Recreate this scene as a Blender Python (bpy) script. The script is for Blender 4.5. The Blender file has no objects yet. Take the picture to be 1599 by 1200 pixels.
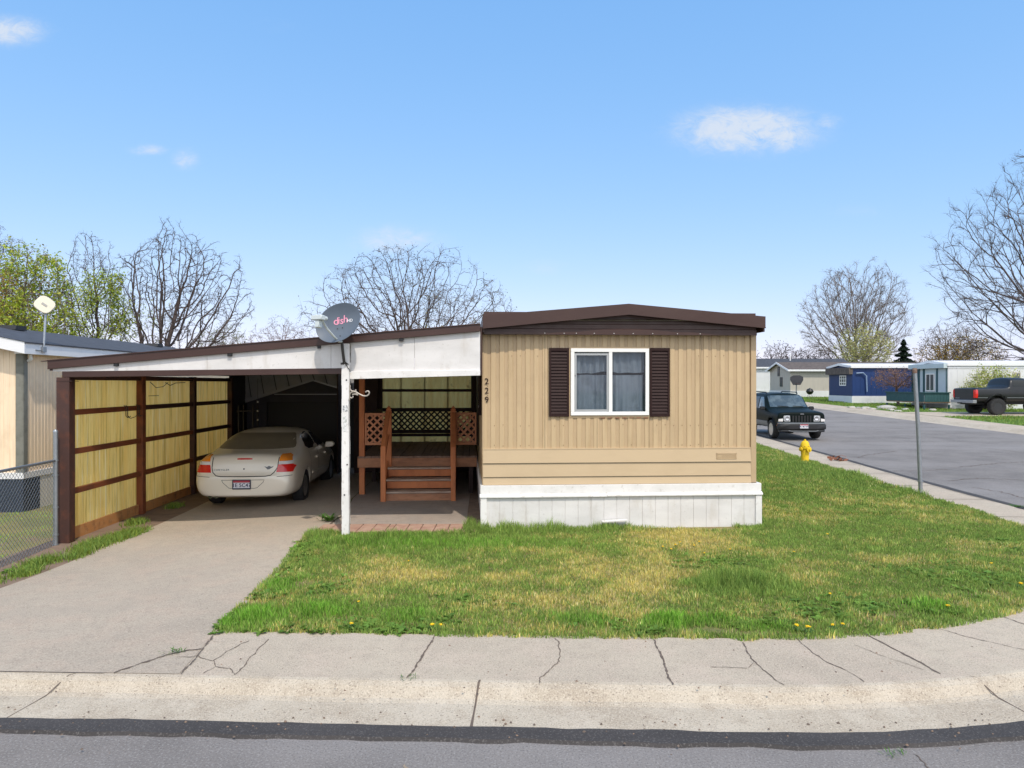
import bpy, bmesh, math, random
import numpy as np
from mathutils import Vector, Matrix, noise
from mathutils.bvhtree import BVHTree
from mathutils.geometry import delaunay_2d_cdt

S = bpy.context.scene
COL = S.collection
R = math.radians
random.seed(7)
rng = np.random.default_rng(7)

# ------------------------------------------------------------------ terrain
CAMH = 2.27
F = 1110.0


def sm(t):
    t = max(0.0, min(1.0, t))
    return t * t * (3 - 2 * t)


def zg(x, y):
    a = -0.10 * sm((-3.0 - x) / 3.0) * sm((y - 6.5) / 3.0)
    t = min(y, 72.0) - 15.0
    b = 0.02 * (math.sqrt(t * t + 4.0) + t) / 2.0
    return a + b


def G(px, py, dz=0.0):
    """photo pixel -> point on the terrain raised by dz"""
    u, v = (px - 799.5) / F, (py - 599.5) / F
    y = 10.0
    for _ in range(60):
        y = 0.5 * y + 0.5 * (CAMH - zg(u * y, y) - dz) / v
    return Vector((u * y, y, zg(u * y, y) + dz))


# ------------------------------------------------------------------ objects
def tag(o, label=None, cat=None, group=None, kind=None):
    if label: o['label'] = label
    if cat: o['category'] = cat
    if group: o['group'] = group
    if kind: o['kind'] = kind
    return o


def thing(name, label, cat, loc=(0, 0, 0), rz=0.0, group=None):
    o = bpy.data.objects.new(name, None)
    o.empty_display_size = 0.2
    COL.objects.link(o)
    o.location = loc
    o.rotation_euler = (0, 0, rz)
    return tag(o, label, cat, group)


def link(name, me, parent=None, mats=()):
    o = bpy.data.objects.new(name, me)
    COL.objects.link(o)
    for m in (mats if isinstance(mats, (list, tuple)) else [mats]):
        me.materials.append(m)
    if parent: o.parent = parent
    return o


def copy_tree(o, parent=None):
    c = o.copy()
    COL.objects.link(c)
    c.parent = parent
    for ch in list(o.children):
        copy_tree(ch, c)
    return c


class MB:
    def __init__(s):
        s.v, s.f, s.m = [], [], []
        s.cm = 0

    def add(s, vs, fs, m=None):
        n = len(s.v)
        s.v += [tuple(p) for p in vs]
        for f in fs:
            s.f.append([i + n for i in f])
            s.m.append(s.cm if m is None else m)
        return s

    def box(s, x0, x1, y0, y1, z0, z1, m=None, M=None):
        vs = [(x, y, z) for z in (z0, z1) for y in (y0, y1) for x in (x0, x1)]
        if M is not None: vs = [M @ Vector(p) for p in vs]
        return s.add(vs, [(0, 2, 3, 1), (4, 5, 7, 6), (0, 1, 5, 4), (2, 6, 7, 3), (0, 4, 6, 2), (1, 3, 7, 5)], m)

    def bar(s, a, b, w, h, up=(0, 0, 1), m=None):
        a, b = Vector(a), Vector(b)
        d = (b - a).normalized()
        upv = Vector(up)
        if abs(d.dot(upv)) > 0.98: upv = Vector((0, 1, 0))
        sx = d.cross(upv).normalized()
        sz = sx.cross(d)
        vs = []
        for p in (a, b):
            for i, j in ((-1, -1), (1, -1), (1, 1), (-1, 1)):
                vs.append(p + sx * (i * w / 2) + sz * (j * h / 2))
        return s.add(vs, [(3, 2, 1, 0), (4, 5, 6, 7), (0, 1, 5, 4), (1, 2, 6, 5), (2, 3, 7, 6), (3, 0, 4, 7)], m)

    def quad(s, a, b, c, d, m=None):
        return s.add([a, b, c, d], [(0, 1, 2, 3)], m)

    def tube(s, pts, rad, n=8, caps=True, m=None):
        pts = [Vector(p) for p in pts]
        if not isinstance(rad, (list, tuple)): rad = [rad] * len(pts)
        vs, fs = [], []
        prev = None
        for i, p in enumerate(pts):
            d = (pts[min(i + 1, len(pts) - 1)] - pts[max(i - 1, 0)])
            d = d.normalized() if d.length > 1e-9 else Vector((0, 0, 1))
            if prev is None:
                a = d.cross(Vector((0.31, 0.17, 0.93)))
                if a.length < 1e-3: a = d.cross(Vector((1, 0, 0)))
                prev = a.normalized()
            else:
                a = prev - d * prev.dot(d)
                prev = a.normalized() if a.length > 1e-6 else prev
            bvec = d.cross(prev)
            for k in range(n):
                t = 2 * math.pi * k / n
                vs.append(p + (prev * math.cos(t) + bvec * math.sin(t)) * rad[i])
        for i in range(len(pts) - 1):
            for k in range(n):
                k2 = (k + 1) % n
                fs.append((i * n + k, i * n + k2, (i + 1) * n + k2, (i + 1) * n + k))
        if caps:
            fs.append(tuple(range(n - 1, -1, -1)))
            fs.append(tuple((len(pts) - 1) * n + k for k in range(n)))
        return s.add(vs, fs, m)

    def lathe(s, prof, n=24, M=None, m=None):
        """prof [(r, h)] about local z"""
        vs, fs = [], []
        for r, h in prof:
            for k in range(n):
                t = 2 * math.pi * k / n
                vs.append(Vector((r * math.cos(t), r * math.sin(t), h)))
        if M is not None: vs = [M @ p for p in vs]
        for i in range(len(prof) - 1):
            for k in range(n):
                k2 = (k + 1) % n
                fs.append((i * n + k, i * n + k2, (i + 1) * n + k2, (i + 1) * n + k))
        if prof[0][0] > 1e-6: fs.append(tuple(range(n - 1, -1, -1)))
        if prof[-1][0] > 1e-6: fs.append(tuple((len(prof) - 1) * n + k for k in range(n)))
        return s.add(vs, fs, m)

    def prism(s, poly, d0, d1, axis='y', m=None):
        """poly in the plane across axis, extruded d0..d1"""
        def P(a, b, d):
            return (a, d, b) if axis == 'y' else ((d, a, b) if axis == 'x' else (a, b, d))
        n = len(poly)
        vs = [P(a, b, d0) for a, b in poly] + [P(a, b, d1) for a, b in poly]
        fs = [tuple(range(n)), tuple(range(2 * n - 1, n - 1, -1))]
        fs += [(i, i + n, (i + 1) % n + n, (i + 1) % n) for i in range(n)]
        return s.add(vs, fs, m)

    def mesh(s, name='m', fix=True):
        me = bpy.data.meshes.new(name)
        me.from_pydata(s.v, [], s.f)
        me.polygons.foreach_set('material_index', s.m)
        if fix:
            b = bmesh.new(); b.from_mesh(me)
            bmesh.ops.recalc_face_normals(b, faces=b.faces)
            b.to_mesh(me); b.free()
        me.update()
        return me

    def build(s, name, mats, parent=None, smooth=False, bevel=0.0, fix=True):
        me = s.mesh(name, fix)
        if bevel > 0:
            b = bmesh.new(); b.from_mesh(me)
            es = [e for e in b.edges if len(e.link_faces) == 2 and e.calc_face_angle(0) > 0.6]
            bmesh.ops.bevel(b, geom=es, offset=bevel, segments=1, affect='EDGES', clamp_overlap=True)
            b.to_mesh(me); b.free()
        if smooth:
            me.polygons.foreach_set('use_smooth', [True] * len(me.polygons))
            if smooth != 'all':
                me.set_sharp_from_angle(angle=R(40))
        return link(name, me, parent, mats)


def bx(name, m, parent, *dims, bevel=0.004):
    return MB().box(*dims).build(name, m, parent, bevel=bevel)


# ------------------------------------------------------------------ materials
def nd(nt, t, **kw):
    n = nt.nodes.new(t)
    for k, v in kw.items():
        if k in n.inputs: n.inputs[k].default_value = v
        else: setattr(n, k, v)
    return n


def c4(c): return (c[0], c[1], c[2], 1.0)


def mixrgb(nt, a, b, fac, mode='MIX'):
    n = nt.nodes.new('ShaderNodeMix'); n.data_type = 'RGBA'; n.blend_type = mode
    for sock, val in ((n.inputs[0], fac), (n.inputs[6], a), (n.inputs[7], b)):
        if hasattr(val, 'links'): nt.links.new(val, sock)
        elif isinstance(val, (int, float)): sock.default_value = val
        else: sock.default_value = c4(val)
    return n.outputs[2]


def ramp(nt, fac, p0, p1):
    n = nt.nodes.new('ShaderNodeMapRange')
    n.inputs['From Min'].default_value = p0; n.inputs['From Max'].default_value = p1
    nt.links.new(fac, n.inputs['Value'])
    return n.outputs['Result']


def noi(nt, co, scale, detail=4, rough=0.6, stretch=None, dist=0.0):
    if stretch:
        mp = nd(nt, 'ShaderNodeMapping'); mp.inputs['Scale'].default_value = stretch
        nt.links.new(co, mp.inputs['Vector']); co = mp.outputs[0]
    n = nd(nt, 'ShaderNodeTexNoise', Scale=scale, Detail=detail, Roughness=rough, Distortion=dist)
    nt.links.new(co, n.inputs['Vector'])
    return n.outputs['Fac']


def mat(name, c1, layers=(), rough=0.6, metal=0.0, bump=0.0, bscale=60, bstretch=None, spec=0.5, coat=0.0,
        trans=None, rvar=0.0):
    """layers: (colour, scale, lo, hi, strength[, stretch[, detail]]) noise-masked colours over c1"""
    m = bpy.data.materials.new(name); m.use_nodes = True
    nt = m.node_tree
    bs = nt.nodes['Principled BSDF']
    co = nd(nt, 'ShaderNodeTexCoord').outputs['Object']
    col = None
    for L in layers:
        c, sc, lo, hi, st = L[:5]
        f = noi(nt, co, sc, L[6] if len(L) > 6 else 5, 0.62, L[5] if len(L) > 5 else None)
        f = ramp(nt, f, lo, hi)
        mm = nd(nt, 'ShaderNodeMath', operation='MULTIPLY'); mm.inputs[1].default_value = st
        nt.links.new(f, mm.inputs[0])
        col = mixrgb(nt, c1 if col is None else col, c, mm.outputs[0])
    if col is None: bs.inputs['Base Color'].default_value = c4(c1)
    else: nt.links.new(col, bs.inputs['Base Color'])
    bs.inputs['Roughness'].default_value = rough
    if rvar:
        f = noi(nt, co, 7, 5)
        mr = nd(nt, 'ShaderNodeMapRange'); mr.inputs['To Min'].default_value = max(0.02, rough - rvar); mr.inputs['To Max'].default_value = min(1, rough + rvar)
        mr.inputs['From Min'].default_value = .3; mr.inputs['From Max'].default_value = .7
        nt.links.new(f, mr.inputs['Value']); nt.links.new(mr.outputs[0], bs.inputs['Roughness'])
    bs.inputs['Metallic'].default_value = metal
    bs.inputs['Specular IOR Level'].default_value = spec
    bs.inputs['Coat Weight'].default_value = coat
    if bump:
        b = nd(nt, 'ShaderNodeBump', Strength=bump, Distance=0.01)
        nt.links.new(noi(nt, co, bscale, 5, 0.65, bstretch), b.inputs['Height'])
        nt.links.new(b.outputs[0], bs.inputs['Normal'])
    if trans:
        tr = nd(nt, 'ShaderNodeBsdfTranslucent')
        if col is None: tr.inputs['Color'].default_value = c4(c1)
        else: nt.links.new(col, tr.inputs['Color'])
        mx = nd(nt, 'ShaderNodeMixShader', Fac=trans)
        nt.links.new(bs.outputs[0], mx.inputs[1]); nt.links.new(tr.outputs[0], mx.inputs[2])
        nt.links.new(mx.outputs[0], nt.nodes['Material Output'].inputs['Surface'])
    return m


def glass_mat(name, tint, rough=0.03, alpha=0.35):
    """thin pane: part see-through, part mirror"""
    m = bpy.data.materials.new(name); m.use_nodes = True
    nt = m.node_tree
    bs = nt.nodes['Principled BSDF']
    bs.inputs['Base Color'].default_value = c4(tint)
    bs.inputs['Roughness'].default_value = rough
    bs.inputs['Specular IOR Level'].default_value = 0.8
    bs.inputs['Alpha'].default_value = alpha
    return m


def attr_mat(name, rough=0.7, trans=0.35):
    m = bpy.data.materials.new(name); m.use_nodes = True
    nt = m.node_tree
    bs = nt.nodes['Principled BSDF']
    at = nd(nt, 'ShaderNodeVertexColor', layer_name='Col')
    nt.links.new(at.outputs[0], bs.inputs['Base Color'])
    bs.inputs['Roughness'].default_value = rough
    bs.inputs['Specular IOR Level'].default_value = 0.25
    tr = nd(nt, 'ShaderNodeBsdfTranslucent')
    nt.links.new(at.outputs[0], tr.inputs['Color'])
    mx = nd(nt, 'ShaderNodeMixShader', Fac=trans)
    nt.links.new(bs.outputs[0], mx.inputs[1]); nt.links.new(tr.outputs[0], mx.inputs[2])
    nt.links.new(mx.outputs[0], nt.nodes['Material Output'].inputs['Surface'])
    return m


M = {}
M['tan'] = mat('tan_siding', (.545, .40, .235), [((.42, .31, .18), 1.4, .42, .68, .45, (1, 1, .35)), ((.62, .46, .28), 3.5, .5, .7, .35, (1, 1, .2)), ((.36, .24, .12), 7, .54, .70, .6, (1, 1, .10)), ((.30, .21, .13), 1.1, .55, .72, .35)], rough=.45, spec=.4, rvar=.1, bump=.35, bscale=2.2, bstretch=(1, 1, .35))
M['tan_lap'] = mat('tan_lap', (.52, .39, .24), [((.40, .29, .17), 3, .5, .8, .4, (.4, 1, 1))], rough=.5)
M['tan_trim'] = mat('tan_trim', (.47, .34, .20), [((.35, .25, .15), 6, .5, .8, .4)], rough=.5)
M['brown'] = mat('brown_metal', (.050, .021, .015), [((.075, .040, .030), 3, .45, .75, .5, (.4, 1, 1))], rough=.42, rvar=.08)
M['brown_rail'] = mat('brown_paint_wood', (.055, .022, .016), [((.14, .042, .018), 5, .5, .75, .7), ((.02, .01, .008), 14, .55, .8, .5)], rough=.6, bump=.15)
M['rust_wood'] = mat('stained_rail', (.20, .055, .018), [((.075, .022, .012), 4, .45, .7, .8, (1, .5, 1)), ((.22, .10, .05), 16, .62, .8, .4)], rough=.65, bump=.2)
M['white'] = mat('white_paint', (.76, .735, .71), [((.60, .58, .55), 3, .45, .68, .6), ((.42, .37, .31), 13, .57, .70, .5)], rough=.55, bump=.12, bscale=40)
M['white_panel'] = mat('white_panel', (.70, .675, .655), [((.55, .53, .51), 1.6, .42, .62, .6, (.6, 1, 1.6)), ((.48, .43, .37), 5, .54, .70, .45, (1, 1, .3)), ((.38, .35, .31), 26, .60, .74, .5)], rough=.6, bump=.1)
M['white_clean'] = mat('white_frame', (.82, .81, .78), [((.65, .63, .58), 8, .6, .85, .4)], rough=.4)
M['shutter'] = mat('shutter_plastic', (.024, .010, .009), [((.034, .016, .014), 6, .4, .7, .6)], rough=.6, spec=.2)
M['black'] = mat('black', (.012, .012, .013), rough=.5)
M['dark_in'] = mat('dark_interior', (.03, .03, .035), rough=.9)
M['fiber'] = mat('yellow_fibreglass', (.98, .72, .25), [((.90, .58, .15), 2.2, .40, .62, .8, (1, 2.5, .3)), ((.50, .33, .07), 4, .50, .66, .75, (1, 5, .16)), ((.98, .90, .62), 6, .55, .7, .6, (1, 5, .12))], rough=.5, trans=.72)
M['fiber_b'] = mat('yellow_fibreglass_rear', (.98, .70, .25), [((.84, .52, .16), 2.5, .42, .62, .8, (2.4, 1, .4)), ((.42, .22, .07), 3.2, .60, .70, .8)], rough=.5, trans=.75)
M['osb'] = mat('strand_board', (.50, .22, .07), [((.50, .26, .10), 14, .45, .65, .8, (1, .5, 1.4)), ((.14, .06, .03), 7, .52, .75, .8)], rough=.8, bump=.3)
M['galv'] = mat('galvanised', (.34, .36, .38), [((.24, .26, .28), 18, .45, .7, .6), ((.2, .13, .09), 7, .66, .8, .5)], rough=.42, metal=.75, rvar=.1)
M['roofmetal'] = mat('old_roof_metal', (.42, .42, .43), [((.28, .28, .29), 4, .45, .7, .7)], rough=.6)
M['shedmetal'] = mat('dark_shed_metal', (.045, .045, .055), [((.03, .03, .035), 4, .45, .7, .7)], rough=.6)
M['cedar'] = mat('cedar_stain', (.62, .21, .075), [((.34, .10, .04), 4, .45, .72, .7, (1, 1, .3)), ((.36, .17, .09), 22, .58, .78, .5)], rough=.65, bump=.2)
M['cedar_lat'] = mat('lattice_wood', (.66, .29, .15), [((.42, .16, .08), 7, .45, .72, .7)], rough=.7, bump=.15)
M['tread'] = mat('weathered_tread', (.52, .40, .31), [((.32, .20, .14), 6, .45, .7, .8, (.4, 1, 1)), ((.36, .31, .27), 20, .6, .8, .5)], rough=.8, bump=.3)
M['deck'] = mat('deck_board', (.30, .195, .14), [((.18, .11, .08), 3, .45, .7, .8, (4, .5, 1)), ((.2, .14, .1), 20, .6, .8, .4)], rough=.8, bump=.2)
M['deckfascia'] = mat('worn_fascia', (.50, .24, .13), [((.30, .14, .08), 5, .42, .66, .85, (.5, 1, 2)), ((.36, .24, .17), 18, .56, .75, .6)], rough=.8, bump=.3)
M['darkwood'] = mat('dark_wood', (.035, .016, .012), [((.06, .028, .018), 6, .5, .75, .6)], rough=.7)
M['dish'] = mat('dish_grey', (.105, .13, .165), [((.08, .10, .13), 5, .4, .7, .5)], rough=.4)
M['lnb'] = mat('lnb_grey', (.55, .60, .60), rough=.45)
M['armgrey'] = mat('arm_grey', (.28, .29, .31), rough=.45, metal=.3)
M['cream'] = mat('cream_dish', (.70, .64, .50), [((.55, .5, .4), 10, .5, .8, .5)], rough=.5)
M['nb_tan'] = mat('neighbour_siding', (.88, .70, .50), [((.62, .44, .27), 2.0, .5, .72, .5, (1, 1, .8)), ((.66, .5, .36), 30, .45, .7, .5, (1, 1, .05))], rough=.6)
M['nb_trim'] = mat('neighbour_white', (.76, .76, .77), [((.6, .6, .6), 5, .5, .8, .4)], rough=.5)
M['nb_post'] = mat('neighbour_post', (.20, .20, .175), [((.12, .12, .10), 6, .45, .7, .7)], rough=.8)
M['shingle'] = mat('dark_shingle', (.065, .07, .085), [((.035, .037, .045), 9, .42, .62, .9, (.5, 1.6, 1)), ((.12, .12, .13), 40, .6, .8, .5)], rough=.9, bump=.4, bscale=30)
M['shingle_b'] = mat('brown_shingle', (.125, .10, .085), [((.07, .055, .05), 4, .42, .62, .8), ((.2, .17, .15), 12, .6, .8, .5)], rough=.9)
M['navy'] = mat('navy_skirting', (.014, .022, .038), [((.03, .04, .055), 5, .5, .75, .5)], rough=.6)
M['nb_skirt'] = mat('pale_skirting', (.66, .63, .57), [((.45, .42, .36), 7, .5, .75, .5, (1, 1, .3))], rough=.6)
M['carpaint'] = mat('champagne_paint', (.84, .77, .64), [((.75, .69, .58), 2, .4, .7, .35)], rough=.33, metal=.15, coat=.6, spec=.5)
M['cardust'] = mat('dusty_rear_glass', (.20, .17, .115), [((.26, .22, .15), 4, .4, .7, .5)], rough=.35, spec=.4)
M['carglass'] = mat('car_glass', (.02, .022, .022), rough=.12, spec=.35)
M['rubber'] = mat('tyre_rubber', (.018, .018, .019), [((.04, .038, .036), 8, .5, .75, .5)], rough=.8)
M['alloy'] = mat('alloy_rim', (.50, .51, .53), rough=.28, metal=.9)
M['red_lens'] = mat('red_lens', (.66, .015, .012), rough=.12, coat=.7)
M['amber_lens'] = mat('amber_lens', (.88, .27, .025), rough=.12, coat=.7)
M['clear_lens'] = mat('clear_lens', (.75, .72, .70), rough=.1, coat=.7)
M['lamp_lens'] = mat('lamp_lens', (.42, .43, .44), rough=.12, coat=.5)
M['seam'] = mat('panel_gap', (.02, .018, .016), rough=.8)
M['plate_white'] = mat('plate_white', (.70, .70, .74), rough=.4)
M['plate_red'] = mat('plate_red', (.42, .03, .05), rough=.4)
M['plate_blue'] = mat('plate_frame', (.012, .02, .05), rough=.4)
M['ink'] = mat('plate_ink', (.02, .025, .08), rough=.5)
M['chrome'] = mat('chrome', (.68, .69, .7), rough=.12, metal=1)
M['jeep'] = mat('dark_green_paint', (.005, .009, .008), rough=.45, coat=.02, spec=.10)
M['plastic'] = mat('black_plastic', (.02, .021, .023), rough=.5)
M['greyclad'] = mat('grey_cladding', (.16, .175, .19), rough=.45)
M['shield'] = mat('windscreen', (.045, .06, .065), [((.12, .15, .155), 3, .45, .6, .6, (1, 1, .6))], rough=.05, spec=.9, coat=.5)
M['truck'] = mat('charcoal_paint', (.016, .017, .019), rough=.36, coat=.12, spec=.4)
M['hyd'] = mat('hydrant_yellow', (.78, .53, .02), [((.50, .31, .02), 9, .48, .68, .6), ((.25, .16, .06), 22, .58, .72, .6)], rough=.6, spec=.3)
M['hydd'] = mat('hydrant_outlet', (.10, .05, .04), rough=.6)
M['concrete'] = None
M['blue'] = mat('blue_siding', (.012, .040, .150), [((.010, .032, .115), 1.2, .4, .7, .5)], rough=.5)
M['blueshade'] = mat('blue_shaded_end', (.012, .03, .11), rough=.6)  # the home's blue, darkened to paint the shade on its street end
M['beige'] = mat('beige_siding', (.47, .43, .375), [((.40, .37, .33), 2, .4, .7, .5, (2, 2, .3))], rough=.6)
M['paleshade'] = mat('pale_shaded_end', (.52, .60, .62), [((.44, .52, .55), 2, .4, .7, .5)], rough=.6)  # pale wall greyed towards blue, painting the shade on its street end
M['palewall'] = mat('pale_wall', (.68, .68, .69), [((.58, .58, .6), 1.5, .4, .7, .5)], rough=.6)
M['teal'] = mat('teal_paint', (.02, .07, .08), [((.035, .10, .105), 3, .4, .7, .6)], rough=.6)
M['glass'] = glass_mat('window_glass', (.03, .045, .06), .04, .26)
M['glassd'] = mat('far_glass', (.07, .085, .09), rough=.08, spec=.8)
M['curtain'] = mat('curtain_cloth', (.42, .51, .61), [((.24, .31, .40), 5, .42, .66, .7, (2, 1, .6)), ((.15, .18, .23), 3, .52, .7, .6)], rough=.9, trans=.1)
M['brick'] = mat('brick_paver', (.44, .28, .205), [((.30, .14, .10), 6, .42, .68, .7), ((.52, .36, .27), 16, .55, .75, .6)], rough=.85, bump=.3)
M['rock'] = mat('pale_rock', (.45, .42, .37), [((.3, .28, .25), 5, .45, .7, .6)], rough=.85)
M['leafdead'] = mat('dead_leaf', (.20, .07, .035), [((.30, .15, .08), 20, .5, .7, .6)], rough=.85)
M['bark'] = mat('grey_bark', (.20, .155, .135), [((.12, .09, .08), 4, .45, .7, .7, (1, 1, .3))], rough=.9)
M['barkd'] = mat('dark_bark', (.085, .062, .058), [((.14, .105, .095), 4, .5, .75, .6, (1, 1, .3))], rough=.9)
M['barkr'] = mat('reddish_bark', (.17, .10, .085), rough=.9)
M['leaf'] = attr_mat('leaf_colours', .6, .4)
M['grass'] = attr_mat('grass_colours', .6, .35)
M['scroll'] = mat('old_iron_scroll', (.42, .38, .33), [((.25, .2, .16), 20, .5, .7, .6)], rough=.5, metal=.3)
M['pink'] = mat('pink_letter', (.82, .32, .44), rough=.5)
M['letter'] = mat('white_letter', (.78, .78, .80), rough=.5)
M['wire'] = mat('wire', (.05, .045, .04), rough=.5, metal=.5)
M['dandelion'] = mat('dandelion_yellow', (.85, .55, .01), rough=.7)
M['weed'] = mat('weed_leaf', (.065, .15, .03), [((.11, .22, .05), 20, .4, .7, .6)], rough=.6, trans=.3)


def concrete(name, base, dark, warm, speck=.5):
    m = mat(name, base, [(dark, .55, .40, .66, .8), (warm, 2.3, .46, .66, .6), (dark, 7, .48, .66, .55), (tuple(v * 1.25 for v in base), 80, .50, .64, speck), ((.13, .10, .08), 85, .55, .66, speck)], rough=.9, bump=.6, bscale=80)
    return m


M['walk'] = concrete('pavement_concrete', (.475, .40, .305), (.37, .305, .235), (.49, .39, .305), .75)
M['gutter'] = concrete('gutter_concrete', (.47, .405, .315), (.33, .265, .195), (.54, .47, .375), .75)
M['drive'] = concrete('driveway_concrete', (.425, .355, .275), (.335, .28, .22), (.44, .335, .255), .7)
M['patio'] = concrete('patio_concrete', (.37, .31, .265), (.28, .235, .2), (.42, .33, .26), .3)
M['asphalt'] = mat('worn_asphalt', (.20, .177, .160), [((.13, .114, .103), .9, .42, .62, .75), ((.26, .238, .225), .35, .42, .64, .7, (.3, 1, 1)), ((.34, .32, .30), 60, .52, .62, .55), ((.06, .055, .05), 75, .54, .64, .6)], rough=.9, bump=.5, bscale=120)
M['patch'] = mat('asphalt_patch', (.040, .035, .033), [((.068, .06, .057), 3, .45, .7, .6, (.3, 1, 1)), ((.17, .155, .145), 70, .54, .64, .5)], rough=.85, bump=.4, bscale=120)
M['crack'] = mat('crack_dirt', (.12, .09, .07), [((.23, .18, .14), 12, .5, .7, .6)], rough=.95)
M['sand'] = mat('sandy_crack', (.30, .235, .17), [((.12, .09, .06), 25, .5, .7, .7)], rough=.95, bump=.4)
M['dirt'] = mat('bare_dirt', (.22, .15, .105), [((.13, .085, .06), 5, .42, .68, .7), ((.34, .26, .19), 40, .56, .72, .6)], rough=.95, bump=.6, bscale=60)
M['lawnbase'] = mat('lawn_soil', (.17, .16, .05), [((.30, .23, .075), .9, .42, .62, .8), ((.24, .15, .10), 1.8, .54, .68, .9), ((.05, .09, .02), 24, .45, .7, .6)], rough=.95, bump=.6, bscale=60)
M['farlawn'] = mat('far_lawn', (.09, .19, .032), [((.17, .21, .05), .6, .42, .68, .7), ((.035, .075, .018), 5, .45, .7, .7)], rough=.95, bump=.5, bscale=30)

# ------------------------------------------------------------------ ground helpers


def resample(pts, step, closed=True):
    out = []
    n = len(pts)
    for i in range(n if closed else n - 1):
        a, b = Vector(pts[i][:2]), Vector(pts[(i + 1) % n][:2])
        k = max(1, int(math.ceil((b - a).length / step)))
        out += [a.lerp(b, j / k) for j in range(k)]
    if not closed: out.append(Vector(pts[-1][:2]))
    return out


def fill2d(poly, step, hstep=None):
    """triangulate a 2-D polygon with interior points; returns verts, faces, boundary loop"""
    bd = resample(poly, hstep or step)
    P = np.array([(p.x, p.y) for p in bd])
    x0, y0 = P.min(0); x1, y1 = P.max(0)
    gx, gy = np.meshgrid(np.arange(x0 + step / 2, x1, step), np.arange(y0 + step / 2, y1, step))
    q = np.stack([gx.ravel(), gy.ravel()], 1)
    ins = np.zeros(len(q), bool)
    for i in range(len(P)):
        a, b = P[i], P[(i + 1) % len(P)]
        c = (a[1] > q[:, 1]) != (b[1] > q[:, 1])
        with np.errstate(divide='ignore', invalid='ignore'):
            xx = (b[0] - a[0]) * (q[:, 1] - a[1]) / (b[1] - a[1]) + a[0]
        ins ^= c & (q[:, 0] < xx)
    q = q[ins]
    if len(q) and len(q) * len(P) < 4e7:
        d = np.full(len(q), 1e9)
        for p in P: d = np.minimum(d, (q[:, 0] - p[0]) ** 2 + (q[:, 1] - p[1]) ** 2)
        q = q[d > (step * .4) ** 2]
    vs = bd + [Vector((a, b)) for a, b in q]
    n = len(bd)
    ov, oe, of, *_ = delaunay_2d_cdt(vs, [(i, (i + 1) % n) for i in range(n)], [], 1, 1e-6)
    return ov, of, n


def inside(poly, q):
    P = np.array([(p[0], p[1]) for p in poly])
    ins = np.zeros(len(q), bool)
    for i in range(len(P)):
        a, b = P[i], P[(i + 1) % len(P)]
        if a[1] == b[1]: continue
        c = (a[1] > q[:, 1]) != (b[1] > q[:, 1])
        xx = (b[0] - a[0]) * (q[:, 1] - a[1]) / (b[1] - a[1]) + a[0]
        ins ^= c & (q[:, 0] < xx)
    return ins


def sheet(name, poly, step, dz, m, kind='structure', extra=None, hstep=None):
    v, f, _ = fill2d(poly, step, hstep)
    mb = MB().add([(p.x, p.y, zg(p.x, p.y) + dz) for p in v], [tuple(t) for t in f], 0)
    if extra: extra(mb)
    o = mb.build(name, m, smooth='all')
    # faces up
    me = o.data
    if len(me.polygons) and me.polygons[0].normal.z < 0: me.flip_normals()
    return tag(o, kind=kind)


# kerb line: straight along the front street, round the corner, straight up the side street
KERB = []
x = -60.0
while x < 2.0:
    KERB.append((x, 5.36 + (2.0 - x) * 0.04)); x += (1.0 if x < -8 else 0.15)
for i in range(0, 91):
    a = R(-90 + i)
    KERB.append((2.0 + 7.2 * math.cos(a), 12.56 + 7.2 * math.sin(a)))
y = 12.7
while y < 95:
    KERB.append((9.2 + 0.02 * (y - 12.56), y)); y += (0.3 if y < 40 else 1.5)
KN = []
for i in range(len(KERB)):
    a, b = Vector(KERB[max(0, i - 1)]), Vector(KERB[min(len(KERB) - 1, i + 1)])
    t = (b - a).normalized()
    KN.append(Vector((-t.y, t.x)))       # towards the lot


def off(d, jitter=0.0, seed=0.0, fr=1.3):
    out = []
    for i, p in enumerate(KERB):
        j = jitter * (noise.noise((p[0] * fr + seed, p[1] * fr, 0)) + .5 * noise.noise((p[0] * fr * 4 + seed, p[1] * fr * 4, 3))) if jitter else 0
        out.append(Vector(p) + KN[i] * (d + j))
    return out


def strip(name, rows, m, extra=None):
    """rows: [(curve, dz)]"""
    mb = MB()
    n = len(KERB)
    vs, fs = [], []
    for cur, dz in rows:
        vs += [(p.x, p.y, zg(p.x, p.y) + dz) for p in cur]
    for r in range(len(rows) - 1):
        for i in range(n - 1):
            fs.append((r * n + i, r * n + i + 1, (r + 1) * n + i + 1, (r + 1) * n + i))
    mb.add(vs, fs, 0)
    if extra: extra(mb)
    o = mb.build(name, m, smooth=False, fix=False)
    me = o.data
    if me.polygons[0].normal.z < 0: me.flip_normals()
    return tag(o, kind='structure')


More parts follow.
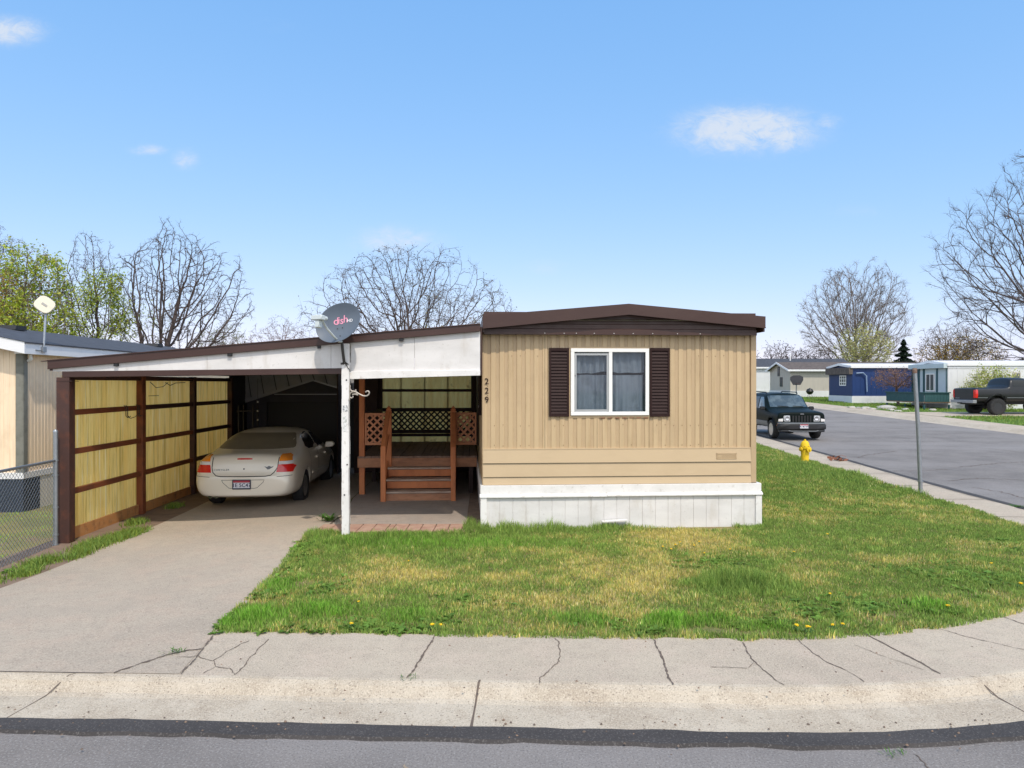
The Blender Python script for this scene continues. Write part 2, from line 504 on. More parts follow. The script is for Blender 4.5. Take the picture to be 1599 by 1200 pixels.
def ribbon(mb, pxs, w, dz, m, jit=.7, sc=1.0, ox=0.0, oy=0.0, wob=.012):
    """crack drawn along photo pixels laid down on the ground"""
    P = [G(ox + a / sc, oy + b / sc) for a, b in pxs]
    w *= .68
    pts = resample([(p.x, p.y) for p in P], .02, closed=False)
    vs, fs = [], []
    for i, p in enumerate(pts):
        t = (pts[min(i + 1, len(pts) - 1)] - pts[max(i - 1, 0)]).normalized()
        nn = Vector((-t.y, t.x))
        nz = noise.noise((p.x * 9, p.y * 9, w * 50)) + .5 * noise.noise((p.x * 31, p.y * 31, w * 50))
        p = p + nn * nz * wob
        ww = w * max(.15, 1 + 1.6 * jit * noise.noise((p.x * 22, p.y * 22, 5))) * .5
        if i in (0, len(pts) - 1): ww *= .4
        for sg in (-1, 1):
            q = p + nn * ww * sg
            vs.append((q.x, q.y, zg(q.x, q.y) + dz))
    for i in range(len(pts) - 1):
        fs.append((2 * i, 2 * i + 1, 2 * i + 3, 2 * i + 2))
    mb.add(vs, fs, m)


Z1 = dict(sc=2.4984, ox=0, oy=800)
Z2 = dict(sc=2.665, ox=500, oy=800)
Z3 = dict(sc=2.669, ox=1000, oy=780)


def walk_cracks(mb):
    z = .004
    for p in ([(480, 508), (430, 590), (380, 670), (362, 690)], [(1388, 530), (1420, 600), (1445, 670), (1468, 718)]):
        ribbon(mb, p, .020, z, 1, **Z2)
    ribbon(mb, [(985, 525), (995, 580), (990, 620), (940, 670), (905, 710)], .010, z, 1, wob=.025, **Z2)
    for p in ([(970, 500), (880, 545), (830, 580), (770, 560)], [(1040, 495), (1000, 545), (950, 600), (915, 635)],
              [(830, 580), (842, 602), (895, 610), (915, 635)], [(842, 602), (800, 630)]):
        ribbon(mb, p, .010, z, 1, wob=.02, **Z1)
    for p, w in (([(425, 595), (460, 660), (510, 710), (560, 750), (600, 775)], .012), ([(290, 697), (390, 702), (450, 705), (470, 680)], .008),
                 ([(655, 585), (720, 640), (780, 680), (850, 710), (940, 760)], .012), ([(925, 553), (1050, 620), (1150, 670), (1250, 728)], .022),
                 ([(1180, 520), (1350, 570), (1620, 632)], .010), ([(1430, 462), (1620, 527)], .018), ([(890, 605), (1000, 650), (1180, 710)], .006)):
        ribbon(mb, p, w, z, 1, **Z3)
    # joints across the pavement beside the side street
    for yy in (10.2, 12.0, 13.8, 15.6, 17.4, 19.2, 21, 22.8, 24.6):
        i = min(range(len(KERB)), key=lambda k: abs(KERB[k][1] - yy) + (0 if KERB[k][0] > 7 else 99))
        a = Vector(KERB[i]); b = a + KN[i] * .94
        nx = Vector((-(b - a).y, (b - a).x)).normalized() * .009
        mb.add([(q.x, q.y, zg(q.x, q.y) + z) for q in (a - nx, b - nx, b + nx, a + nx)], [(0, 1, 2, 3)], 1)


def kerb_joint(mb):
    A, B = off(0.002), off(-.02)
    # dark joint between pavement and kerb, broken here and there
    for i in range(len(KERB) - 1):
        if noise.noise((KERB[i][0] * .9, KERB[i][1] * .9, 8)) > (-.05 if KERB[i][0] > 6 else -.4 if -30 < KERB[i][0] < -3.2 else .36):
            w = (.003 if KERB[i][0] < 6 else .005) + .005 * abs(noise.noise((KERB[i][0] * 5, KERB[i][1] * 5, 2)))
            a, b = Vector(KERB[i]), Vector(KERB[i + 1])
            vs = [a - KN[i] * w, b - KN[i + 1] * w, b + KN[i + 1] * w, a + KN[i] * w]
            mb.add([(q.x, q.y, zg(q.x, q.y) + .0045) for q in vs], [(0, 1, 2, 3)], 1)


def gutter_extra(mb):
    kerb_joint(mb)
    # joints follow the kerb profile
    def joint(x0, x1, w):
        prof = [(0.0, .0), (-.03, -.006), (-.10, -.05), (-.17, -.10), (-.35, -.112), (-.53, -.122)]
        vs, fs = [], []
        for k, (d, z) in enumerate(prof):
            xx = x0 + (x1 - x0) * k / 5
            i = min(range(len(KERB)), key=lambda q: abs(KERB[q][0] - xx))
            p = Vector((xx, KERB[i][1])) + Vector((0, d))
            ww = w * (.6 + .8 * abs(noise.noise((xx * 3, d * 20, 1))))
            vs += [(p.x - ww / 2, p.y, z + .004), (p.x + ww / 2, p.y, z + .004)]
        for k in range(5): fs.append((2 * k, 2 * k + 1, 2 * k + 3, 2 * k + 2))
        mb.add(vs, fs, 1)
    joint(-.245, -.285, .022)
    joint(-3.42, -3.62, .012)
    joint(3.55, 3.75, .016)


mats = [M['gutter'], M['crack']]
strip('kerb', [(off(0), 0.0), (off(-.03), -.006), (off(-.07, .008, 3), -.028), (off(-.10, .01, 5), -.055), (off(-.14, .01, 7), -.088), (off(-.19, .008, 9), -.103), (off(-.35), -.112), (off(-.60), -.126)], mats, gutter_extra)
strip('pavement', [(off(.98), -.012), (off(.975), 0.0), (off(0.0), 0.0)], [M['walk'], M['crack']], walk_cracks)
strip('asphalt_patch_strip', [(off(-.50, .022, 11, 3.5), -.116), (off(-.52, .022, 11, 3.5), -.113), (off(-.675, .03, 31, 3.5), -.113), (off(-.695, .03, 31, 3.5), -.14)], [M['patch']])


def road_extra(mb):
    d = -.131
    ribbon(mb, [(360, 962), (340, 1010), (295, 1062), (270, 1120), (280, 1200)], .035, d, 1, jit=.9, wob=.04, **Z2)
    ribbon(mb, [(400, 1028), (440, 1022), (500, 1030), (600, 1050), (700, 1100)], .02, d, 1, jit=.9, wob=.05, **Z2)
    ribbon(mb, [(640, 1060), (620, 1100), (560, 1180)], .010, d, 2, wob=.04, **Z2)
    ribbon(mb, [(1140, 975), (1250, 1090), (1300, 1200)], .012, d, 2, wob=.05, **Z3)
    ribbon(mb, [(1000, 1030), (1120, 1090), (1250, 1150)], .010, d, 2, wob=.05, **Z3)
    for a in ([(1340, 708), (1352, 704), (1400, 698)], [(1395, 728), (1440, 727), (1480, 725)], [(1500, 722), (1560, 716), (1599, 714)],
              [(1520, 752), (1570, 760), (1599, 768)], [(1460, 690), (1540, 694), (1599, 700)], [(1330, 668), (1420, 664)], [(1480, 742), (1530, 738), (1599, 741)]):
        ribbon(mb, a, .05, d, 2, wob=.08)


road = sheet('road', [(-70, -30), (70, -30), (70, 100), (-70, 100)], 2.2, -.135, [M['asphalt'], M['sand'], M['crack']], extra=road_extra)
# far terrain out to the horizon
g = MB()
for xs0, xs1, ys0, ys1, n in ((-900, 900, -200, 1500, 40),):
    vs, fs = [], []
    for j in range(n + 1):
        for i in range(n + 1):
            xx = xs0 + (xs1 - xs0) * i / n; yy = ys0 + (ys1 - ys0) * j / n
            vs.append((xx, yy, zg(0 if yy < 100 else xx, yy) - .45))
    for j in range(n):
        for i in range(n): fs.append((j * (n + 1) + i, j * (n + 1) + i + 1, (j + 1) * (n + 1) + i + 1, (j + 1) * (n + 1) + i))
    g.add(vs, fs, 0)
tag(g.build('ground', [M['farlawn']], smooth='all'), kind='structure')

LAWN_EDGE = [p for p in off(.965)]
lawn_poly = [(-60, LAWN_EDGE[0].y)] + [(p.x, p.y) for p in LAWN_EDGE[::3]] + [(LAWN_EDGE[-1].x, LAWN_EDGE[-1].y), (LAWN_EDGE[-1].x, 96), (-60, 96)]
sheet('lawn', lawn_poly, .8, -.006, [M['lawnbase']])
# verge of bare earth between the fence and the driveway
sheet('dirt_verge', [(-6.9, 6.75), (-5.75, 6.72), (-5.75, 12.9), (-6.0, 17.3), (-7.0, 17.3), (-6.95, 10.5)], .25, .003, [M['dirt']])


def drive_extra(mb):
    z = .009
    ribbon(mb, [(835, 482), (790, 540), (772, 560), (740, 600), (705, 635)], .016, z, 1, **Z1)
    ribbon(mb, [(440, 628), (520, 600), (600, 575), (690, 550), (790, 533)], .024, z, 1, jit=.8, wob=.03, **Z1)
    ribbon(mb, [(690, 568), (740, 568), (775, 560)], .008, z, 1, **Z1)
    ribbon(mb, [(546, 799), (524, 812), (497, 836)], .05, z, 1, jit=.6)
    ribbon(mb, [(830, 505), (880, 508)], .006, z, 1, **Z1)


drive_poly = [(-8.6, 5.795), (-8.2, 6.70), (-5.85, 6.70), (-5.80, 8.0), (-5.86, 9.2), (-5.9, 11.1), (-6.0, 13), (-6.2, 15.6), (-6.35, 19.4), (-3.35, 19.4),
              (-3.16, 14.0), (-2.92, 12.2), (-2.62, 11.4), (-3.06, 10.6), (-2.92, 9.4), (-2.78, 8.2), (-2.70, 6.42), (-2.60, 5.555), (-3.6, 5.592), (-5.0, 5.648)]
sheet('driveway', drive_poly, .3, .004, [M['drive'], M['crack']], extra=drive_extra)
sheet('patio_slab', [(-2.60, 11.44), (-.72, 11.42), (-.78, 12.5), (-1.0, 18.3), (-3.3, 18.3), (-3.13, 14.0), (-2.88, 12.2)], .3, .012, [M['patio']])
# far side of the side street
mb = MB()
ys = [18 + i * 1.1 for i in range(70)]
prof = [(21.2, -.14), (21.55, -.125), (21.75, -.10), (21.9, -.02), (22.16, .004)]
vs = [(xx, yy, zg(xx, yy) + dz) for yy in ys for xx, dz in prof]
mb.add(vs, [(i * 5 + k, i * 5 + k + 1, i * 5 + k + 6, i * 5 + k + 5) for i in range(len(ys) - 1) for k in range(4)])
tag(mb.build('far_kerb', [M['gutter']], smooth='all'), kind='structure')
sheet('far_pavement', [(22.15, 20), (23.4, 20), (23.4, 95), (22.15, 95)], 1.0, .002, [M['walk']])
sheet('far_lawn', [(23.4, 20), (70, 20), (70, 96), (23.4, 96)], 1.6, .0, [M['farlawn']])
sheet('far_driveway', [(23.4, 38.9), (34, 38.9), (34, 43.0), (23.4, 43.0)], .8, .014, [M['walk']])

sheet('dirt_strip', [(-.86, 11.42), (-.42, 11.42), (-1.0, 19), (-1.35, 19)], .3, .008, [M['dirt']])
# row of soldier pavers between the post and the lawn
mbp = MB()
xx = -3.02
while xx < -.75:
    w = .215 if random.random() < .8 else .10
    yb = 11.40 + random.uniform(-.01, .01)
    mbp.box(xx, xx + w - .012, 10.84 + random.uniform(-.02, .02), yb, zg(xx, 11) - .03, zg(xx, 11) + .024 + random.uniform(-.004, .004))
    xx += w
bp = mbp.build('paver_border', [M['brick']], bevel=.008)
tag(bp, 'border of reddish brick pavers between the patio slab and the lawn', 'paver border')

# ------------------------------------------------------------------ the tan mobile home


def plane_uz(org, ang, px, py, v=0.0):
    """photo pixel -> (u, z) on the upright plane through org (2-D) turned by ang, v metres behind it"""
    d = Vector(((px - 799.5) / F, 1.0)); t = Vector((math.cos(ang), math.sin(ang))); n = Vector((-t.y, t.x))
    o = Vector(org) + n * v
    s = o.dot(n) / d.dot(n)
    return (d * s - Vector(org)).dot(t), CAMH - (py - 599.5) / F * s


HO, HA = (-0.446, 11.13), math.atan(.065)
HW = 4.37
home = thing('mobile_home', 'tan single-wide mobile home with brown shutters, brown roof edge and white skirting', 'mobile home', (HO[0], HO[1], 0), HA)


def H(px, py, v=0.0): return plane_uz(HO, HA, px, py, v)


EAVE, SID0, LAP0 = 3.05, .69, 1.226
HL = 17.0


def corrugated(u0, u1, z0, z1, v, prof, period, axis='x', sign=1, top=None):
    """ribbed sheet; prof [(t, depth)] within one period"""
    us = []
    k = 0
    while True:
        done = False
        for t, d in prof:
            uu = u0 + k * period + t
            if uu >= u1:
                done = True; break
            us.append((uu, d))
        k += 1
        if done: break
    us.append((u1, us[-1][1]))
    mb = MB()
    vs = []
    for uu, d in us:
        for z in (z0, z1 if top is None else top(uu)):
            vs.append((uu, v + sign * d, z) if axis == 'x' else (v + sign * d, uu, z))
    mb.add(vs, [(2 * i, 2 * i + 2, 2 * i + 3, 2 * i + 1) for i in range(len(us) - 1)])
    return mb


RIB = [(0, 0), (.050, 0), (.062, .017), (.106, .017), (.118, 0)]
wl, wt = H(891, 543.9); wr, wb = H(1013, 648.2)
mb = corrugated(0.0, wl + .03, LAP0, EAVE + .03, 0.0, RIB, .136)
for a, b, z0, z1 in ((wl + .03, wr - .03, LAP0, wb + .03), (wl + .03, wr - .03, wt - .03, EAVE + .03), (wr - .03, HW - .09, LAP0, EAVE + .03)):
    k = math.floor(a / .136) * .136
    pr = corrugated(k, b, z0, z1, 0.0, RIB, .136)
    pr.v = [(max(p[0], a), p[1], p[2]) for p in pr.v]
    mb.add(pr.v, pr.f)
# sheet seams and scattered screw heads
for px in (850.1, 931.8, 1012.9, 1093.7):
    u = H(px, 620)[0]
    for z0_, z1_ in (((LAP0, wb - .04), (wt + .03, EAVE)) if 890 < px < 1014 else ((LAP0, EAVE),)):
        mb.box(u - .006, u + .004, -.004, .006, z0_, z1_)
        mb.box(u + .005, u + .008, -.0045, .0055, z0_, z1_, m=1)
for zz in (1.30, 1.62, 2.72):
    for i in range(32):
        if random.random() < .42:
            u = .035 + i * .136
            j_ = random.uniform(-.012, .012); mb.box(u - .006, u + .006, -.005, 0, zz - .006 + j_, zz + .006 + j_, m=2)
for a, b, z0, z1 in ((0, wl + .03, LAP0, EAVE + .3), (wr - .03, HW - .09, LAP0, EAVE + .3), (wl + .03, wr - .03, LAP0, wb + .03), (wl + .03, wr - .03, wt - .03, EAVE + .3)):
    mb.box(a, b, .012, .03, z0, z1, m=3)
mb.build('front_siding', [M['tan'], M['seam'], mat('screw_head', (.26, .16, .085), rough=.6), M['tan_trim']], home)
# lap boards
lap = [(LAP0 - .195, LAP0 + .01), (.815, 1.04), (SID0, .835)]
mb = MB()
for z0, z1 in lap:
    mb.prism([(-.034, z0), (-.012, z1), (.02, z1), (.02, z0)], -.008, HW - .09, axis='x')
    mb.box(-.006, HW - .1, -.026, .02, z0 - .006, z0 - .0005, m=1)
mb.box(-.008, HW - .088, -.016, .02, LAP0 + .012, LAP0 + .03)
mb.build('lap_siding', [M['tan_lap'], M['seam']], home)
bx('corner_trim', M['tan_trim'], home, HW - .088, HW, -.022, .05, SID0, EAVE)
bx('corner_trim', M['tan_trim'], home, -.02, .012, -.012, .03, SID0, EAVE)
# long side walls and the back
side = corrugated(.03, HL, SID0 + .25, EAVE + .1, 0.0, RIB, .136, axis='y')
for z0, z1 in ((SID0, .95),):
    side.prism([(-.02, z0), (-.004, z1), (.02, z1), (.02, z0)], .03, HL, axis='y')
side.build('side_siding', [M['tan']], home)
side = corrugated(.06, HL, SID0, EAVE + .1, HW - .01, RIB, .136, axis='y', sign=-1)
side.build('side_siding', [M['tan']], home)
bx('rear_siding', M['tan'], home, 0, HW, HL, HL + .05, SID0, EAVE + .3)
bx('floor_frame', M['dark_in'], home, .05, HW - .05, .06, HL, SID0 + .03, SID0 + .16)

# roof: low gable, brown front band and ribbed gable panel
LT, RT, PK = H(754, 492.4, -.24), H(1195.5, 494, -.24), H(982, 474, -.24)
LB, RB = H(754, 512.4, -.24), H(1195.5, 511.8, -.24)
PKB = H(982, 490.5, -.24)
RX0, RX1 = -.02, RT[0]
mb = MB()
mb.prism([(RX0, LB[1]), (RX0, LT[1]), (PK[0], PK[1]), (RX1, RT[1]), (RX1, RB[1]), (PKB[0], PKB[1])], -.24, -.215)
# folded lip along the lower edge of the band
mb.bar((RX0, -.247, LB[1]), (PKB[0], -.247, PKB[1]), .016, .014, up=(0, 0, 1))
mb.bar((PKB[0], -.247, PKB[1]), (RX1, -.247, RB[1]), .016, .014, up=(0, 0, 1))
mb.box(RX1 - .03, RX1 - .002, -.212, HL + .2, RB[1] - .06, RT[1] - .005)
mb.box(RX0 + .002, RX0 + .03, -.212, HL + .2, LB[1] - .06, LT[1] - .005)
mb.build('roof_edge', [M['brown']], home)
mb = MB()
zt = PKB[1] - .01
zr = [EAVE, EAVE + .075, EAVE + .085, EAVE + .15, EAVE + .16, EAVE + .23, EAVE + .24, zt + .05]
vr = [-.13, -.13, -.115, -.115, -.105, -.105, -.095, -.095]
pts = list(zip(vr, zr))
for (va, za), (vb, zb) in zip(pts[:-1], pts[1:]):
    mb.quad((.0, va, za), (RX1 - .1, va, za), (RX1 - .1, vb, zb), (.0, vb, zb))
mb.box(.0, RX1 - .1, -.129, .02, EAVE - .004, EAVE + .003)
mb.bar((.0, -.137, EAVE + .012), (RX1 - .1, -.137, EAVE + .012), .014, .045)
for i in range(9):
    u = .85 + i * .31 + random.uniform(-.1, .1)
    mb.box(u - .006, u + .006, -.15, -.143, EAVE + .006, EAVE + .016, m=1)
gp = mb.build('gable_panel', [M['brown'], M['white']], home)
mb = MB()
mb.quad((RX0, -.21, LT[1] - .004), (PK[0], -.21, PK[1] - .004), (PK[0], HL + .2, PK[1] - .004), (RX0, HL + .2, LT[1] - .004))
mb.quad((PK[0], -.21, PK[1] - .004), (RX1, -.21, RT[1] - .004), (RX1, HL + .2, RT[1] - .004), (PK[0], HL + .2, PK[1] - .004))
mb.quad((RX0, -.21, LT[1] - .06), (RX1, -.21, RT[1] - .06), (RX1, HL + .2, RT[1] - .06), (RX0, HL + .2, LT[1] - .06))
mb.build('roof', [M['roofmetal']], home)

# window
wl, wt = H(891, 543.9); wr, wb = H(1013, 648.2)
win = MB()
fw = .058
win.box(wl, wr, -.03, .0, wb, wb + fw).box(wl, wr, -.03, .0, wt - fw, wt)
win.box(wl, wl + fw, -.03, .0, wb + fw, wt - fw).box(wr - fw, wr, -.03, .0, wb + fw, wt - fw)
mid = H(953, 600)[0]
win.box(mid - .028, mid + .028, -.028, .0, wb + fw, wt - fw)
window = win.build('window', [M['white_clean']], home, bevel=.004)
s = MB()
sl, sr, sb, st = wl + fw + .004, mid - .03, wb + fw + .004, wt - fw - .02
t = .032
s.box(sl, sr, -.016, -.004, sb, sb + t).box(sl, sr, -.016, -.004, st - t, st).box(sl, sl + t, -.016, -.004, sb + t, st - t).box(sr - t, sr, -.016, -.004, sb + t, st - t)
s.box(sl + .002, sl + .014, -.022, -.0165, sb + .55, sb + .58, m=1)
s.build('sash', [mat('sash_metal', (.42, .43, .43), rough=.4, metal=.5), M['black']], window, bevel=.002)
MB().box(sl + t, sr - t, -.011, -.008, sb + t, st - t).build('pane', [M['glass']], window)
MB().box(mid + .028, wr - fw, -.014, -.011, wb + fw, wt - fw).build('pane', [M['glass']], window)
flash = MB()
flash.box(wl - .03, wr + .02, -.008, 0, wb - .035, wb - .002)
for i in range(7): flash.box(wl + .48 + i * .115, wl + .55 + i * .115, -.010, -.002, wb - .042 - random.random() * .008, wb - .034, m=1)
flash.build('window_flashing', [M['tan_trim'], M['rust_wood']], window)
MB().box(wl - .03, wr + .02, -.007, 0, wt + .002, wt + .028).build('window_flashing', [M['tan_trim']], window)


def cloth(u0, u1, z0, z1, v, seed, amp=.018, hem=.02, n=140):
    vs, fs = [], []
    K = 10
    for i in range(n + 1):
        u = u0 + (u1 - u0) * i / n
        w = (math.sin(u * 62 + 2.2 * noise.noise((u * 7, seed, 0))) * .55 + noise.noise((u * 22, seed, 4)) * 1.2)
        for k in range(K + 1):
            f = k / K
            zz = z1 + (z0 - z1) * f + hem * noise.noise((u * 6, seed, 9)) * (1 if k == K else 0) + hem * .8 * noise.noise((u * 5, seed, 3)) * (1 if k == 0 else 0)
            vs.append((u, v + amp * w * (.45 + .55 * f), zz))
    for i in range(n):
        for k in range(K):
            a = i * (K + 1) + k
            fs.append((a, a + K + 1, a + K + 2, a + 1))
    return MB().add(vs, fs)


zm = H(950, 583)[1]
for (a, b, sd) in ((wl + fw, mid - .02, 1.3), (mid + .02, wr - fw, 7.7)):
    cloth(a, b, zm + .012, wt - fw + .01, .07, sd, .036, .03).build('curtain', [M['curtain']], window, smooth='all', fix=False)
    cloth(a + .03, b - .01, wb + fw - .02, zm - .022, .085, sd + 3, .026, .012).build('curtain', [M['curtain']], window, smooth='all', fix=False)
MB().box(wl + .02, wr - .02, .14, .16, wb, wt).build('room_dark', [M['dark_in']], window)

# louvred shutters
for a, b in ((857.3, 888.4), (1014.3, 1045)):
    u0, z1 = H(a, 543.2); u1, z0 = H(b, 650.3)
    mb = MB()
    mb.box(u0, u0 + .03, -.03, -.001, z0, z1).box(u1 - .03, u1, -.03, -.001, z0, z1).box(u0 + .03, u1 - .03, -.03, -.001, z0, z0 + .04).box(u0 + .03, u1 - .03, -.03, -.001, z1 - .045, z1)
    mb.box(u0 + .03, u1 - .03, -.006, -.001, z0 + .04, z1 - .045)
    n = 20
    for i in range(n):
        zz = z0 + .045 + (z1 - z0 - .095) * i / n
        h = (z1 - z0 - .095) / n
        mb.prism([(-.026, zz), (-.007, zz + h * .98), (-.007, zz)], u0 + .03, u1 - .03, axis='x')
    mb.build('shutter', [M['shutter']], home)

# house number, one metal digit above the other


def text_mb(txt, size, depth=.004, align='CENTER', shear=0.0, spacing=1.0, weight=0.0):
    cu = bpy.data.curves.new('t', 'FONT')
    cu.body = txt; cu.size = size; cu.align_x = align; cu.align_y = 'CENTER'; cu.extrude = depth / 2; cu.shear = shear; cu.space_character = spacing
    cu.offset = weight
    cu.resolution_u = 4
    o = bpy.data.objects.new('t', cu); COL.objects.link(o)
    dg = bpy.context.evaluated_depsgraph_get()
    me = bpy.data.meshes.new_from_object(o.evaluated_get(dg))
    bpy.data.objects.remove(o); bpy.data.curves.remove(cu)
    me.transform(Matrix.Rotation(R(90), 4, 'X'))
    return me


def text(name, txt, size, loc, m, parent, rot=(0, 0, 0), **kw):
    me = text_mb(txt, size, **kw)
    from mathutils import Euler
    me.transform(Matrix.Translation(loc) @ Euler(rot).to_matrix().to_4x4())
    return link(name, me, parent, m)


for ch, py in (('2', 595.8), ('2', 610.4), ('9', 624.4)):
    u, z = H(758.8, py)
    text('house_digit', ch, .135, (u + .012, -.012, z), M['shutter'], home, weight=.001)
# small maker plate on the lap siding
u0, z1 = H(1119, 707.6, -.03); u1, z0 = H(1150, 716.6, -.03)
mb = MB().box(u0, u1, -.036, -.026, z0, z0 + .012).box(u0, u1, -.036, -.026, z1 - .012, z1).box(u0, u0 + .012, -.036, -.026, z0, z1).box(u1 - .012, u1, -.036, -.026, z0, z1)
mb.box(u0 + .012, u1 - .012, -.031, -.026, z0 + .012, z1 - .012)
mb.box(u0 + .02, u0 + .07, -.035, -.031, z0 + .022, z1 - .022)
for i in range(3): mb.box(u0 + .09, u1 - .02, -.034, -.031, z0 + .022 + i * .018, z0 + .030 + i * .018)
mb.build('vent_plate', [M['tan_trim']], home)

# skirting: grooved boards under a two-step white trim
mb = MB()
S0, S1 = -.05, HW + .06
mb.box(S0, S1, -.075, -.045, .555, SID0 - .002)
mb.prism([(-.115, .50), (-.115, .527), (-.075, .556), (-.045, .556), (-.045, .50)], S0 - .012, 1.93, axis='x')
mb.prism([(-.117, .505), (-.117, .530), (-.075, .558), (-.045, .558), (-.045, .505)], 1.934, S1 + .01, axis='x')
mb.box(S0, S0 + .10, -.10, -.05, -.05, .499).box(S1 - .10, S1, -.10, -.05, -.05, .499)
mb.box(S0, S0 + .05, -.05, HL, .50, SID0 - .002)
mb.box(S1 - .05, S1, -.05, HL, .50, SID0 - .002)
mb.build('skirting_trim', [M['white']], home, bevel=.004)
GRV = [(0, 0), (.196, 0), (.198, .008), (.203, .008)]
sk = corrugated(S0 + .10, S1 - .10, -.1, .5, -.072, GRV, .205)
sk.box(S0 + .02, S1 - .02, -.06, -.05, -.1, .5)
sk.build('skirting', [M['white_panel']], home)
for xx, sg in ((S0 + .02, 1), (S1 - .02, -1)):
    corrugated(-.03, HL, -.1, .51, xx, GRV, .205, axis='y', sign=sg).build('skirting', [M['white_panel']], home)
MB().box(1.85, 2.25, -.19, -.11, .02, .035, M=Matrix.Rotation(R(-3), 4, 'Y')).build('fallen_trim', [M['white']], home)
# side door with its frame and a tall dark shutter beside it, on the carport side
bx('side_door', M['brown'], home, -.03, -.002, 4.1, 5.0, .95, 2.85)
for y0, y1 in ((1.35, 1.72), (2.85, 3.2)):
    bx('shutter', M['shutter'], home, -.045, -.002, y0, y1, 1.72, 2.72)
sw = MB().box(-.03, -.002, 1.76, 2.81, 1.80, 2.66)
sw.build('window', [M['white_clean']], home, bevel=.004)
MB().box(-.033, -.0305, 1.82, 2.75, 1.86, 2.60).build('pane', [M['glassd']], home.children[-1])

# ------------------------------------------------------------------ the carport
CO, CA = (-0.45, 10.75), math.atan(.039)
cp = thing('carport', 'lean-to carport with brown posts, white header boards and yellow translucent side wall', 'carport', (CO[0], CO[1], 0), CA)


def C(px, py, v=0.0): return plane_uz(CO, CA, px, py, v)


f0t, f0b, f1t, f1b = C(75, 562.5), C(75, 576.5), C(753, 505), C(753, 517)
UL, UR = f0t[0], -.03


def lin(a, b, u): return a[1] + (b[1] - a[1]) * (u - a[0]) / (b[0] - a[0])


def ftop(u): return lin(f0t, f1t, u)
def fbot(u): return lin(f0b, f1b, u)


mb = MB().prism([(UL, fbot(UL)), (UL, ftop(UL)), (UR, ftop(UR)), (UR, fbot(UR))], -.02, .02)
mb.prism([(UL, ftop(UL) - .012), (UL, ftop(UL) + .004), (UR, ftop(UR) + .004), (UR, ftop(UR) - .012)], -.035, -.0205)
mb.prism([(UL - .11, ftop(UL) - .02), (UL - .11, ftop(UL) - .008), (UL + .02, ftop(UL) + .002), (UL + .02, ftop(UL) - .012)], .0, .06)
mb.build('roof_fascia', [M['brown']], cp, bevel=.003)
# pan roof
CV = 9.3
mb = MB()
US = -3.62
for ua, ub, cv in ((UL + .02, US, 9.3), (US, UR, 7.75)):
    prof = []
    vv = .02
    while vv < cv:
        for t, h in ((0, 0), (.23, 0), (.235, .035), (.26, .035), (.265, 0)):
            prof.append((vv + t, h))
        vv += .30
    vs = []
    for u in (ua, ub):
        for v, h in prof: vs.append((u, v, ftop(u) - .02 - h))
    k = len(prof)
    mb.add(vs, [(i, i + 1, k + i + 1, k + i) for i in range(k - 1)])
    mb.quad((ua, .02, ftop(ua) - .004), (ub, .02, ftop(ub) - .004), (ub, cv, ftop(ub) - .004), (ua, cv, ftop(ua) - .004))
mb.build('roof', [M['roofmetal']], cp)
mb = MB()
mb.box(UL + .01, UL + .05, .021, CV, fbot(UL) - .02, ftop(UL) - .03)
mb.build('side_fascia', [M['brown']], cp)
# rafters ends seen as dark notches below the fascia
for px in (181, 358.5, 498, 626.5):
    u = C(px, 540)[0]
    w = .06 if px != 498 else .045
    bx('rafter', M['black'], cp, u - w * .5, u + w * .5, -.012, 7.0, fbot(u) - .045, fbot(u) - .003, bevel=0)
# header boards (white) and brown beam
WPu = C(540.8, 700)[0]
bl, br = C(116, 580, .1), C(533, 575.2, .1)
bl2, br2 = C(116, 589, .1), C(533, 584, .1)
UB0, UB1 = -6.22, WPu - .055


def zb_top(u): return lin(bl, br, u)
def zb_bot(u): return lin(bl2, br2, u)


seams_px = [322, 516, 647]
us = [UL + .05] + [C(p, 560)[0] for p in seams_px[:2]] + [WPu - .055]
mb = MB()
for a, b in zip(us[:-1], us[1:]):
    mb.prism([(a + .003, zb_top(a) + .003), (a + .003, fbot(a) - .001), (b - .001, fbot(b) - .001), (b - .001, zb_top(b) + .003)], .03, .05)
mb.build('header_board', [M['white_panel']], cp)
hb0, hb1 = C(545, 592, .1), C(753, 586.3, .1)
ht0, ht1 = C(545, 579.5, .1), C(753, 577.5, .1)


def hz(a, b, u): return lin(a, b, u)


mb = MB()
us = [WPu + .055, C(647, 560)[0], UR]
for a, b in zip(us[:-1], us[1:]):
    mb.prism([(a + .002, hz(ht0, ht1, a) - .01), (a + .002, fbot(a) - .001), (b - .002, fbot(b) - .001), (b - .002, hz(ht0, ht1, b) - .01)], .04, .055)
mb.build('header_board', [M['white_panel']], cp)
mb = MB().prism([(WPu + .056, hz(hb0, hb1, WPu)), (WPu + .056, hz(ht0, ht1, WPu)), (UR, hz(ht0, ht1, UR)), (UR, hz(hb0, hb1, UR))], .005, .039)
mb.prism([(WPu + .056, hz(hb0, hb1, WPu) + .01), (WPu + .056, hz(ht0, ht1, WPu) - .01), (UR, hz(ht0, ht1, UR) - .01), (UR, hz(hb0, hb1, UR) + .01)], .056, .12)
mb.build('header_rail', [M['white']], cp, bevel=.004)
bx('end_board', M['brown'], cp, -.028, -.004, .06, .40, 2.40, ftop(-.03) - .04)
mb = MB().prism([(UB0, zb_bot(UB0)), (UB0, zb_top(UB0)), (UB1, zb_top(UB1)), (UB1, zb_bot(UB1))], .02, .12)
mb.build('beam', [M['brown']], cp, bevel=.004)
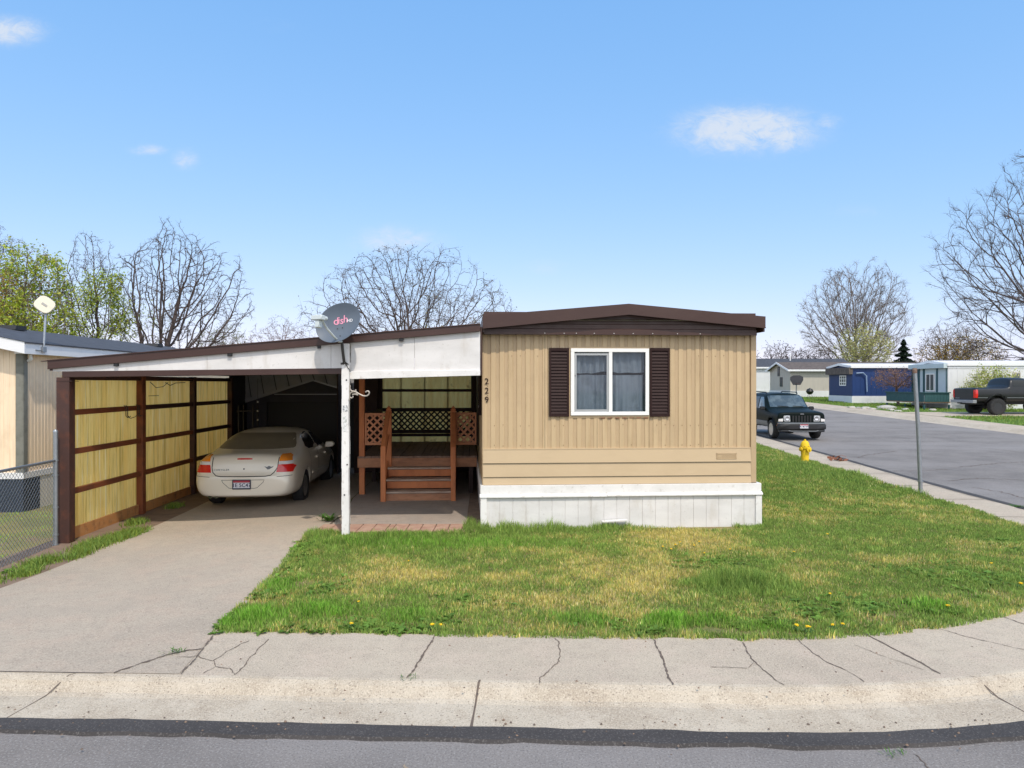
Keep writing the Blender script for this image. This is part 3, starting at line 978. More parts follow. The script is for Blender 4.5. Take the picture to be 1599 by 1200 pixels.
# white post at the middle
mb = MB()
seg = 14
for i in range(seg):
    z0 = -.02 + (C(540, 537)[1] + .02) * i / seg; z1 = -.02 + (C(540, 537)[1] + .02) * (i + 1) / seg
    e = .0025 * math.sin(i * 2.1)
    mb.box(WPu - .052 + e, WPu + .052 + .004 * math.sin(i * 1.3), -.09, .015, z0, z1)
p = mb.build('post', [M['white']], cp)
for i in range(3):
    z = (2.33, 1.07, .62)[i]
    MB().lathe([(0, -.002), (.012, -.002), (.012, .004), (0, .004)], 8, Matrix.Translation((WPu + (.02, .03, -.01)[i], -.093, z)) @ Matrix.Rotation(R(90), 4, 'X')).build('screw', [M['wire']], p)
MB().box(WPu - .036, WPu + .036, -.0925, -.0905, 1.86, 1.95).build('worn_mark', [mat('worn_mark', (.66, .66, .66), [((.16, .16, .17), 42, .50, .56, .9, None, 2)], rough=.8)], p)
MB().box(WPu - .032, WPu + .026, -.0925, -.0905, 1.56, 1.80).build('worn_mark', [mat('worn_mark_faint', (.70, .69, .68), [((.40, .42, .38), 30, .50, .60, .8, None, 2)], rough=.8)], p)
# left side wall: posts, rails, translucent ribbed panels, strand board at the foot
WU = -6.21
ZB = -.13
PV = [.10, 2.42, 4.72, 6.95]
PW = [(.19, .16), (.13, .13), (.13, .12), (.14, .12)]
for v, (w, d) in zip(PV, PW):
    mb = MB().box(WU - w / 2, WU + w / 2, v - d / 2, v + d / 2, ZB - .03, (zb_bot(WU) - .001 if v < 1 else 2.42))
    mb.build('post', [M['brown_rail'] if v < 1 else M['rust_wood'] if v < 4 else M['brown_rail']], cp, bevel=.006)
MB().box(WU - .09, WU + .14, PV[0] - .085, PV[0] + .09, zb_bot(WU) - .06, zb_bot(WU) - .052).build('post_bracket', [M['brown']], cp)
for i in range(3):
    a, b = PV[i] + PW[i][1] / 2 + .001, PV[i + 1] - PW[i + 1][1] / 2 - .001
    for k, z in enumerate((1.84, 1.245, .645)):
        m = M['rust_wood'] if (i == 0 or (k and i == 1)) else M['brown_rail']
        MB().box(WU - .03, WU + .035, a, b, z - .042, z + .042).build('rail', [m], cp, bevel=.004)
    MB().box(WU - .03, WU + .035, a, b, 2.33, 2.41).build('top_rail', [M['brown_rail']], cp, bevel=.004)
    pan = corrugated(PV[i] - .02, PV[i + 1] + .02 if i < 2 else PV[3], .085, 2.40, WU - .05, [(0, 0), (.02, .004), (.038, .016), (.056, .004)], .076, axis='y')
    pan.build('wall_panel', [M['fiber']], cp, smooth='all')
    mb = MB().box(WU - .028, WU - .008, a, b, ZB - .04, .088)
    mb.build('kick_board', [M['osb']], cp)
# back wall behind the porch: same sheets, studs coloured dark as silhouettes
BV = 7.42
bu0, bu1 = C(597, 640, BV)[0], C(738.5, 640, BV)[0]
z0, z1 = C(650, 700, BV)[1], 2.62
pan = corrugated(bu0, bu1, z0, z1, BV, [(0, 0), (.03, .004), (.055, .014), (.085, .004)], .115)
pan.build('wall_panel', [M['fiber_b']], cp, smooth='all')
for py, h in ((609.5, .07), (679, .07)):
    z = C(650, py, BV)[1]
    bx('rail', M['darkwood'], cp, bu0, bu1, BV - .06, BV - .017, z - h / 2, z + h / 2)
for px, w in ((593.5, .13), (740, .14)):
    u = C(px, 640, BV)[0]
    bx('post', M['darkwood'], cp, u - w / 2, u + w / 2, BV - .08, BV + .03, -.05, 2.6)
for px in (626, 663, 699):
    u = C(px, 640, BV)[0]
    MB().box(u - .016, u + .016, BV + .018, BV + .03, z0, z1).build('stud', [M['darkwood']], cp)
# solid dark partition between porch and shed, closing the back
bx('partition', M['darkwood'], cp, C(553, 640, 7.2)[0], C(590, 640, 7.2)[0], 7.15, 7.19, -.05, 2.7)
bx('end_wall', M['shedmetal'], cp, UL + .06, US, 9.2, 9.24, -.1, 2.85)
bx('side_sheet', M['shedmetal'], cp, WU - .05, WU - .03, PV[3] + .07, 9.19, -.1, 2.55)  # side sheet and end wall added to keep daylight out of the bay
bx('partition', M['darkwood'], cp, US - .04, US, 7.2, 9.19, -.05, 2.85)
# coat hooks twisted from wire on the top rail
for i, (v, w) in enumerate(((1.78, .16), (2.18, .12))):
    pass
hk = thing('wire_hook', 'bent wire hooks hanging from the top rail of the yellow carport wall', 'hook', (CO[0], CO[1], 0), CA)
mb = MB()
U = WU + .036
for v in (1.74, 1.80, 2.16, 2.22):
    mb.tube([(U, v, 1.90), (U + .03, v, 1.88), (U + .035, v, 1.72), (U + .05, v + .02, 1.69), (U + .06, v + .05, 1.71)], .007, 6)
mb.tube([(U + .04, 1.74, 1.71), (U + .04, 1.9, 1.67), (U + .04, 2.05, 1.69), (U + .04, 2.2, 1.75)], .006, 6)
mb.build('hook', [M['wire']], hk, smooth=True)
mb = MB()
mb.tube([(U, 2.7, 2.31), (U + .02, 2.9, 2.20), (U + .02, 3.2, 2.22), (U + .02, 3.4, 2.30)], .006, 6)
mb.tube([(U + .02, 2.6, 2.05), (U + .02, 3.0, 2.05)], .005, 6)
mb.tube([(U + .02, 3.3, 2.3), (U + .02, 3.5, 2.24), (U + .02, 3.75, 2.29), (U + .02, 4.2, 2.30)], .007, 6)
o = mb.build('loose_wire', [M['wire']], None, smooth=True)
o.location = (CO[0], CO[1], 0); o.rotation_euler = (0, 0, CA)
tag(o, 'loose dark wire strung along the top of the middle yellow carport panel', 'wire')

# metal shed closing the back of the carport bay
SH = (-5.25, 18.75)
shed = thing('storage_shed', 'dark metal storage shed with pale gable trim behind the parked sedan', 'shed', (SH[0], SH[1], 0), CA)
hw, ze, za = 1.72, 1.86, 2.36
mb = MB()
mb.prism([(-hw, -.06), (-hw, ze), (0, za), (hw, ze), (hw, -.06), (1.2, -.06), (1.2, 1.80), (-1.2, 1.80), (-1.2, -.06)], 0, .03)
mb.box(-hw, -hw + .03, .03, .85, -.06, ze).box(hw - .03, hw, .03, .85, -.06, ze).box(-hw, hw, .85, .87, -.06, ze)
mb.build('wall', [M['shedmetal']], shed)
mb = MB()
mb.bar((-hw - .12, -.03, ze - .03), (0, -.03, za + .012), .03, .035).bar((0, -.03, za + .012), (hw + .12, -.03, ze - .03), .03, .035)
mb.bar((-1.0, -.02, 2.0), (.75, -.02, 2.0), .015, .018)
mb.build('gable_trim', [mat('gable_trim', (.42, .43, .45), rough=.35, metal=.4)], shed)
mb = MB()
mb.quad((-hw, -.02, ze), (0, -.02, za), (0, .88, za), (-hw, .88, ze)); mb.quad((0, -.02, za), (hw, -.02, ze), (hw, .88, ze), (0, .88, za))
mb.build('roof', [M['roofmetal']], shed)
bx('door', M['black'], shed, -1.2, 1.2, .05, .07, -.06, 1.80)  # black sheet in the open doorway, painting the dark inside
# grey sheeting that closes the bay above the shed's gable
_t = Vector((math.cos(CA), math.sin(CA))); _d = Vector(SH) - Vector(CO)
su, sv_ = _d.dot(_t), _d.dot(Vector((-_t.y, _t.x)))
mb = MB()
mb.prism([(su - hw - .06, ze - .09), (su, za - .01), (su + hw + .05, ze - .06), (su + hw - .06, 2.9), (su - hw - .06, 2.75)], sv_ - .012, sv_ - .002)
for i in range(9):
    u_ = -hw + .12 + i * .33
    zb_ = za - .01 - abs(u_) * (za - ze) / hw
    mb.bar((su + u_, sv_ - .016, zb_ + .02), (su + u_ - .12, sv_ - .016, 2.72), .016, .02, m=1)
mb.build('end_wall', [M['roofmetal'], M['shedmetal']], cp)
# hanging cord with white knobs, and a rack left of the shed door
mb = MB()
kx = C(402.5, 640, 6.6)
cord = thing('hanging_cord', 'thin cord with three white knobs hanging above the sedan roof', 'cord', (CO[0], CO[1], 0), CA)
mb.tube([(kx[0], 6.6, 2.4), (kx[0], 6.6, 1.36)], .004, 5)
mb.build('cord', [M['wire']], cord)
for py in (627.5, 641.5, 655.5):
    z = C(402, py, 6.6)[1]
    MB().lathe([(0, -.022), (.018, -.015), (.024, 0), (.018, .015), (0, .022)], 10, Matrix.Translation((kx[0], 6.6, z))).build('knob', [M['white_clean']], cord, smooth='all')
rk = thing('storage_rack', 'slim dark metal rack against the rear corner of the carport', 'rack', (CO[0], CO[1], 0), CA)
for u in (WU + .28, WU + .62):
    for v in (6.75, 7.1): bx('upright', M['wire'], rk, u - .015, u + .015, v - .015, v + .015, -.06, 1.75, bevel=0)
for z in (.5, 1.0, 1.6): bx('shelf', M['wire'], rk, WU + .24, WU + .66, 6.72, 7.13, z, z + .02, bevel=0)

# scroll bracket on the white post
sb = thing('scroll_bracket', 'pale wrought iron scroll plant bracket screwed to the white carport post', 'bracket', (CO[0], CO[1], 0), CA)


def scr(pts, r=.011):
    """zoom-crop pixels of the bracket -> tube in the post plane"""
    P = []
    for a, b in pts:
        u, z = C(515 + a / 8.571, 560 + b / 8.571, -.04)
        P.append(Vector((u, -.04, z)))
    Q = []
    for i in range(len(P) - 1):
        p0, p1, p2, p3 = P[max(i - 1, 0)], P[i], P[i + 1], P[min(i + 2, len(P) - 1)]
        for k in range(5):
            t = k / 5
            Q.append(.5 * ((2 * p1) + (p2 - p0) * t + (2 * p0 - 5 * p1 + 4 * p2 - p3) * t * t + (3 * p1 - p0 - 3 * p2 + p3) * t ** 3))
    Q.append(P[-1])
    return Q, r


mb = MB()
for pts in ([(262, 360), (272, 368), (268, 395), (290, 430), (340, 440), (390, 470), (450, 497), (500, 495), (527, 465), (520, 438), (495, 435), (480, 450)],
            [(345, 445), (300, 445), (270, 470), (265, 505), (285, 525), (308, 515), (305, 498)], [(345, 410), (350, 440), (375, 490)], [(300, 480), (340, 475), (375, 485)]):
    Q, r = scr(pts)
    mb.tube(Q, r, 6)
mb.build('scroll', [M['scroll']], sb, smooth=True)
mb = MB().box(WPu + .053, WPu + .062, -.06, -.02, C(540, 598, -.04)[1] - .26, C(540, 598, -.04)[1])
mb.build('back_plate', [M['scroll']], sb)

# ------------------------------------------------------------------ satellite dish on the post
dz0 = C(538, 563, -.09)
dish = thing('satellite_dish', 'grey oval satellite dish with pink and white lettering bolted to the white carport post', 'satellite dish', (CO[0], CO[1], 0), CA)
mast = [C(533.5, 532, -.16), C(535.5, 548, -.13), C(537.5, 566, -.11)]
mb = MB()
mb.tube([(mast[0][0] - .01, -.14, mast[0][1] + .10), (mast[0][0], -.155, mast[0][1]), (mast[1][0], -.145, mast[1][1]), (mast[2][0], -.115, mast[2][1])], .022, 10)
fx = mast[2]
for a in (-.05, -.02, .03, .06):
    mb.bar((fx[0], -.105, fx[1] + .02), (fx[0] + a, -.094, fx[1] - .03), .02, .012)
mb.bar((fx[0] - .055, -.094, fx[1] - .01), (fx[0] + .055, -.094, fx[1] - .02), .022, .014)
mb.build('mast', [M['wire']], dish, smooth=True)
mb = MB()
Q = []
for a, b in ((208, 80), (232, 100), (240, 122), (262, 142)):
    u, z = C(515 + a / 8.571, 560 + b / 8.571, -.10)
    Q.append((u, -.1, z))
Q += [(Q[-1][0] + .01, -.1, Q[-1][2] - .04)]
mb.tube(Q, .006, 6)
mb.build('cable', [M['wire']], dish, smooth=True)
# reflector: shallow paraboloid, oval outline leaning over to the right
cu, cz = C(529.5, 505.0, -.30)
cen = Vector((cu, -.24, cz))
nrm = Vector((-.22, -1, .18)).normalized()
xa = Vector((0, 0, 1)).cross(nrm).normalized(); xa = -xa if xa.x < 0 else xa
ya = nrm.cross(xa); ya = ya if ya.z > 0 else -ya
rot = R(30)
ax = xa * math.cos(rot) + ya * math.sin(rot); ay = -xa * math.sin(rot) + ya * math.cos(rot)
DA, DB = .355, .275


def dish_mesh(thk):
    mb = MB()
    nr, na = 8, 48
    for side in (0, 1):
        vs = []
        for i in range(nr + 1):
            r = i / nr
            for k in range(na):
                t = 2 * math.pi * k / na
                p = cen + ax * (DA * r * math.cos(t)) + ay * (DB * r * math.sin(t)) + nrm * (.075 * r * r - side * thk)
                vs.append(p)
        fs = []
        for i in range(nr):
            for k in range(na):
                k2 = (k + 1) % na
                fs.append((i * na + k, (i + 1) * na + k, (i + 1) * na + k2, i * na + k2))
        mb.add(vs, fs)
    n0 = (nr) * na; n1 = (nr + 1) * na + nr * na
    mb.add([mb.v[n0 + k] for k in range(na)] + [mb.v[n1 + k] for k in range(na)], [(k, (k + 1) % na, na + (k + 1) % na, na + k) for k in range(na)])
    return mb


refl = dish_mesh(.012).build('reflector', [M['dish']], dish, smooth=True)


def dpt(px, py, lift=.004):
    """photo pixel -> point on the reflector face"""
    u, z = C(px, py, -.3)
    p = Vector((u, -.3, z)) - cen
    for _ in range(3):
        a, b = p.dot(ax) / DA, p.dot(ay) / DB
        h = .075 * (a * a + b * b)
        q = cen + ax * (a * DA) + ay * (b * DB) + nrm * (h + lift)
    return q


def on_dish(txt, size, px, py, m, spacing=1.0):
    me = text_mb(txt, size, .003, spacing=spacing, weight=.0008)
    c = dpt(px, py) - cen
    a0, b0 = c.dot(xa), c.dot(ya)
    for v in me.vertices:
        A = xa * (a0 + v.co.x) + ya * (b0 + v.co.z)
        a, b = A.dot(ax) / DA, A.dot(ay) / DB
        v.co = cen + A + nrm * (.075 * (a * a + b * b) + .0035 - v.co.y * .5)
    return link('lettering', me, refl, m)


on_dish('d', .155, 521.5, 500.0, M['pink'])
on_dish('is', .155, 529.5, 499.0, M['pink'])
on_dish('h', .155, 538.0, 497.3, M['pink'])
on_dish('HD', .062, 546.0, 500.0, M['letter'])
for px, py in ((525, 512), (533.5, 511), (532, 525)):
    q = dpt(px, py, .003)
    MB().lathe([(0, 0), (.009, 0), (.009, .004), (0, .004)], 8, Matrix.Translation(q) @ nrm.to_track_quat('Z', 'Y').to_matrix().to_4x4()).build('bolt', [M['wire']], refl)
# arm and receiver
lu, lz = C(497, 496, -.68)
lnbp = Vector((lu, -.68, lz))
def cp3(px, py, v): return Vector((C(px, py, v)[0], v, C(px, py, v)[1]))


j0 = Vector((mast[0][0], -.16, mast[0][1] - .01))
mb = MB().tube([j0, cp3(529, 533, -.26), cp3(521, 525, -.40), cp3(511, 513.5, -.52), cp3(505, 503, -.60), lnbp + Vector((.05, .01, -.03))], .017, 8)
mb.build('arm', [M['lnb']], dish, smooth=True)
tow = (cen - lnbp).normalized()
rotm = tow.to_track_quat('X', 'Z').to_matrix().to_4x4()
mb = MB()
mb.box(-.05, .05, -.09, .09, -.035, .035, M=Matrix.Translation(lnbp) @ rotm)
mb.box(-.03, .06, -.035, .035, -.14, -.035, M=Matrix.Translation(lnbp) @ rotm)
for s_ in (-.055, .055):
    mb.lathe([(.026, 0), (.030, .05), (.030, .062), (0, .066)], 12, Matrix.Translation(lnbp) @ rotm @ Matrix.Translation((.05, s_, .005)) @ Matrix.Rotation(R(90), 4, 'Y'))
mb.build('receiver', [M['lnb']], dish, smooth=True, bevel=.008)

# ------------------------------------------------------------------ wooden porch
PO, PA = (-3.16, 14.42), HA
po = thing('porch', 'reddish wooden porch with lattice railings and four steps beside the tan home', 'porch', (PO[0], PO[1], 0), PA)


def Pz(px, py, v=0.0): return plane_uz(PO, PA, px, py, v)


DT = .80
d0, d1 = Pz(558.5, 700)[0], Pz(744.5, 700)[0]
DV = 3.7
mb = MB()
nb = 17
for i in range(nb):
    a = d0 + (d1 - d0) * i / nb; b = d0 + (d1 - d0) * (i + 1) / nb
    mb.box(a + .004, b - .004, -.03, DV, DT - .035, DT + .003 * (i % 3))
mb.build('deck', [M['deck']], po)
MB().box(d0, d1, -.03, .012, DT - .225, DT - .037).build('deck_fascia', [M['deckfascia']], po, bevel=.005)
MB().box(d0, d0 + .04, .013, DV, DT - .225, DT - .037).build('deck_fascia', [M['deckfascia']], po, bevel=.005)
bx('brace', M['deckfascia'], po, d1 - .62, d1 - .45, -.015, .03, DT - .30, DT - .228)
p0, p1 = Pz(560.5, 700)[0], Pz(569, 700)[0]
MB().box(p0, p1, .013, .115, .0, 2.62).build('tall_post', [M['cedar']], po, bevel=.005)
for (u, v) in ((d1 - .12, .1), (d0 + .1, DV - .1), (d1 - .12, DV - .1), (d0 + .1, 1.8)):
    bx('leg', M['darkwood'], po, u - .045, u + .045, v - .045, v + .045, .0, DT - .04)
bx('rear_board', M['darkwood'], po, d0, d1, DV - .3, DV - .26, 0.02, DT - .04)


def lattice(mb, u0, u1, z0, z1, v, sp=.150, w=.040, th=.008, axis='x', m=0):
    for sgn in (1, -1):
        L = (u1 - u0) + (z1 - z0)
        c = sp * .4
        while c < L:
            # line u' + z' = c (sgn 1) or u' + (H - z') = c
            H_, W_ = z1 - z0, u1 - u0
            a = (max(0, c - H_), min(c, H_)); b = (min(c, W_), max(0, c - W_))
            pa = [u0 + a[0], z0 + a[1]]; pb = [u0 + b[0], z0 + b[1]]
            if sgn < 0: pa[1] = z0 + z1 - pa[1]; pb[1] = z0 + z1 - pb[1]
            vv = v + (th if sgn > 0 else 0)
            if abs(pa[0] - pb[0]) > .01:
                if axis == 'x': mb.bar((pa[0], vv, pa[1]), (pb[0], vv, pb[1]), th * .96, w, up=(0, 1, 0) if False else (0, 0, 1), m=m)
                else: mb.bar((vv, pa[0], pa[1]), (vv, pb[0], pb[1]), th * .96, w, m=m)
            c += sp


def railing(name, u0, u1, z0, z1, v, m, mf, fr=.05):
    mb = MB().box(u0, u1, v - .02, v + .02, z0, z0 + fr).box(u0, u1, v - .025, v + .025, z1 - fr, z1)
    mb.box(u0, u0 + fr * .7, v - .018, v + .018, z0 + fr, z1 - fr).box(u1 - fr * .7, u1, v - .018, v + .018, z0 + fr, z1 - fr)
    rail = mb.build(name, [mf], po, bevel=.003)
    mb = MB(); lattice(mb, u0 + fr * .6, u1 - fr * .6, z0 + fr * .6, z1 - fr * .6, v - .004)
    mb.build('lattice', [m], rail)
    return rail


a, b = Pz(569.5, 645), Pz(603.5, 695)
railing('railing', a[0], b[0], b[1], a[1], .05, M['cedar_lat'], M['cedar_lat'])
a, b = Pz(712, 644), Pz(744, 694.5)
railing('railing', a[0], b[0], b[1], a[1], .05, M['cedar_lat'], M['cedar_lat'])
a, b = Pz(590, 637, DV - .1), Pz(742, 676, DV - .1)
railing('rear_railing', a[0], b[0], b[1], a[1], DV - .1, M['darkwood'], M['darkwood'], .09)  # rear lattice coloured as a dark backlit silhouette, unlike the cedar front
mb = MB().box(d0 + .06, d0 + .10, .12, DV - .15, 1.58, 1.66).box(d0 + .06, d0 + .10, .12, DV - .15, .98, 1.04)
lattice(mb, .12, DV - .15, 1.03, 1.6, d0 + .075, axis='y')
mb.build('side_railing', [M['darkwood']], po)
# stairs
sw0, sw1 = Pz(601, 780, -.75)[0], Pz(705, 780, -.75)[0]
RISE = DT / 4
for i in range(4):
    vf = -.80 + i * .272
    zt = RISE * (i + 1)
    if i < 3:
        MB().box(sw0, sw1, vf - .025, vf + .29, zt - .036, zt).build('tread', [M['tread']], po, bevel=.006)
        zz0 = .0 if i == 0 else RISE * i + .02
        MB().box(sw0 + .01, sw1 - .01, vf + .004, vf + .028, zz0, zt - .045).build('riser', [M['deckfascia'] if i == 0 else M['cedar']], po, bevel=.003)
for u in (sw0 - .042, sw1 + .004):
    MB().prism([(-.80, 0), (-.80, .19), (-.03, .78), (-.03, .5), (-.45, 0)], u, u + .038, axis='x').build('stringer', [M['cedar']], po)
# newel posts with pointed caps and the sloping hand rails
for px0, px1, top in ((594.5, 602.5, 697), (704, 711.5, 698)):
    a = Pz(px0, 780, -.86); b = Pz(px1, top, -.86)
    MB().box(a[0], b[0], -.90, -.81, -.01, b[1]).build('newel_post', [M['cedar']], po, bevel=.006)
for (px0, px1, lo) in ((603.5, 612, -.86), (703.5, 712, -.86)):
    a, b = Pz(px0, 700, 0), Pz(px1, 641, 0)
    w = b[0] - a[0]
    mb = MB().box(a[0], b[0], -.105, -.032, .35, b[1])
    cu = (a[0] + b[0]) / 2
    mb.lathe([(w * .42, b[1]), (w * .62, b[1] + .015), (w * .62, b[1] + .03), (w * .35, b[1] + .045), (w * .5, b[1] + .06), (0, b[1] + .105)], 4, Matrix.Translation((cu, -.068, 0)) @ Matrix.Rotation(R(45), 4, 'Z'))
    mb.build('newel_post', [M['cedar']], po)
for (pa, pb) in (((598.5, 699), (606.5, 641)), ((708, 700), (708, 643))):
    a = Pz(pa[0], pa[1], -.86); b = Pz(pb[0], pb[1], -.03)
    MB().bar((a[0], -.90, a[1] + .02), (b[0], -.12, b[1] - .02), .085, .035).build('hand_rail', [M['cedar']], po, bevel=.004)
    MB().bar((a[0], -.86, a[1] - .42), (b[0], -.12, b[1] - .5), .03, .085).build('lower_rail', [M['cedar']], po, bevel=.004)

# ------------------------------------------------------------------ neighbouring home on the far side of the fence
NO = (-9.03, 13.15)
NA = math.atan(.038)
nb = thing('neighbour_home', 'peach sided mobile home with dark shingle roof behind the chain-link fence', 'mobile home', (NO[0], NO[1], 0), NA)
NWd, NL = 4.3, 17.0
eb, et = 2.84, 3.03
rz_ = 3.50
GR2 = [(0, 0), (.085, 0), (.09, .006), (.099, .006), (.104, 0)]
mb = corrugated(-NWd, -.0, .62, eb + .02, 0.0, GR2, .104, top=lambda u: eb + .02 + .47 * min(1, -u / 2.15) * (1 if u > -2.15 else (u + NWd) / 2.15))
s2 = corrugated(0, NL, .62, eb + .05, 0, GR2, .104, axis='y', sign=-1)
mb.add(s2.v, s2.f)
mb.build('wall', [M['nb_tan']], nb)
MB().box(-.13, .012, -.03, .0, .62, 2.83).box(.001, .02, -.03, .08, .62, 2.83).build('corner_post', [M['nb_post']], nb)
mb = MB()
for z0, z1, e in ((eb - .02, et, .14),):
    mb.prism([(.20, z0), (.20, z1), (-2.15, rz_ + .02), (-NWd - .2, z1), (-NWd - .2, z0), (-2.15, rz_ - .17)], -.30, -.27)
    mb.box(.17, .20, -.27, NL + .2, z0, z1)
    mb.box(.0, .17, -.27, NL + .2, z0 + .005, z0 + .02)
mb.build('roof_fascia', [M['nb_trim']], nb)
mb = MB()
for sx in (1, -1):
    e = .22 if sx > 0 else -NWd - .22
    mb.quad((e, -.32, et + .006), (-2.15, -.32, rz_ + .03), (-2.15, NL + .2, rz_ + .03), (e, NL + .2, et + .006))
    mb.quad((e, -.32, et + .006), (e, NL + .2, et + .006), (e, NL + .2, et - .02), (e, -.32, et - .02))
rf = mb.build('roof', [M['shingle']], nb)
for v, u in ((2.6, -1.9), (9.0, -1.75)):
    MB().prism([(-.2, 0), (-.16, .10), (.16, .10), (.2, 0)], u - .2, u + .2, axis='x').build('roof_vent', [M['black']], rf).location = (0, v, rz_ + (u + 2.15) * -.22 + .01)
MB().tube([(-1.9, 11.0, 3.4), (-1.9, 11.0, 3.72)], .06, 10).build('vent_pipe', [M['nb_trim']], rf)
mb = MB().box(.0, .03, -.05, NL, .52, .63).box(-NWd, .03, -.06, -.0, .52, .63)
mb.build('skirting_trim', [M['nb_trim']], nb)
sk = corrugated(.45, NL, -.2, .52, .012, GRV, .205, axis='y', sign=-1)
sk.build('skirting', [M['nb_skirt']], nb)
mb = MB().box(-NWd, .016, -.04, -.02, -.2, .52).box(-.004, .016, -.02, .45, -.2, .52)
mb.build('front_skirting', [M['navy']], nb)
MB().tube([(.1, .02, eb - .02), (.1, .05, eb - .10), (.03, .08, eb - .14)], .03, 8).build('gutter_elbow', [M['nb_trim']], nb, smooth=True)
# small square dish on its mast, fixed to the neighbour's eave
sq = thing('flat_dish', 'small cream rounded-square dish on a leaning galvanised mast at the neighbour eave', 'satellite dish', (NO[0], NO[1], 0), NA)


def Nz(px, py, u=.2):
    """photo pixel -> (v, z) on the plane u = const of the neighbour's frame"""
    t = Vector((math.cos(NA), math.sin(NA))); n = Vector((-t.y, t.x))
    o = Vector(NO) + t * u
    d = Vector(((px - 799.5) / F, 1.0))
    s_ = o.dot(t) / d.dot(t)
    return (d * s_ - Vector(NO)).dot(n), CAMH - (py - 599.5) / F * s_


b0 = Nz(66.5, 544); b1 = Nz(74, 488)
MB().tube([(.22, b0[0], b0[1]), (.20, b0[0] + .1, b1[1])], .022, 10).build('mast', [M['galv']], sq, smooth=True)
MB().box(.20, .24, b0[0] - .05, b0[0] + .06, b0[1] - .07, b0[1] + .03).box(.2, .215, b0[0] - .22, b0[0] + .05, b0[1] - .05, b0[1] - .03).build('bracket', [M['galv']], sq)
mb = MB()
vs = []
K = 32
for k in range(K):
    t = 2 * math.pi * k / K
    r = .155 / (abs(math.cos(t)) ** 3.2 + abs(math.sin(t)) ** 3.2) ** (1 / 3.2)
    vs.append((r * math.cos(t), r * math.sin(t)))
mb.prism(vs, -.02, .02, axis='y')
o = mb.build('panel', [M['cream']], sq, bevel=.008)
c = Nz(77, 477)
o.location = (.20, b0[0] + .06, c[1]); o.rotation_euler = (R(-18), R(38), R(28))
MB().box(-.05, .05, -.026, -.02, -.03, .01).build('badge', [mat('badge_grey', (.35, .33, .30), rough=.5)], o)

# chain-link fence running back from the street
fx0 = Vector((-6.69, 10.42)); fd = Vector((.14, -1.41)).normalized()
ff = thing('chain_link_fence', 'galvanised chain-link fence with a tall end post beside the brown carport post', 'fence', (fx0.x, fx0.y, 0))
FL = 3.9


def fp(s_, z): q = fd * s_; return (q.x, q.y, z)


ztop = 1.15
mb = MB().tube([fp(0, -.16), fp(0, 1.56)], .032, 12).lathe([(.034, 1.555), (.036, 1.575), (.022, 1.60), (0, 1.605)], 12)
for z in (1.14, .92, .45, .05): mb.lathe([(.033, z), (.041, z), (.041, z + .022), (.033, z + .022)], 12)
mb.tube([fp(0, -.14), fp(0, -.08)], .045, 12)
mb.build('end_post', [M['galv']], ff, smooth=True)
for s_ in (2.3,):
    MB().tube([fp(s_, -.16), fp(s_, 1.17)], .024, 10).build('line_post', [M['galv']], ff, smooth=True)
MB().tube([fp(.0, ztop), fp(FL, ztop)], .021, 10).build('top_rail', [M['galv']], ff, smooth=True)
mb = MB()
sp = .075
zb, zt_ = -.09, ztop - .01
Hh = zt_ - zb
for sgn in (1, -1):
    c = -Hh
    while c < FL + Hh:
        # s = c + sgn' * (z - zb)
        s0, s1 = (c, c + Hh) if sgn > 0 else (c + Hh, c)
        z0, z1 = zb, zt_
        # clip to 0..FL
        def cl(sa, za, sb_, zb_):
            if sa < 0: za, sa = za + (zb_ - za) * (0 - sa) / (sb_ - sa), 0
            if sa > FL: za, sa = za + (zb_ - za) * (FL - sa) / (sb_ - sa), FL
            return sa, za
        if max(s0, s1) > 0 and min(s0, s1) < FL:
            A = cl(s0, z0, s1, z1); B = cl(s1, z1, s0, z0)
            if abs(A[0] - B[0]) > .01:
                o_ = .004 * sgn
                mb.tube([Vector(fp(A[0], A[1])) + Vector((o_, 0, 0)), Vector(fp(B[0], B[1])) + Vector((o_, 0, 0))], .0026, 4, caps=False)
        c += sp
mb.build('mesh', [M['galv']], ff, fix=False)

# ------------------------------------------------------------------ vehicles


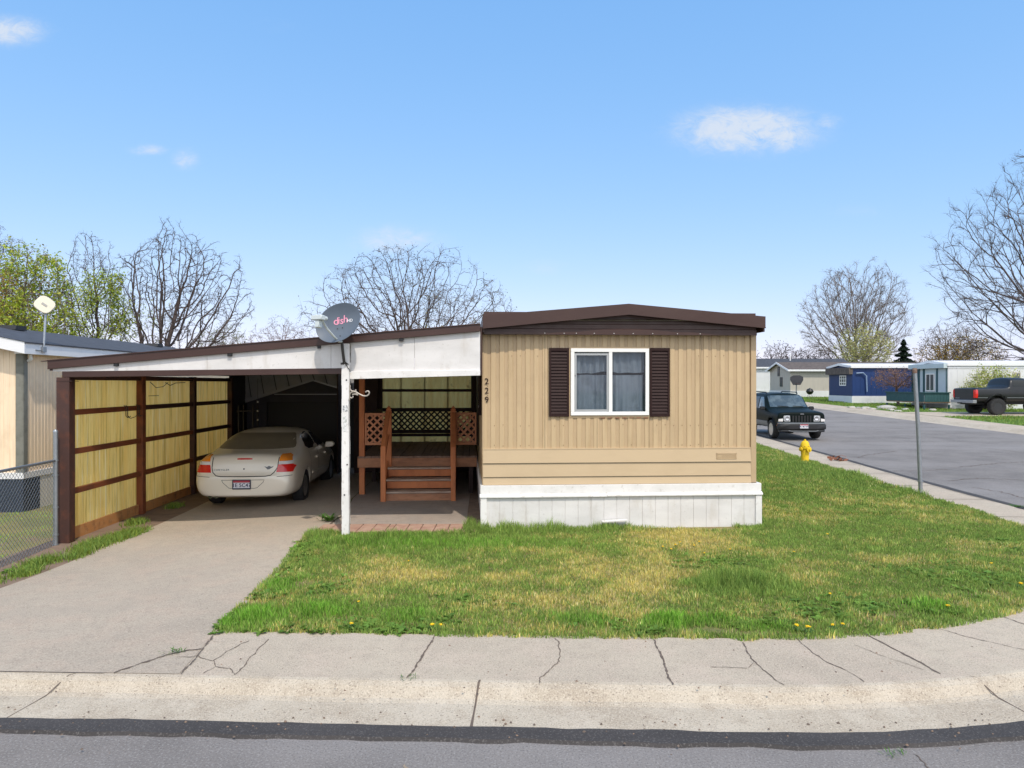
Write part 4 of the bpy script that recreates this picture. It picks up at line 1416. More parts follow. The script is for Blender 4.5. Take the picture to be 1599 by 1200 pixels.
def loft(stations, levels=2, wells=(), well_r=.36, well_w=.34, wx=.9):
    """stations [(y, [(x, z) bottom centre ... top centre])] -> smooth closed body mesh with wheel wells"""
    k = len(stations[0][1])
    vs, fs = [], []
    ring = 2 * k - 2
    for y, half in stations:
        for x, z in half: vs.append((x, y, z))
        for x, z in reversed(half[1:-1]): vs.append((-x, y, z))
    for i in range(len(stations) - 1):
        for j in range(ring):
            j2 = (j + 1) % ring
            fs.append((i * ring + j, i * ring + j2, (i + 1) * ring + j2, (i + 1) * ring + j))
    for base, flip in ((0, False), ((len(stations) - 1) * ring, True)):
        cap = []
        for j in range(k - 1):
            m0, m1 = (ring - j) % ring, (ring - j - 1) % ring
            a, b, c, d = j, j + 1, m1, m0
            f = [a, b] + ([c] if c != b else []) + ([d] if d != a else [])
            cap.append([base + q for q in (f if not flip else f[::-1])])
        fs += cap
    mb = MB().add(vs, fs)
    o = mb.build('tmp', [M['carpaint']])
    md = o.modifiers.new('s', 'SUBSURF'); md.levels = levels; md.render_levels = levels
    cut = None
    if wells:
        c = MB()
        for wy, wz in wells:
            for sx in (-1, 1):
                c.lathe([(0, 0), (well_r, 0), (well_r, well_w), (0, well_w)], 40, Matrix.Translation((sx * wx, wy, wz)) @ Matrix.Rotation(R(-90 * sx), 4, 'Y'))
        cut = c.build('cut', [M['black']])
        bm_ = o.modifiers.new('b', 'BOOLEAN'); bm_.object = cut; bm_.operation = 'DIFFERENCE'; bm_.solver = 'EXACT'
    dg = bpy.context.evaluated_depsgraph_get()
    me = bpy.data.meshes.new_from_object(o.evaluated_get(dg))
    bpy.data.objects.remove(o)
    if cut: bpy.data.objects.remove(cut)
    me.materials.clear()
    me.polygons.foreach_set('use_smooth', [True] * len(me.polygons))
    me.set_sharp_from_angle(angle=R(50))
    return me


class Body:
    def __init__(s, me):
        b = bmesh.new(); b.from_mesh(me)
        s.bvh = BVHTree.FromBMesh(b); b.free()

    def hit(s, p, axis):
        a, sg = axis[0], (1 if axis[1] == '+' else -1)
        if a == 'y': o, d = Vector((p[0], sg * 20, p[1])), Vector((0, -sg, 0))
        elif a == 'x': o, d = Vector((sg * 20, p[0], p[1])), Vector((-sg, 0, 0))
        else: o, d = Vector((p[0], p[1], 20)), Vector((0, 0, -1))
        h = s.bvh.ray_cast(o, d)
        if h[0] is None:
            q = o + d * 19.2
            h = s.bvh.find_nearest(q)
        n = h[1]
        if n.dot(d) > 0: n = -n
        return h[0], n

    def patch(s, poly, axis, m, name, parent, step=.04, lift=.006, depth=.02, round_=0):
        for _ in range(round_):
            q = []
            n = len(poly)
            for i in range(n):
                a, b = Vector(poly[i]), Vector(poly[(i + 1) % n])
                q += [tuple(a.lerp(b, .25)), tuple(a.lerp(b, .75))]
            poly = q
        v, f, n = fill2d(poly, step)
        hv = [s.hit((p.x, p.y), axis) for p in v]
        vs = [p + nn * lift for p, nn in hv]
        mb = MB().add(vs, [tuple(t) for t in f])
        lo = [hv[i][0] - hv[i][1] * depth for i in range(n)]
        b0 = len(mb.v)
        mb.add(lo, [])
        for i in range(n):
            j = (i + 1) % n
            mb.f.append([i, j, b0 + j, b0 + i]); mb.m.append(0)
        return mb.build(name, [m], parent, smooth=True)

    def line(s, pts, axis, w, mb, lift=.003, closed=False, m=0):
        P = resample(pts, .03, closed)
        if closed: P.append(P[0])
        vs = []
        for i, p in enumerate(P):
            t = (P[min(i + 1, len(P) - 1)] - P[max(i - 1, 0)]).normalized()
            nn = Vector((-t.y, t.x)) * w / 2
            for q in (p - nn, p + nn):
                h, n = s.hit((q.x, q.y), axis)
                vs.append(h + n * lift)
        mb.add(vs, [(2 * i, 2 * i + 1, 2 * i + 3, 2 * i + 2) for i in range(len(P) - 1)], m)
        return mb


def wheel(parent, x, y, r, w, rimmat, sgn, spokes=5, rr=.64, off_=.0, knob=0):
    """wheel (hub) with tyre and rim as its own pieces; sgn is the outer side"""
    Mx = Matrix.Translation((x, y, r)) @ Matrix.Rotation(R(90) * sgn, 4, 'Y')
    hub = MB().lathe([(0, w * .30), (r * .20, w * .30), (r * .20, -w * .3), (0, -w * .3)], 16, Mx).build('wheel', [M['plastic']], parent, smooth=True)
    R_ = r * rr
    tp = [(R_, -w * .45), (r * .86, -w * .52), (r * .95, -w * .49), (r, -w * .38), (r, w * .38), (r * .95, w * .49), (r * .86, w * .52), (R_, w * .45), (R_ * .97, w * .38), (R_ * .97, -w * .38), (R_, -w * .45)]
    mb = MB().lathe(tp, 40, Mx)
    if knob:
        for i in range(36):
            t = 2 * math.pi * i / 36
            for sx in (-1, 1):
                mb.box(-.018, .018, -.026, .026, -.02, .02, M=Mx @ Matrix.Rotation(t + sx * .04, 4, 'Z') @ Matrix.Translation((r * .985, 0, sx * w * .36)) @ Matrix.Rotation(R(90), 4, 'Y'))
    mb.build('tyre', [M['rubber']], hub, smooth=True)
    mb = MB().lathe([(R_ * .99, w * .44), (R_ * .93, w * .40), (R_ * .90, w * .2), (R_ * .9, -w * .4)], 40, Mx)
    mb.lathe([(0, w * .30), (R_ * .26, w * .28), (R_ * .28, w * .1), (0, w * .1)], 20, Mx)
    for i in range(spokes):
        t = 2 * math.pi * i / spokes
        mm = Mx @ Matrix.Rotation(t, 4, 'Z')
        ww = R_ * (.17 if spokes < 8 else .10)
        mb.prism([(R_ * .2, -ww * 1.1), (R_ * .93, -ww * .8), (R_ * .93, ww * .8), (R_ * .2, ww * 1.1)], w * .16, w * .30, axis='z')
        n = 8
        for k in range(len(mb.v) - n, len(mb.v)): mb.v[k] = tuple(mm @ Vector(mb.v[k]))
    mb.build('rim', [rimmat], hub, smooth=True)
    MB().lathe([(0, -w * .05), (R_ * .9, -w * .05), (R_ * .9, -w * .1), (0, -w * .1)], 24, Mx).build('brake_disc', [M['black']], hub)
    return hub


def plate(parent, loc, rotz, txt, w=.305, h=.155, frame=None):
    o = MB().box(-w / 2, w / 2, -.008, 0, -h / 2, h / 2).build('licence_plate', [M['plate_white']], parent, bevel=.003)
    o.location = loc; o.rotation_euler = (0, 0, rotz)
    MB().box(-w / 2 + .002, w / 2 - .002, -.010, -.0082, h * .22, h / 2 - .002).build('plate_band', [M['plate_red']], o)
    if frame:
        f = .012
        mb = MB().box(-w / 2 - .008, w / 2 + .008, -.016, -.002, -h / 2 - .012, -h / 2 + .012).box(-w / 2 - .008, w / 2 + .008, -.016, -.002, h / 2 - .004, h / 2 + .012)
        mb.box(-w / 2 - .012, -w / 2 + .004, -.0155, -.002, -h / 2, h / 2).box(w / 2 - .004, w / 2 + .012, -.0155, -.002, -h / 2, h / 2)
        mb.build('plate_frame', [frame], o)
    text('plate_lettering', txt, h * .62, (0, -.011, -h * .10), M['ink'], o, depth=.002, weight=.001)
    return o


# --- champagne sedan, seen from behind (rear bumper at local y = 0)
sedan = thing('sedan', 'dusty champagne four-door sedan parked nose-in under the carport', 'car', (-4.93, 13.02, -.075), R(4.4))
ST = [
    (0.00, [(0, .30), (.50, .30), (.66, .34), (.73, .46), (.72, .56), (.62, .62), (.40, .64), (0, .645)]),
    (0.05, [(0, .27), (.58, .27), (.77, .31), (.83, .47), (.81, .62), (.66, .68), (.42, .69), (0, .695)]),
    (0.13, [(0, .25), (.62, .25), (.82, .29), (.885, .50), (.86, .72), (.74, .95), (.48, .99), (0, 1.0)]),
    (0.22, [(0, .24), (.65, .24), (.86, .28), (.92, .52), (.90, .80), (.79, 1.005), (.52, 1.04), (0, 1.055)]),
    (0.60, [(0, .22), (.68, .22), (.89, .27), (.938, .55), (.925, .86), (.81, 1.03), (.54, 1.065), (0, 1.08)]),
    (0.86, [(0, .22), (.68, .22), (.89, .27), (.942, .56), (.93, .88), (.80, 1.06), (.60, 1.10), (0, 1.115)]),
    (1.28, [(0, .22), (.68, .22), (.89, .27), (.944, .57), (.935, .90), (.765, 1.17), (.63, 1.27), (0, 1.31)]),
    (1.72, [(0, .22), (.68, .22), (.89, .27), (.945, .57), (.935, .91), (.755, 1.24), (.615, 1.385), (0, 1.425)]),
    (2.40, [(0, .22), (.68, .22), (.89, .27), (.945, .57), (.935, .905), (.76, 1.26), (.62, 1.41), (0, 1.45)]),
    (3.00, [(0, .22), (.68, .22), (.89, .27), (.945, .57), (.93, .90), (.76, 1.20), (.61, 1.345), (0, 1.39)]),
    (3.62, [(0, .22), (.68, .22), (.89, .27), (.94, .56), (.92, .87), (.75, .97), (.52, 1.01), (0, 1.03)]),
    (4.30, [(0, .22), (.66, .22), (.87, .27), (.92, .54), (.89, .78), (.72, .87), (.50, .89), (0, .91)]),
    (4.78, [(0, .24), (.60, .24), (.80, .29), (.85, .50), (.82, .64), (.64, .72), (.42, .74), (0, .75)]),
    (4.98, [(0, .28), (.45, .28), (.60, .32), (.62, .46), (.6, .55), (.48, .60), (.3, .61), (0, .62)]),
]
me = loft(ST, 2, [(1.10, .335), (3.96, .335)], .375, .34, .97)
# cutters start at the outside and run inwards: see wx
body = link('body', me, sedan, [M['carpaint']])
B = Body(me)
# dusty rear window and side glass
B.patch([(-.70, 1.085), (.70, 1.085), (.735, 1.12), (.615, 1.31), (.54, 1.35), (-.54, 1.35), (-.615, 1.31), (-.735, 1.12)], 'y-', M['cardust'], 'rear_window', sedan, .05, .004, .01, 1)
for sx in '+-':
    B.patch([(1.36, 1.03), (2.22, 1.005), (2.22, 1.335), (1.85, 1.325), (1.55, 1.25)], 'x' + sx, M['carglass'], 'side_window', sedan, .06, .004, .01, 1)
    B.patch([(2.28, 1.005), (3.25, .985), (3.18, 1.08), (2.85, 1.27), (2.28, 1.335)], 'x' + sx, M['carglass'], 'side_window', sedan, .06, .004, .01, 1)
    mb = MB()
    B.line([(1.50, .98), (1.46, .62), (1.62, .34), (2.2, .30), (2.25, .96)], 'x' + sx, .009, mb)
    B.line([(2.25, .96), (2.27, .30), (3.35, .30), (3.42, .60), (3.40, .93)], 'x' + sx, .009, mb)
    mb.build('door_seam', [M['seam']], body)
    B.patch([(1.62, .50), (3.40, .50), (3.40, .545), (1.62, .545)], 'x' + sx, M['carpaint'], 'side_moulding', sedan, .06, .014, .01)
    for yy in (2.02, 2.98):
        B.patch([(yy, .79), (yy + .19, .79), (yy + .19, .825), (yy, .825)], 'x' + sx, M['carpaint'], 'door_handle', sedan, .03, .025, .0)
B.patch([(-.62, 1.02), (.62, 1.0), (.55, 1.02), (-.55, 1.02)], 'y+', M['shield'], 'windscreen', sedan, .06, .004, .01)
# trunk lid edge, moulded plate recess
mb = MB()
B.line([(-.575, .985), (-.575, .80), (-.55, .72), (-.49, .665), (-.40, .648), (0, .645), (.40, .648), (.49, .665), (.55, .72), (.60, .80), (.615, .985)], 'y-', .014, mb)
B.line([(-.38, .585), (.38, .585), (.36, .54), (.25, .44), (.20, .432), (-.20, .432), (-.25, .44), (-.36, .54)], 'y-', .007, mb, closed=True)
B.line([(-.86, .655), (-.60, .64)], 'y-', .008, mb); B.line([(.60, .64), (.86, .655)], 'y-', .008, mb)
mb.build('trunk_seam', [M['seam']], body)
# lamps wrap round the corners: amber over white over red
for sx in (-1, 1):
    def fl(p): return [(sx * a, .70 + (b - .70) * 1.14) for a, b in p]
    lampo = B.patch(fl([(.585, .715), (.86, .715), (.885, .80), (.845, .835), (.61, .835)]), 'y-', M['red_lens'], 'tail_light', sedan, .035, .010, .02)
    B.patch(fl([(.612, .838), (.845, .838), (.828, .885), (.62, .885)]), 'y-', M['clear_lens'], 'lens', lampo, .035, .010, .02)
    B.patch(fl([(.622, .888), (.826, .888), (.79, .955), (.74, .982), (.632, .985)]), 'y-', M['amber_lens'], 'lens', lampo, .035, .010, .02)
B.patch([(-.13, .945), (.13, .945), (.14, .955), (.13, .968), (-.13, .968), (-.14, .955)], 'y-', M['red_lens'], 'brake_light', sedan, .03, .010, .01, 1)
h, n_ = B.hit((0, .51), 'y-')
plate(sedan, (-.02, h.y - .006, .505), 0, '1E 5C47', frame=M['plate_blue'])
# tiny dark script, key hole and the winged badge
h, n_ = B.hit((-.44, .765), 'y-')
text('badge', 'CHRYSLER', .05, (-.40, h.y - .008, .765), M['greyclad'], sedan, depth=.002, spacing=1.25)
h, n_ = B.hit((0, .78), 'y-')
MB().lathe([(0, 0), (.014, 0), (.014, .006), (0, .006)], 10, Matrix.Translation((.0, h.y - .007, .78)) @ Matrix.Rotation(R(-90), 4, 'X')).build('key_hole', [M['black']], sedan)
h, n_ = B.hit((.45, .80), 'y-')
mb = MB().prism([(-.085, .03), (-.03, .012), (-.02, .03), (.02, .03), (.03, .012), (.085, .03), (.05, -.005), (.03, -.03), (-.03, -.03), (-.05, -.005)], -.006, 0)
for p in mb.v: pass
bd = mb.build('badge', [M['greyclad']], sedan); bd.location = (.45, h.y - .004, .80); bd.rotation_euler = (0, 0, R(12))
# twin exhaust tips, rear valance
mb = MB()
for dx in (-.60, -.49): mb.tube([(dx, .05, .29), (dx, .30, .29)], [.036, .036], 14).lathe([(0, 0), (.03, 0)], 12, Matrix.Translation((dx, .048, .29)) @ Matrix.Rotation(R(90), 4, 'X'), m=1)
mb.build('exhaust_tip', [M['chrome'], M['black']], sedan, smooth=True)
for sx in (-1, 1):
    MB().prism([(-.02, -.06), (.16, -.05), (.20, .02), (.15, .075), (.0, .07)], -.05, .06).build('mirror', [M['carpaint']], sedan, smooth=True, bevel=.015).location = (sx * .93 if sx > 0 else -.93 - .18, 3.12, .97)
    for yy in (1.10, 3.96):
        wheel(sedan, sx * .80, yy, .33, .215, M['alloy'], sx, 5)

# --- dark green off-roader, seen from the front (front bumper at local y = 0)
JX, JY = 11.05, 27.0
suv = thing('suv', 'dark green boxy off-road SUV parked at the kerb facing the camera', 'car', (JX, JY, zg(JX, JY + 1.5) - .13), R(-1.0))
ST = [
    (.10, [(0, .42), (.62, .42), (.78, .46), (.87, .72), (.86, .95), (.77, 1.0), (.42, 1.01), (0, 1.015)]),
    (.14, [(0, .40), (.68, .40), (.84, .46), (.90, .74), (.89, .98), (.80, 1.045), (.45, 1.06), (0, 1.065)]),
    (.40, [(0, .38), (.70, .38), (.86, .46), (.915, .76), (.90, 1.01), (.80, 1.085), (.48, 1.10), (0, 1.105)]),
    (1.25, [(0, .38), (.70, .38), (.86, .46), (.92, .78), (.90, 1.04), (.77, 1.125), (.5, 1.15), (0, 1.16)]),
    (1.42, [(0, .38), (.70, .38), (.86, .46), (.92, .78), (.90, 1.05), (.80, 1.155), (.64, 1.18), (0, 1.19)]),
    (1.92, [(0, .38), (.70, .38), (.86, .46), (.92, .78), (.905, 1.06), (.81, 1.44), (.735, 1.70), (0, 1.745)]),
    (2.08, [(0, .38), (.70, .38), (.86, .46), (.92, .78), (.905, 1.06), (.815, 1.46), (.745, 1.745), (0, 1.785)]),
    (3.2, [(0, .38), (.70, .38), (.86, .46), (.92, .78), (.905, 1.06), (.82, 1.46), (.75, 1.755), (0, 1.80)]),
    (4.15, [(0, .38), (.70, .38), (.86, .46), (.91, .78), (.90, 1.06), (.81, 1.46), (.74, 1.74), (0, 1.785)]),
    (4.34, [(0, .42), (.68, .42), (.83, .5), (.88, .78), (.87, 1.05), (.78, 1.42), (.70, 1.66), (0, 1.71)]),
    (4.40, [(0, .5), (.6, .5), (.75, .58), (.80, .78), (.78, 1.0), (.7, 1.36), (.6, 1.52), (0, 1.57)]),
]
me = loft(ST, 2, [(.88, .38), (3.55, .38)], .44, .4, .96)
body = link('body', me, suv, [M['jeep']])
B = Body(me)
B.patch([(-.73, 1.215), (.73, 1.215), (.68, 1.63), (.60, 1.665), (-.60, 1.665), (-.68, 1.63)], 'y-', M['shield'], 'windscreen', suv, .06, .004, .01)
mb = MB()
for s_, x0 in ((1, -.45), (1, .15)):
    a, n0 = B.hit((x0 + .42, 1.215), 'y-'); b, n1 = B.hit((x0, 1.24), 'y-')
    mb.tube([a + n0 * .02, b + n1 * .02], .010, 5)
mb.build('wiper', [M['black']], suv)
for sx in '+-':
    B.patch([(1.72, 1.14), (2.42, 1.14), (2.42, 1.60), (2.12, 1.60), (1.98, 1.50)], 'x' + sx, M['shield'], 'side_window', suv, .06, .004, .01)
    B.patch([(2.52, 1.14), (3.25, 1.14), (3.25, 1.61), (2.52, 1.61)], 'x' + sx, M['carglass'], 'side_window', suv, .06, .004, .01)
    B.patch([(3.38, 1.14), (4.10, 1.16), (4.05, 1.58), (3.38, 1.61)], 'x' + sx, M['carglass'], 'side_window', suv, .06, .004, .01)
    B.patch([(1.34, .46), (3.08, .46), (3.08, .66), (1.34, .66)], 'x' + sx, M['greyclad'], 'door_cladding', suv, .08, .018, .01)
    mb = MB()
    B.line([(1.46, 1.12), (1.46, .5)], 'x' + sx, .012, mb); B.line([(2.47, 1.12), (2.47, .5)], 'x' + sx, .012, mb); B.line([(3.3, 1.12), (3.2, .8)], 'x' + sx, .012, mb)
    mb.build('door_seam', [M['seam']], body)
    for wy in (.88, 3.55):
        arc = [(wy + .47 * math.cos(t), .38 + .47 * math.sin(t)) for t in np.linspace(R(-8), R(188), 22)] + [(wy + .40 * math.cos(t), .38 + .40 * math.sin(t)) for t in np.linspace(R(188), R(-8), 22)]
        B.patch(arc, 'x' + sx, M['plastic'], 'wheel_arch', suv, .07, .022, .02)
for sx in (-1, 1):
    for wy in (.88, 3.55): wheel(suv, sx * .80, wy, .365, .24, M['alloy'], sx, 5, .66)
    def fl(p): return [(sx * a, b) for a, b in p]
    hl = B.patch(fl([(.44, .70), (.66, .70), (.69, .76), (.69, .90), (.66, .925), (.46, .925)]), 'y-', M['lamp_lens'], 'headlight', suv, .04, .014, .01)
    h, n_ = B.hit((sx * .555, .82), 'y-')
    mb = MB().lathe([(.095, 0), (.10, .006), (.085, .010), (.06, .004), (0, .003)], 20, Matrix.Translation(h + n_ * .014) @ Matrix.Rotation(R(90), 4, 'X'))
    mb.build('reflector', [M['chrome']], hl, smooth=True)
    B.patch(fl([(.715, .70), (.875, .70), (.865, .79), (.72, .81)]), 'y-', M['clear_lens'], 'turn_signal', suv, .04, .020, .01)
    B.patch(fl([(.825, .50), (.86, .50), (.86, .62), (.825, .62)]), 'y-', M['amber_lens'], 'marker_light', suv, .04, .05, .01)
    MB().prism([(0, 0), (.20, .01), (.22, .06), (.20, .15), (.03, .15), (0, .1)] if sx > 0 else [(0, 0), (-.20, .01), (-.22, .06), (-.20, .15), (-.03, .15), (0, .1)], 1.62, 1.74).build('mirror', [M['black']], suv, smooth=True, bevel=.02).location = (sx * .87, 0, 1.08)
    MB().tube([(sx * .62, 2.2, 1.74), (sx * .62, 2.3, 1.79), (sx * .62, 3.9, 1.81), (sx * .62, 4.05, 1.75)], .022, 8).build('roof_rail', [M['black']], suv, smooth=True)
gr = B.patch([(-.40, .68), (.40, .68), (.405, .92), (-.405, .92)], 'y-', M['black'], 'grille', suv, .05, .012, .01)
mb = MB()
for i in range(8):
    xx = -.385 + i * .11
    h, n_ = B.hit((xx, .80), 'y-')
    mb.box(xx - .022, xx + .022, h.y - .03, h.y - .008, .68, .925)
mb.build('grille_bar', [M['jeep']], gr, bevel=.006)
h, n_ = B.hit((0, .97), 'y-')
MB().box(-.07, .07, h.y - .03, h.y - .0, .975, .995).build('badge', [M['alloy']], suv)
# bumper in two tones
mb = MB().prism([(-.92, .10), (-.86, .0), (-.5, -.06), (.5, -.06), (.86, .0), (.92, .10), (.92, .22), (-.92, .22)], .395, .60, axis='z')
mb.build('bumper', [M['black']], suv, bevel=.03, smooth=True)
MB().prism([(-.90, .12), (-.86, .03), (-.5, -.035), (.5, -.035), (.86, .03), (.90, .12), (.9, .2), (-.9, .2)], .605, .655, axis='z').build('bumper_top', [M['greyclad']], suv, bevel=.015, smooth=True)
MB().prism([(-.88, .12), (-.8, .02), (-.5, -.04), (.5, -.04), (.8, .02), (.88, .12), (.88, .2), (-.88, .2)], .30, .39, axis='z').build('lower_valance', [M['plastic']], suv, bevel=.02, smooth=True)
mb = MB().tube([(-.56, -.055, .36), (-.45, -.07, .335), (.45, -.07, .335), (.56, -.055, .36)], .012, 6)
mb.build('valance_strip', [M['greyclad']], suv)
plate(suv, (.02, -.066, .525), 0, '1A M1W6', frame=M['chrome'])

# --- charcoal pickup on big tyres across the street (tailgate at local y = 0, nose along +y)
PX, PY = 26.05, 41.0
pk = thing('pickup_truck', 'lifted charcoal pickup truck on big off-road tyres parked on the far driveway', 'truck', (PX, PY, zg(PX + 1.3, PY - .9) + .014), R(-90 + 3))
Zl = .80
ST = [
    (.00, [(0, Zl), (.70, Zl), (.82, Zl + .05), (.90, Zl + .25), (.90, Zl + .50), (.88, Zl + .66), (.70, Zl + .68), (0, Zl + .68)]),
    (.03, [(0, Zl - .02), (.75, Zl - .02), (.88, Zl), (.96, Zl + .25), (.96, Zl + .50), (.94, Zl + .69), (.75, Zl + .71), (0, Zl + .71)]),
    (.10, [(0, Zl - .05), (.75, Zl - .05), (.92, Zl - .02), (.99, Zl + .25), (.98, Zl + .52), (.96, Zl + .71), (.75, Zl + .725), (0, Zl + .725)]),
    (1.0, [(0, Zl - .05), (.75, Zl - .05), (.92, Zl - .02), (1.0, Zl + .25), (.99, Zl + .52), (.96, Zl + .72), (.75, Zl + .73), (0, Zl + .73)]),
    (1.98, [(0, Zl - .05), (.75, Zl - .05), (.92, Zl - .02), (1.0, Zl + .25), (.99, Zl + .52), (.96, Zl + .73), (.75, Zl + .74), (0, Zl + .74)]),
    (2.05, [(0, Zl - .05), (.75, Zl - .05), (.92, Zl - .02), (1.0, Zl + .25), (.99, Zl + .52), (.93, Zl + .80), (.80, Zl + .95), (0, Zl + 1.0)]),
    (2.12, [(0, Zl - .05), (.75, Zl - .05), (.92, Zl - .02), (1.0, Zl + .25), (.99, Zl + .58), (.90, Zl + 1.04), (.78, Zl + 1.27), (0, Zl + 1.31)]),
    (2.3, [(0, Zl - .05), (.75, Zl - .05), (.92, Zl - .02), (1.0, Zl + .25), (.99, Zl + .58), (.90, Zl + 1.06), (.79, Zl + 1.32), (0, Zl + 1.36)]),
    (3.7, [(0, Zl - .05), (.75, Zl - .05), (.92, Zl - .02), (1.0, Zl + .25), (.99, Zl + .58), (.90, Zl + 1.04), (.78, Zl + 1.28), (0, Zl + 1.33)]),
    (4.35, [(0, Zl - .05), (.75, Zl - .05), (.92, Zl - .02), (1.0, Zl + .25), (.98, Zl + .58), (.86, Zl + .72), (.6, Zl + .78), (0, Zl + .80)]),
    (5.5, [(0, Zl - .05), (.72, Zl - .05), (.9, Zl - .02), (.97, Zl + .22), (.95, Zl + .52), (.82, Zl + .64), (.6, Zl + .68), (0, Zl + .70)]),
    (5.75, [(0, Zl), (.6, Zl), (.78, Zl + .04), (.84, Zl + .2), (.82, Zl + .45), (.7, Zl + .55), (.5, Zl + .58), (0, Zl + .6)]),
]
me = loft(ST, 2, [(1.28, .60), (4.85, .60)], .52, .42, 1.03)
body = link('body', me, pk, [M['truck']])
B = Body(me)
for sx in (-1, 1):
    B.patch([(sx * a, b) for a, b in [(.80, Zl + .17), (.955, Zl + .17), (.955, Zl + .62), (.80, Zl + .62)]], 'y-', M['red_lens'], 'tail_light', pk, .06, .012, .02)
    s_ = '+' if sx > 0 else '-'
    B.patch([(.0, Zl + .17), (.14, Zl + .17), (.14, Zl + .62), (.0, Zl + .62)], 'x' + s_, M['red_lens'], 'tail_light_side', pk, .06, .012, .02)
    B.patch([(2.20, Zl + .80), (3.02, Zl + .78), (3.02, Zl + 1.22), (2.24, Zl + 1.24)], 'x' + s_, M['carglass'], 'side_window', pk, .08, .006, .01)
    B.patch([(3.10, Zl + .78), (4.0, Zl + .76), (3.62, Zl + 1.20), (3.10, Zl + 1.22)], 'x' + s_, M['carglass'], 'side_window', pk, .08, .006, .01)
    mb = MB()
    B.line([(2.02, Zl + .72), (2.02, Zl + .0)], 'x' + s_, .02, mb); B.line([(3.06, Zl + .72), (3.06, Zl + .02)], 'x' + s_, .015, mb)
    mb.build('door_seam', [M['seam']], body)
    B.patch([(.15, Zl + .165), (.72, Zl + .165), (.72, Zl + .20), (.15, Zl + .20)], 'x' + s_, M['greyclad'], 'side_strip', pk, .1, .008, .01)
    B.patch([(1.85, Zl + .165), (5.2, Zl + .165), (5.2, Zl + .20), (1.85, Zl + .20)], 'x' + s_, M['greyclad'], 'side_strip', pk, .1, .008, .01)
    arc = [(1.28 + .60 * math.cos(t), .62 + .58 * math.sin(t)) for t in np.linspace(R(14), R(166), 22)] + [(1.28 + .51 * math.cos(t), .62 + .49 * math.sin(t)) for t in np.linspace(R(166), R(14), 22)]
    B.patch(arc, 'x' + s_, M['plastic'], 'wheel_arch', pk, .08, .05, .02)
    for wy in (1.28, 4.85): wheel(pk, sx * .90, wy, .465, .33, M['plastic'], sx, 8, .52, knob=1)
mb = MB()
B.line([(-.76, Zl + .08), (-.76, Zl + .66)], 'y-', .015, mb); B.line([(.76, Zl + .08), (.76, Zl + .66)], 'y-', .015, mb)
mb.build('tailgate_seam', [M['seam']], body)
B.patch([(-.20, Zl + .50), (.20, Zl + .50), (.20, Zl + .57), (-.20, Zl + .57)], 'y-', M['plastic'], 'tailgate_handle', pk, .06, .015, .01)
B.patch([(-.70, Zl + .12), (-.35, Zl + .12), (-.35, Zl + .16), (-.70, Zl + .16)], 'y-', M['greyclad'], 'badge', pk, .06, .008, .01)
MB().box(-.70, .70, .15, 1.9, Zl + .735, Zl + .742).build('dark_bed_patch', [M['black']], pk)  # black sheet on the closed top, painted as the bed's dark inside
MB().prism([(-1.0, .05), (-.95, -.14), (.95, -.14), (1.0, .05), (.9, .12), (-.9, .12)], Zl - .13, Zl + .045, axis='z').build('rear_bumper', [mat('dull_chrome', (.30, .31, .32), rough=.4, metal=.6)], pk, bevel=.015)
MB().box(-.035, .035, -.38, .1, Zl - .17, Zl - .10).build('hitch', [M['black']], pk)
MB().box(-.42, .42, .1, 5.4, Zl - .22, Zl - .05).tube([(-.85, 1.28, .465), (.85, 1.28, .465)], .07, 10).tube([(-.85, 4.85, .465), (.85, 4.85, .465)], .07, 10).lathe([(0, -.17), (.14, -.1), (.17, 0), (.14, .1), (0, .17)], 12, Matrix.Translation((0, 1.28, .465))).build('chassis', [M['black']], pk)

# ------------------------------------------------------------------ small street things
q = G(1257, 722)
hyd = thing('fire_hydrant', 'bright yellow fire hydrant at the edge of the lawn beside the side street pavement', 'fire hydrant', (q.x, q.y, q.z - .03), R(20))
prof = [(.135, 0), (.135, .03), (.105, .04), (.10, .06), (.112, .40), (.128, .41), (.135, .44), (.135, .47), (.12, .48)]
MB().lathe(prof, 24).build('barrel', [M['hyd']], hyd, smooth=True)
mb = MB().lathe([(.125, .481), (.122, .50), (.105, .57), (.075, .615), (.04, .632), (.04, .637), (0, .637)], 24)
mb.build('bonnet', [M['hyd']], hyd, smooth=True)
MB().lathe([(.028, .636), (.028, .675), (0, .676)], 5).build('operating_nut', [M['hyd']], hyd)
for a, r_, l in ((0, .045, .165), (180, .045, .165), (270, .06, .17)):
    Mx = Matrix.Translation((0, 0, .40)) @ Matrix.Rotation(R(a), 4, 'Z') @ Matrix.Rotation(R(90), 4, 'Y')
    MB().lathe([(r_, .08), (r_, l - .04), (r_ * 1.25, l - .038), (r_ * 1.25, l), (r_ * .4, l + .004), (r_ * .4, l + .03), (0, l + .03)], 14, Mx).build('outlet', [M['hyd']], hyd, smooth=True)
mb = MB()
for k in range(8):
    t = 2 * math.pi * k / 8
    mb.lathe([(0, .468), (.012, .468), (.012, .492), (0, .492)], 6, Matrix.Translation((.122 * math.cos(t), .122 * math.sin(t), 0)))
mb.build('flange_bolt', [M['hydd']], hyd)
q = G(1438, 771)
sp_ = thing('sign_post', 'bare galvanised metal post standing at the lawn corner by the side street', 'post', (q.x, q.y, q.z))
mb = MB().tube([(0, 0, -.1), (-.05, 0, 1.2), (-.128, 0, CAMH + 24.5 * q.y / F - q.z)], .040, 16)
mb.build('pole', [M['galv']], sp_, smooth=True)
tp = (-.128, 0, CAMH + 24.5 * q.y / F - q.z)
MB().lathe([(.046, -.10), (.046, -.01), (.038, .004), (0, .005)], 16, Matrix.Translation(tp)).build('cap', [mat('rusty_cap', (.16, .09, .06), [((.3, .28, .26), 12, .5, .7, .6)], rough=.7)], sp_, smooth=True)
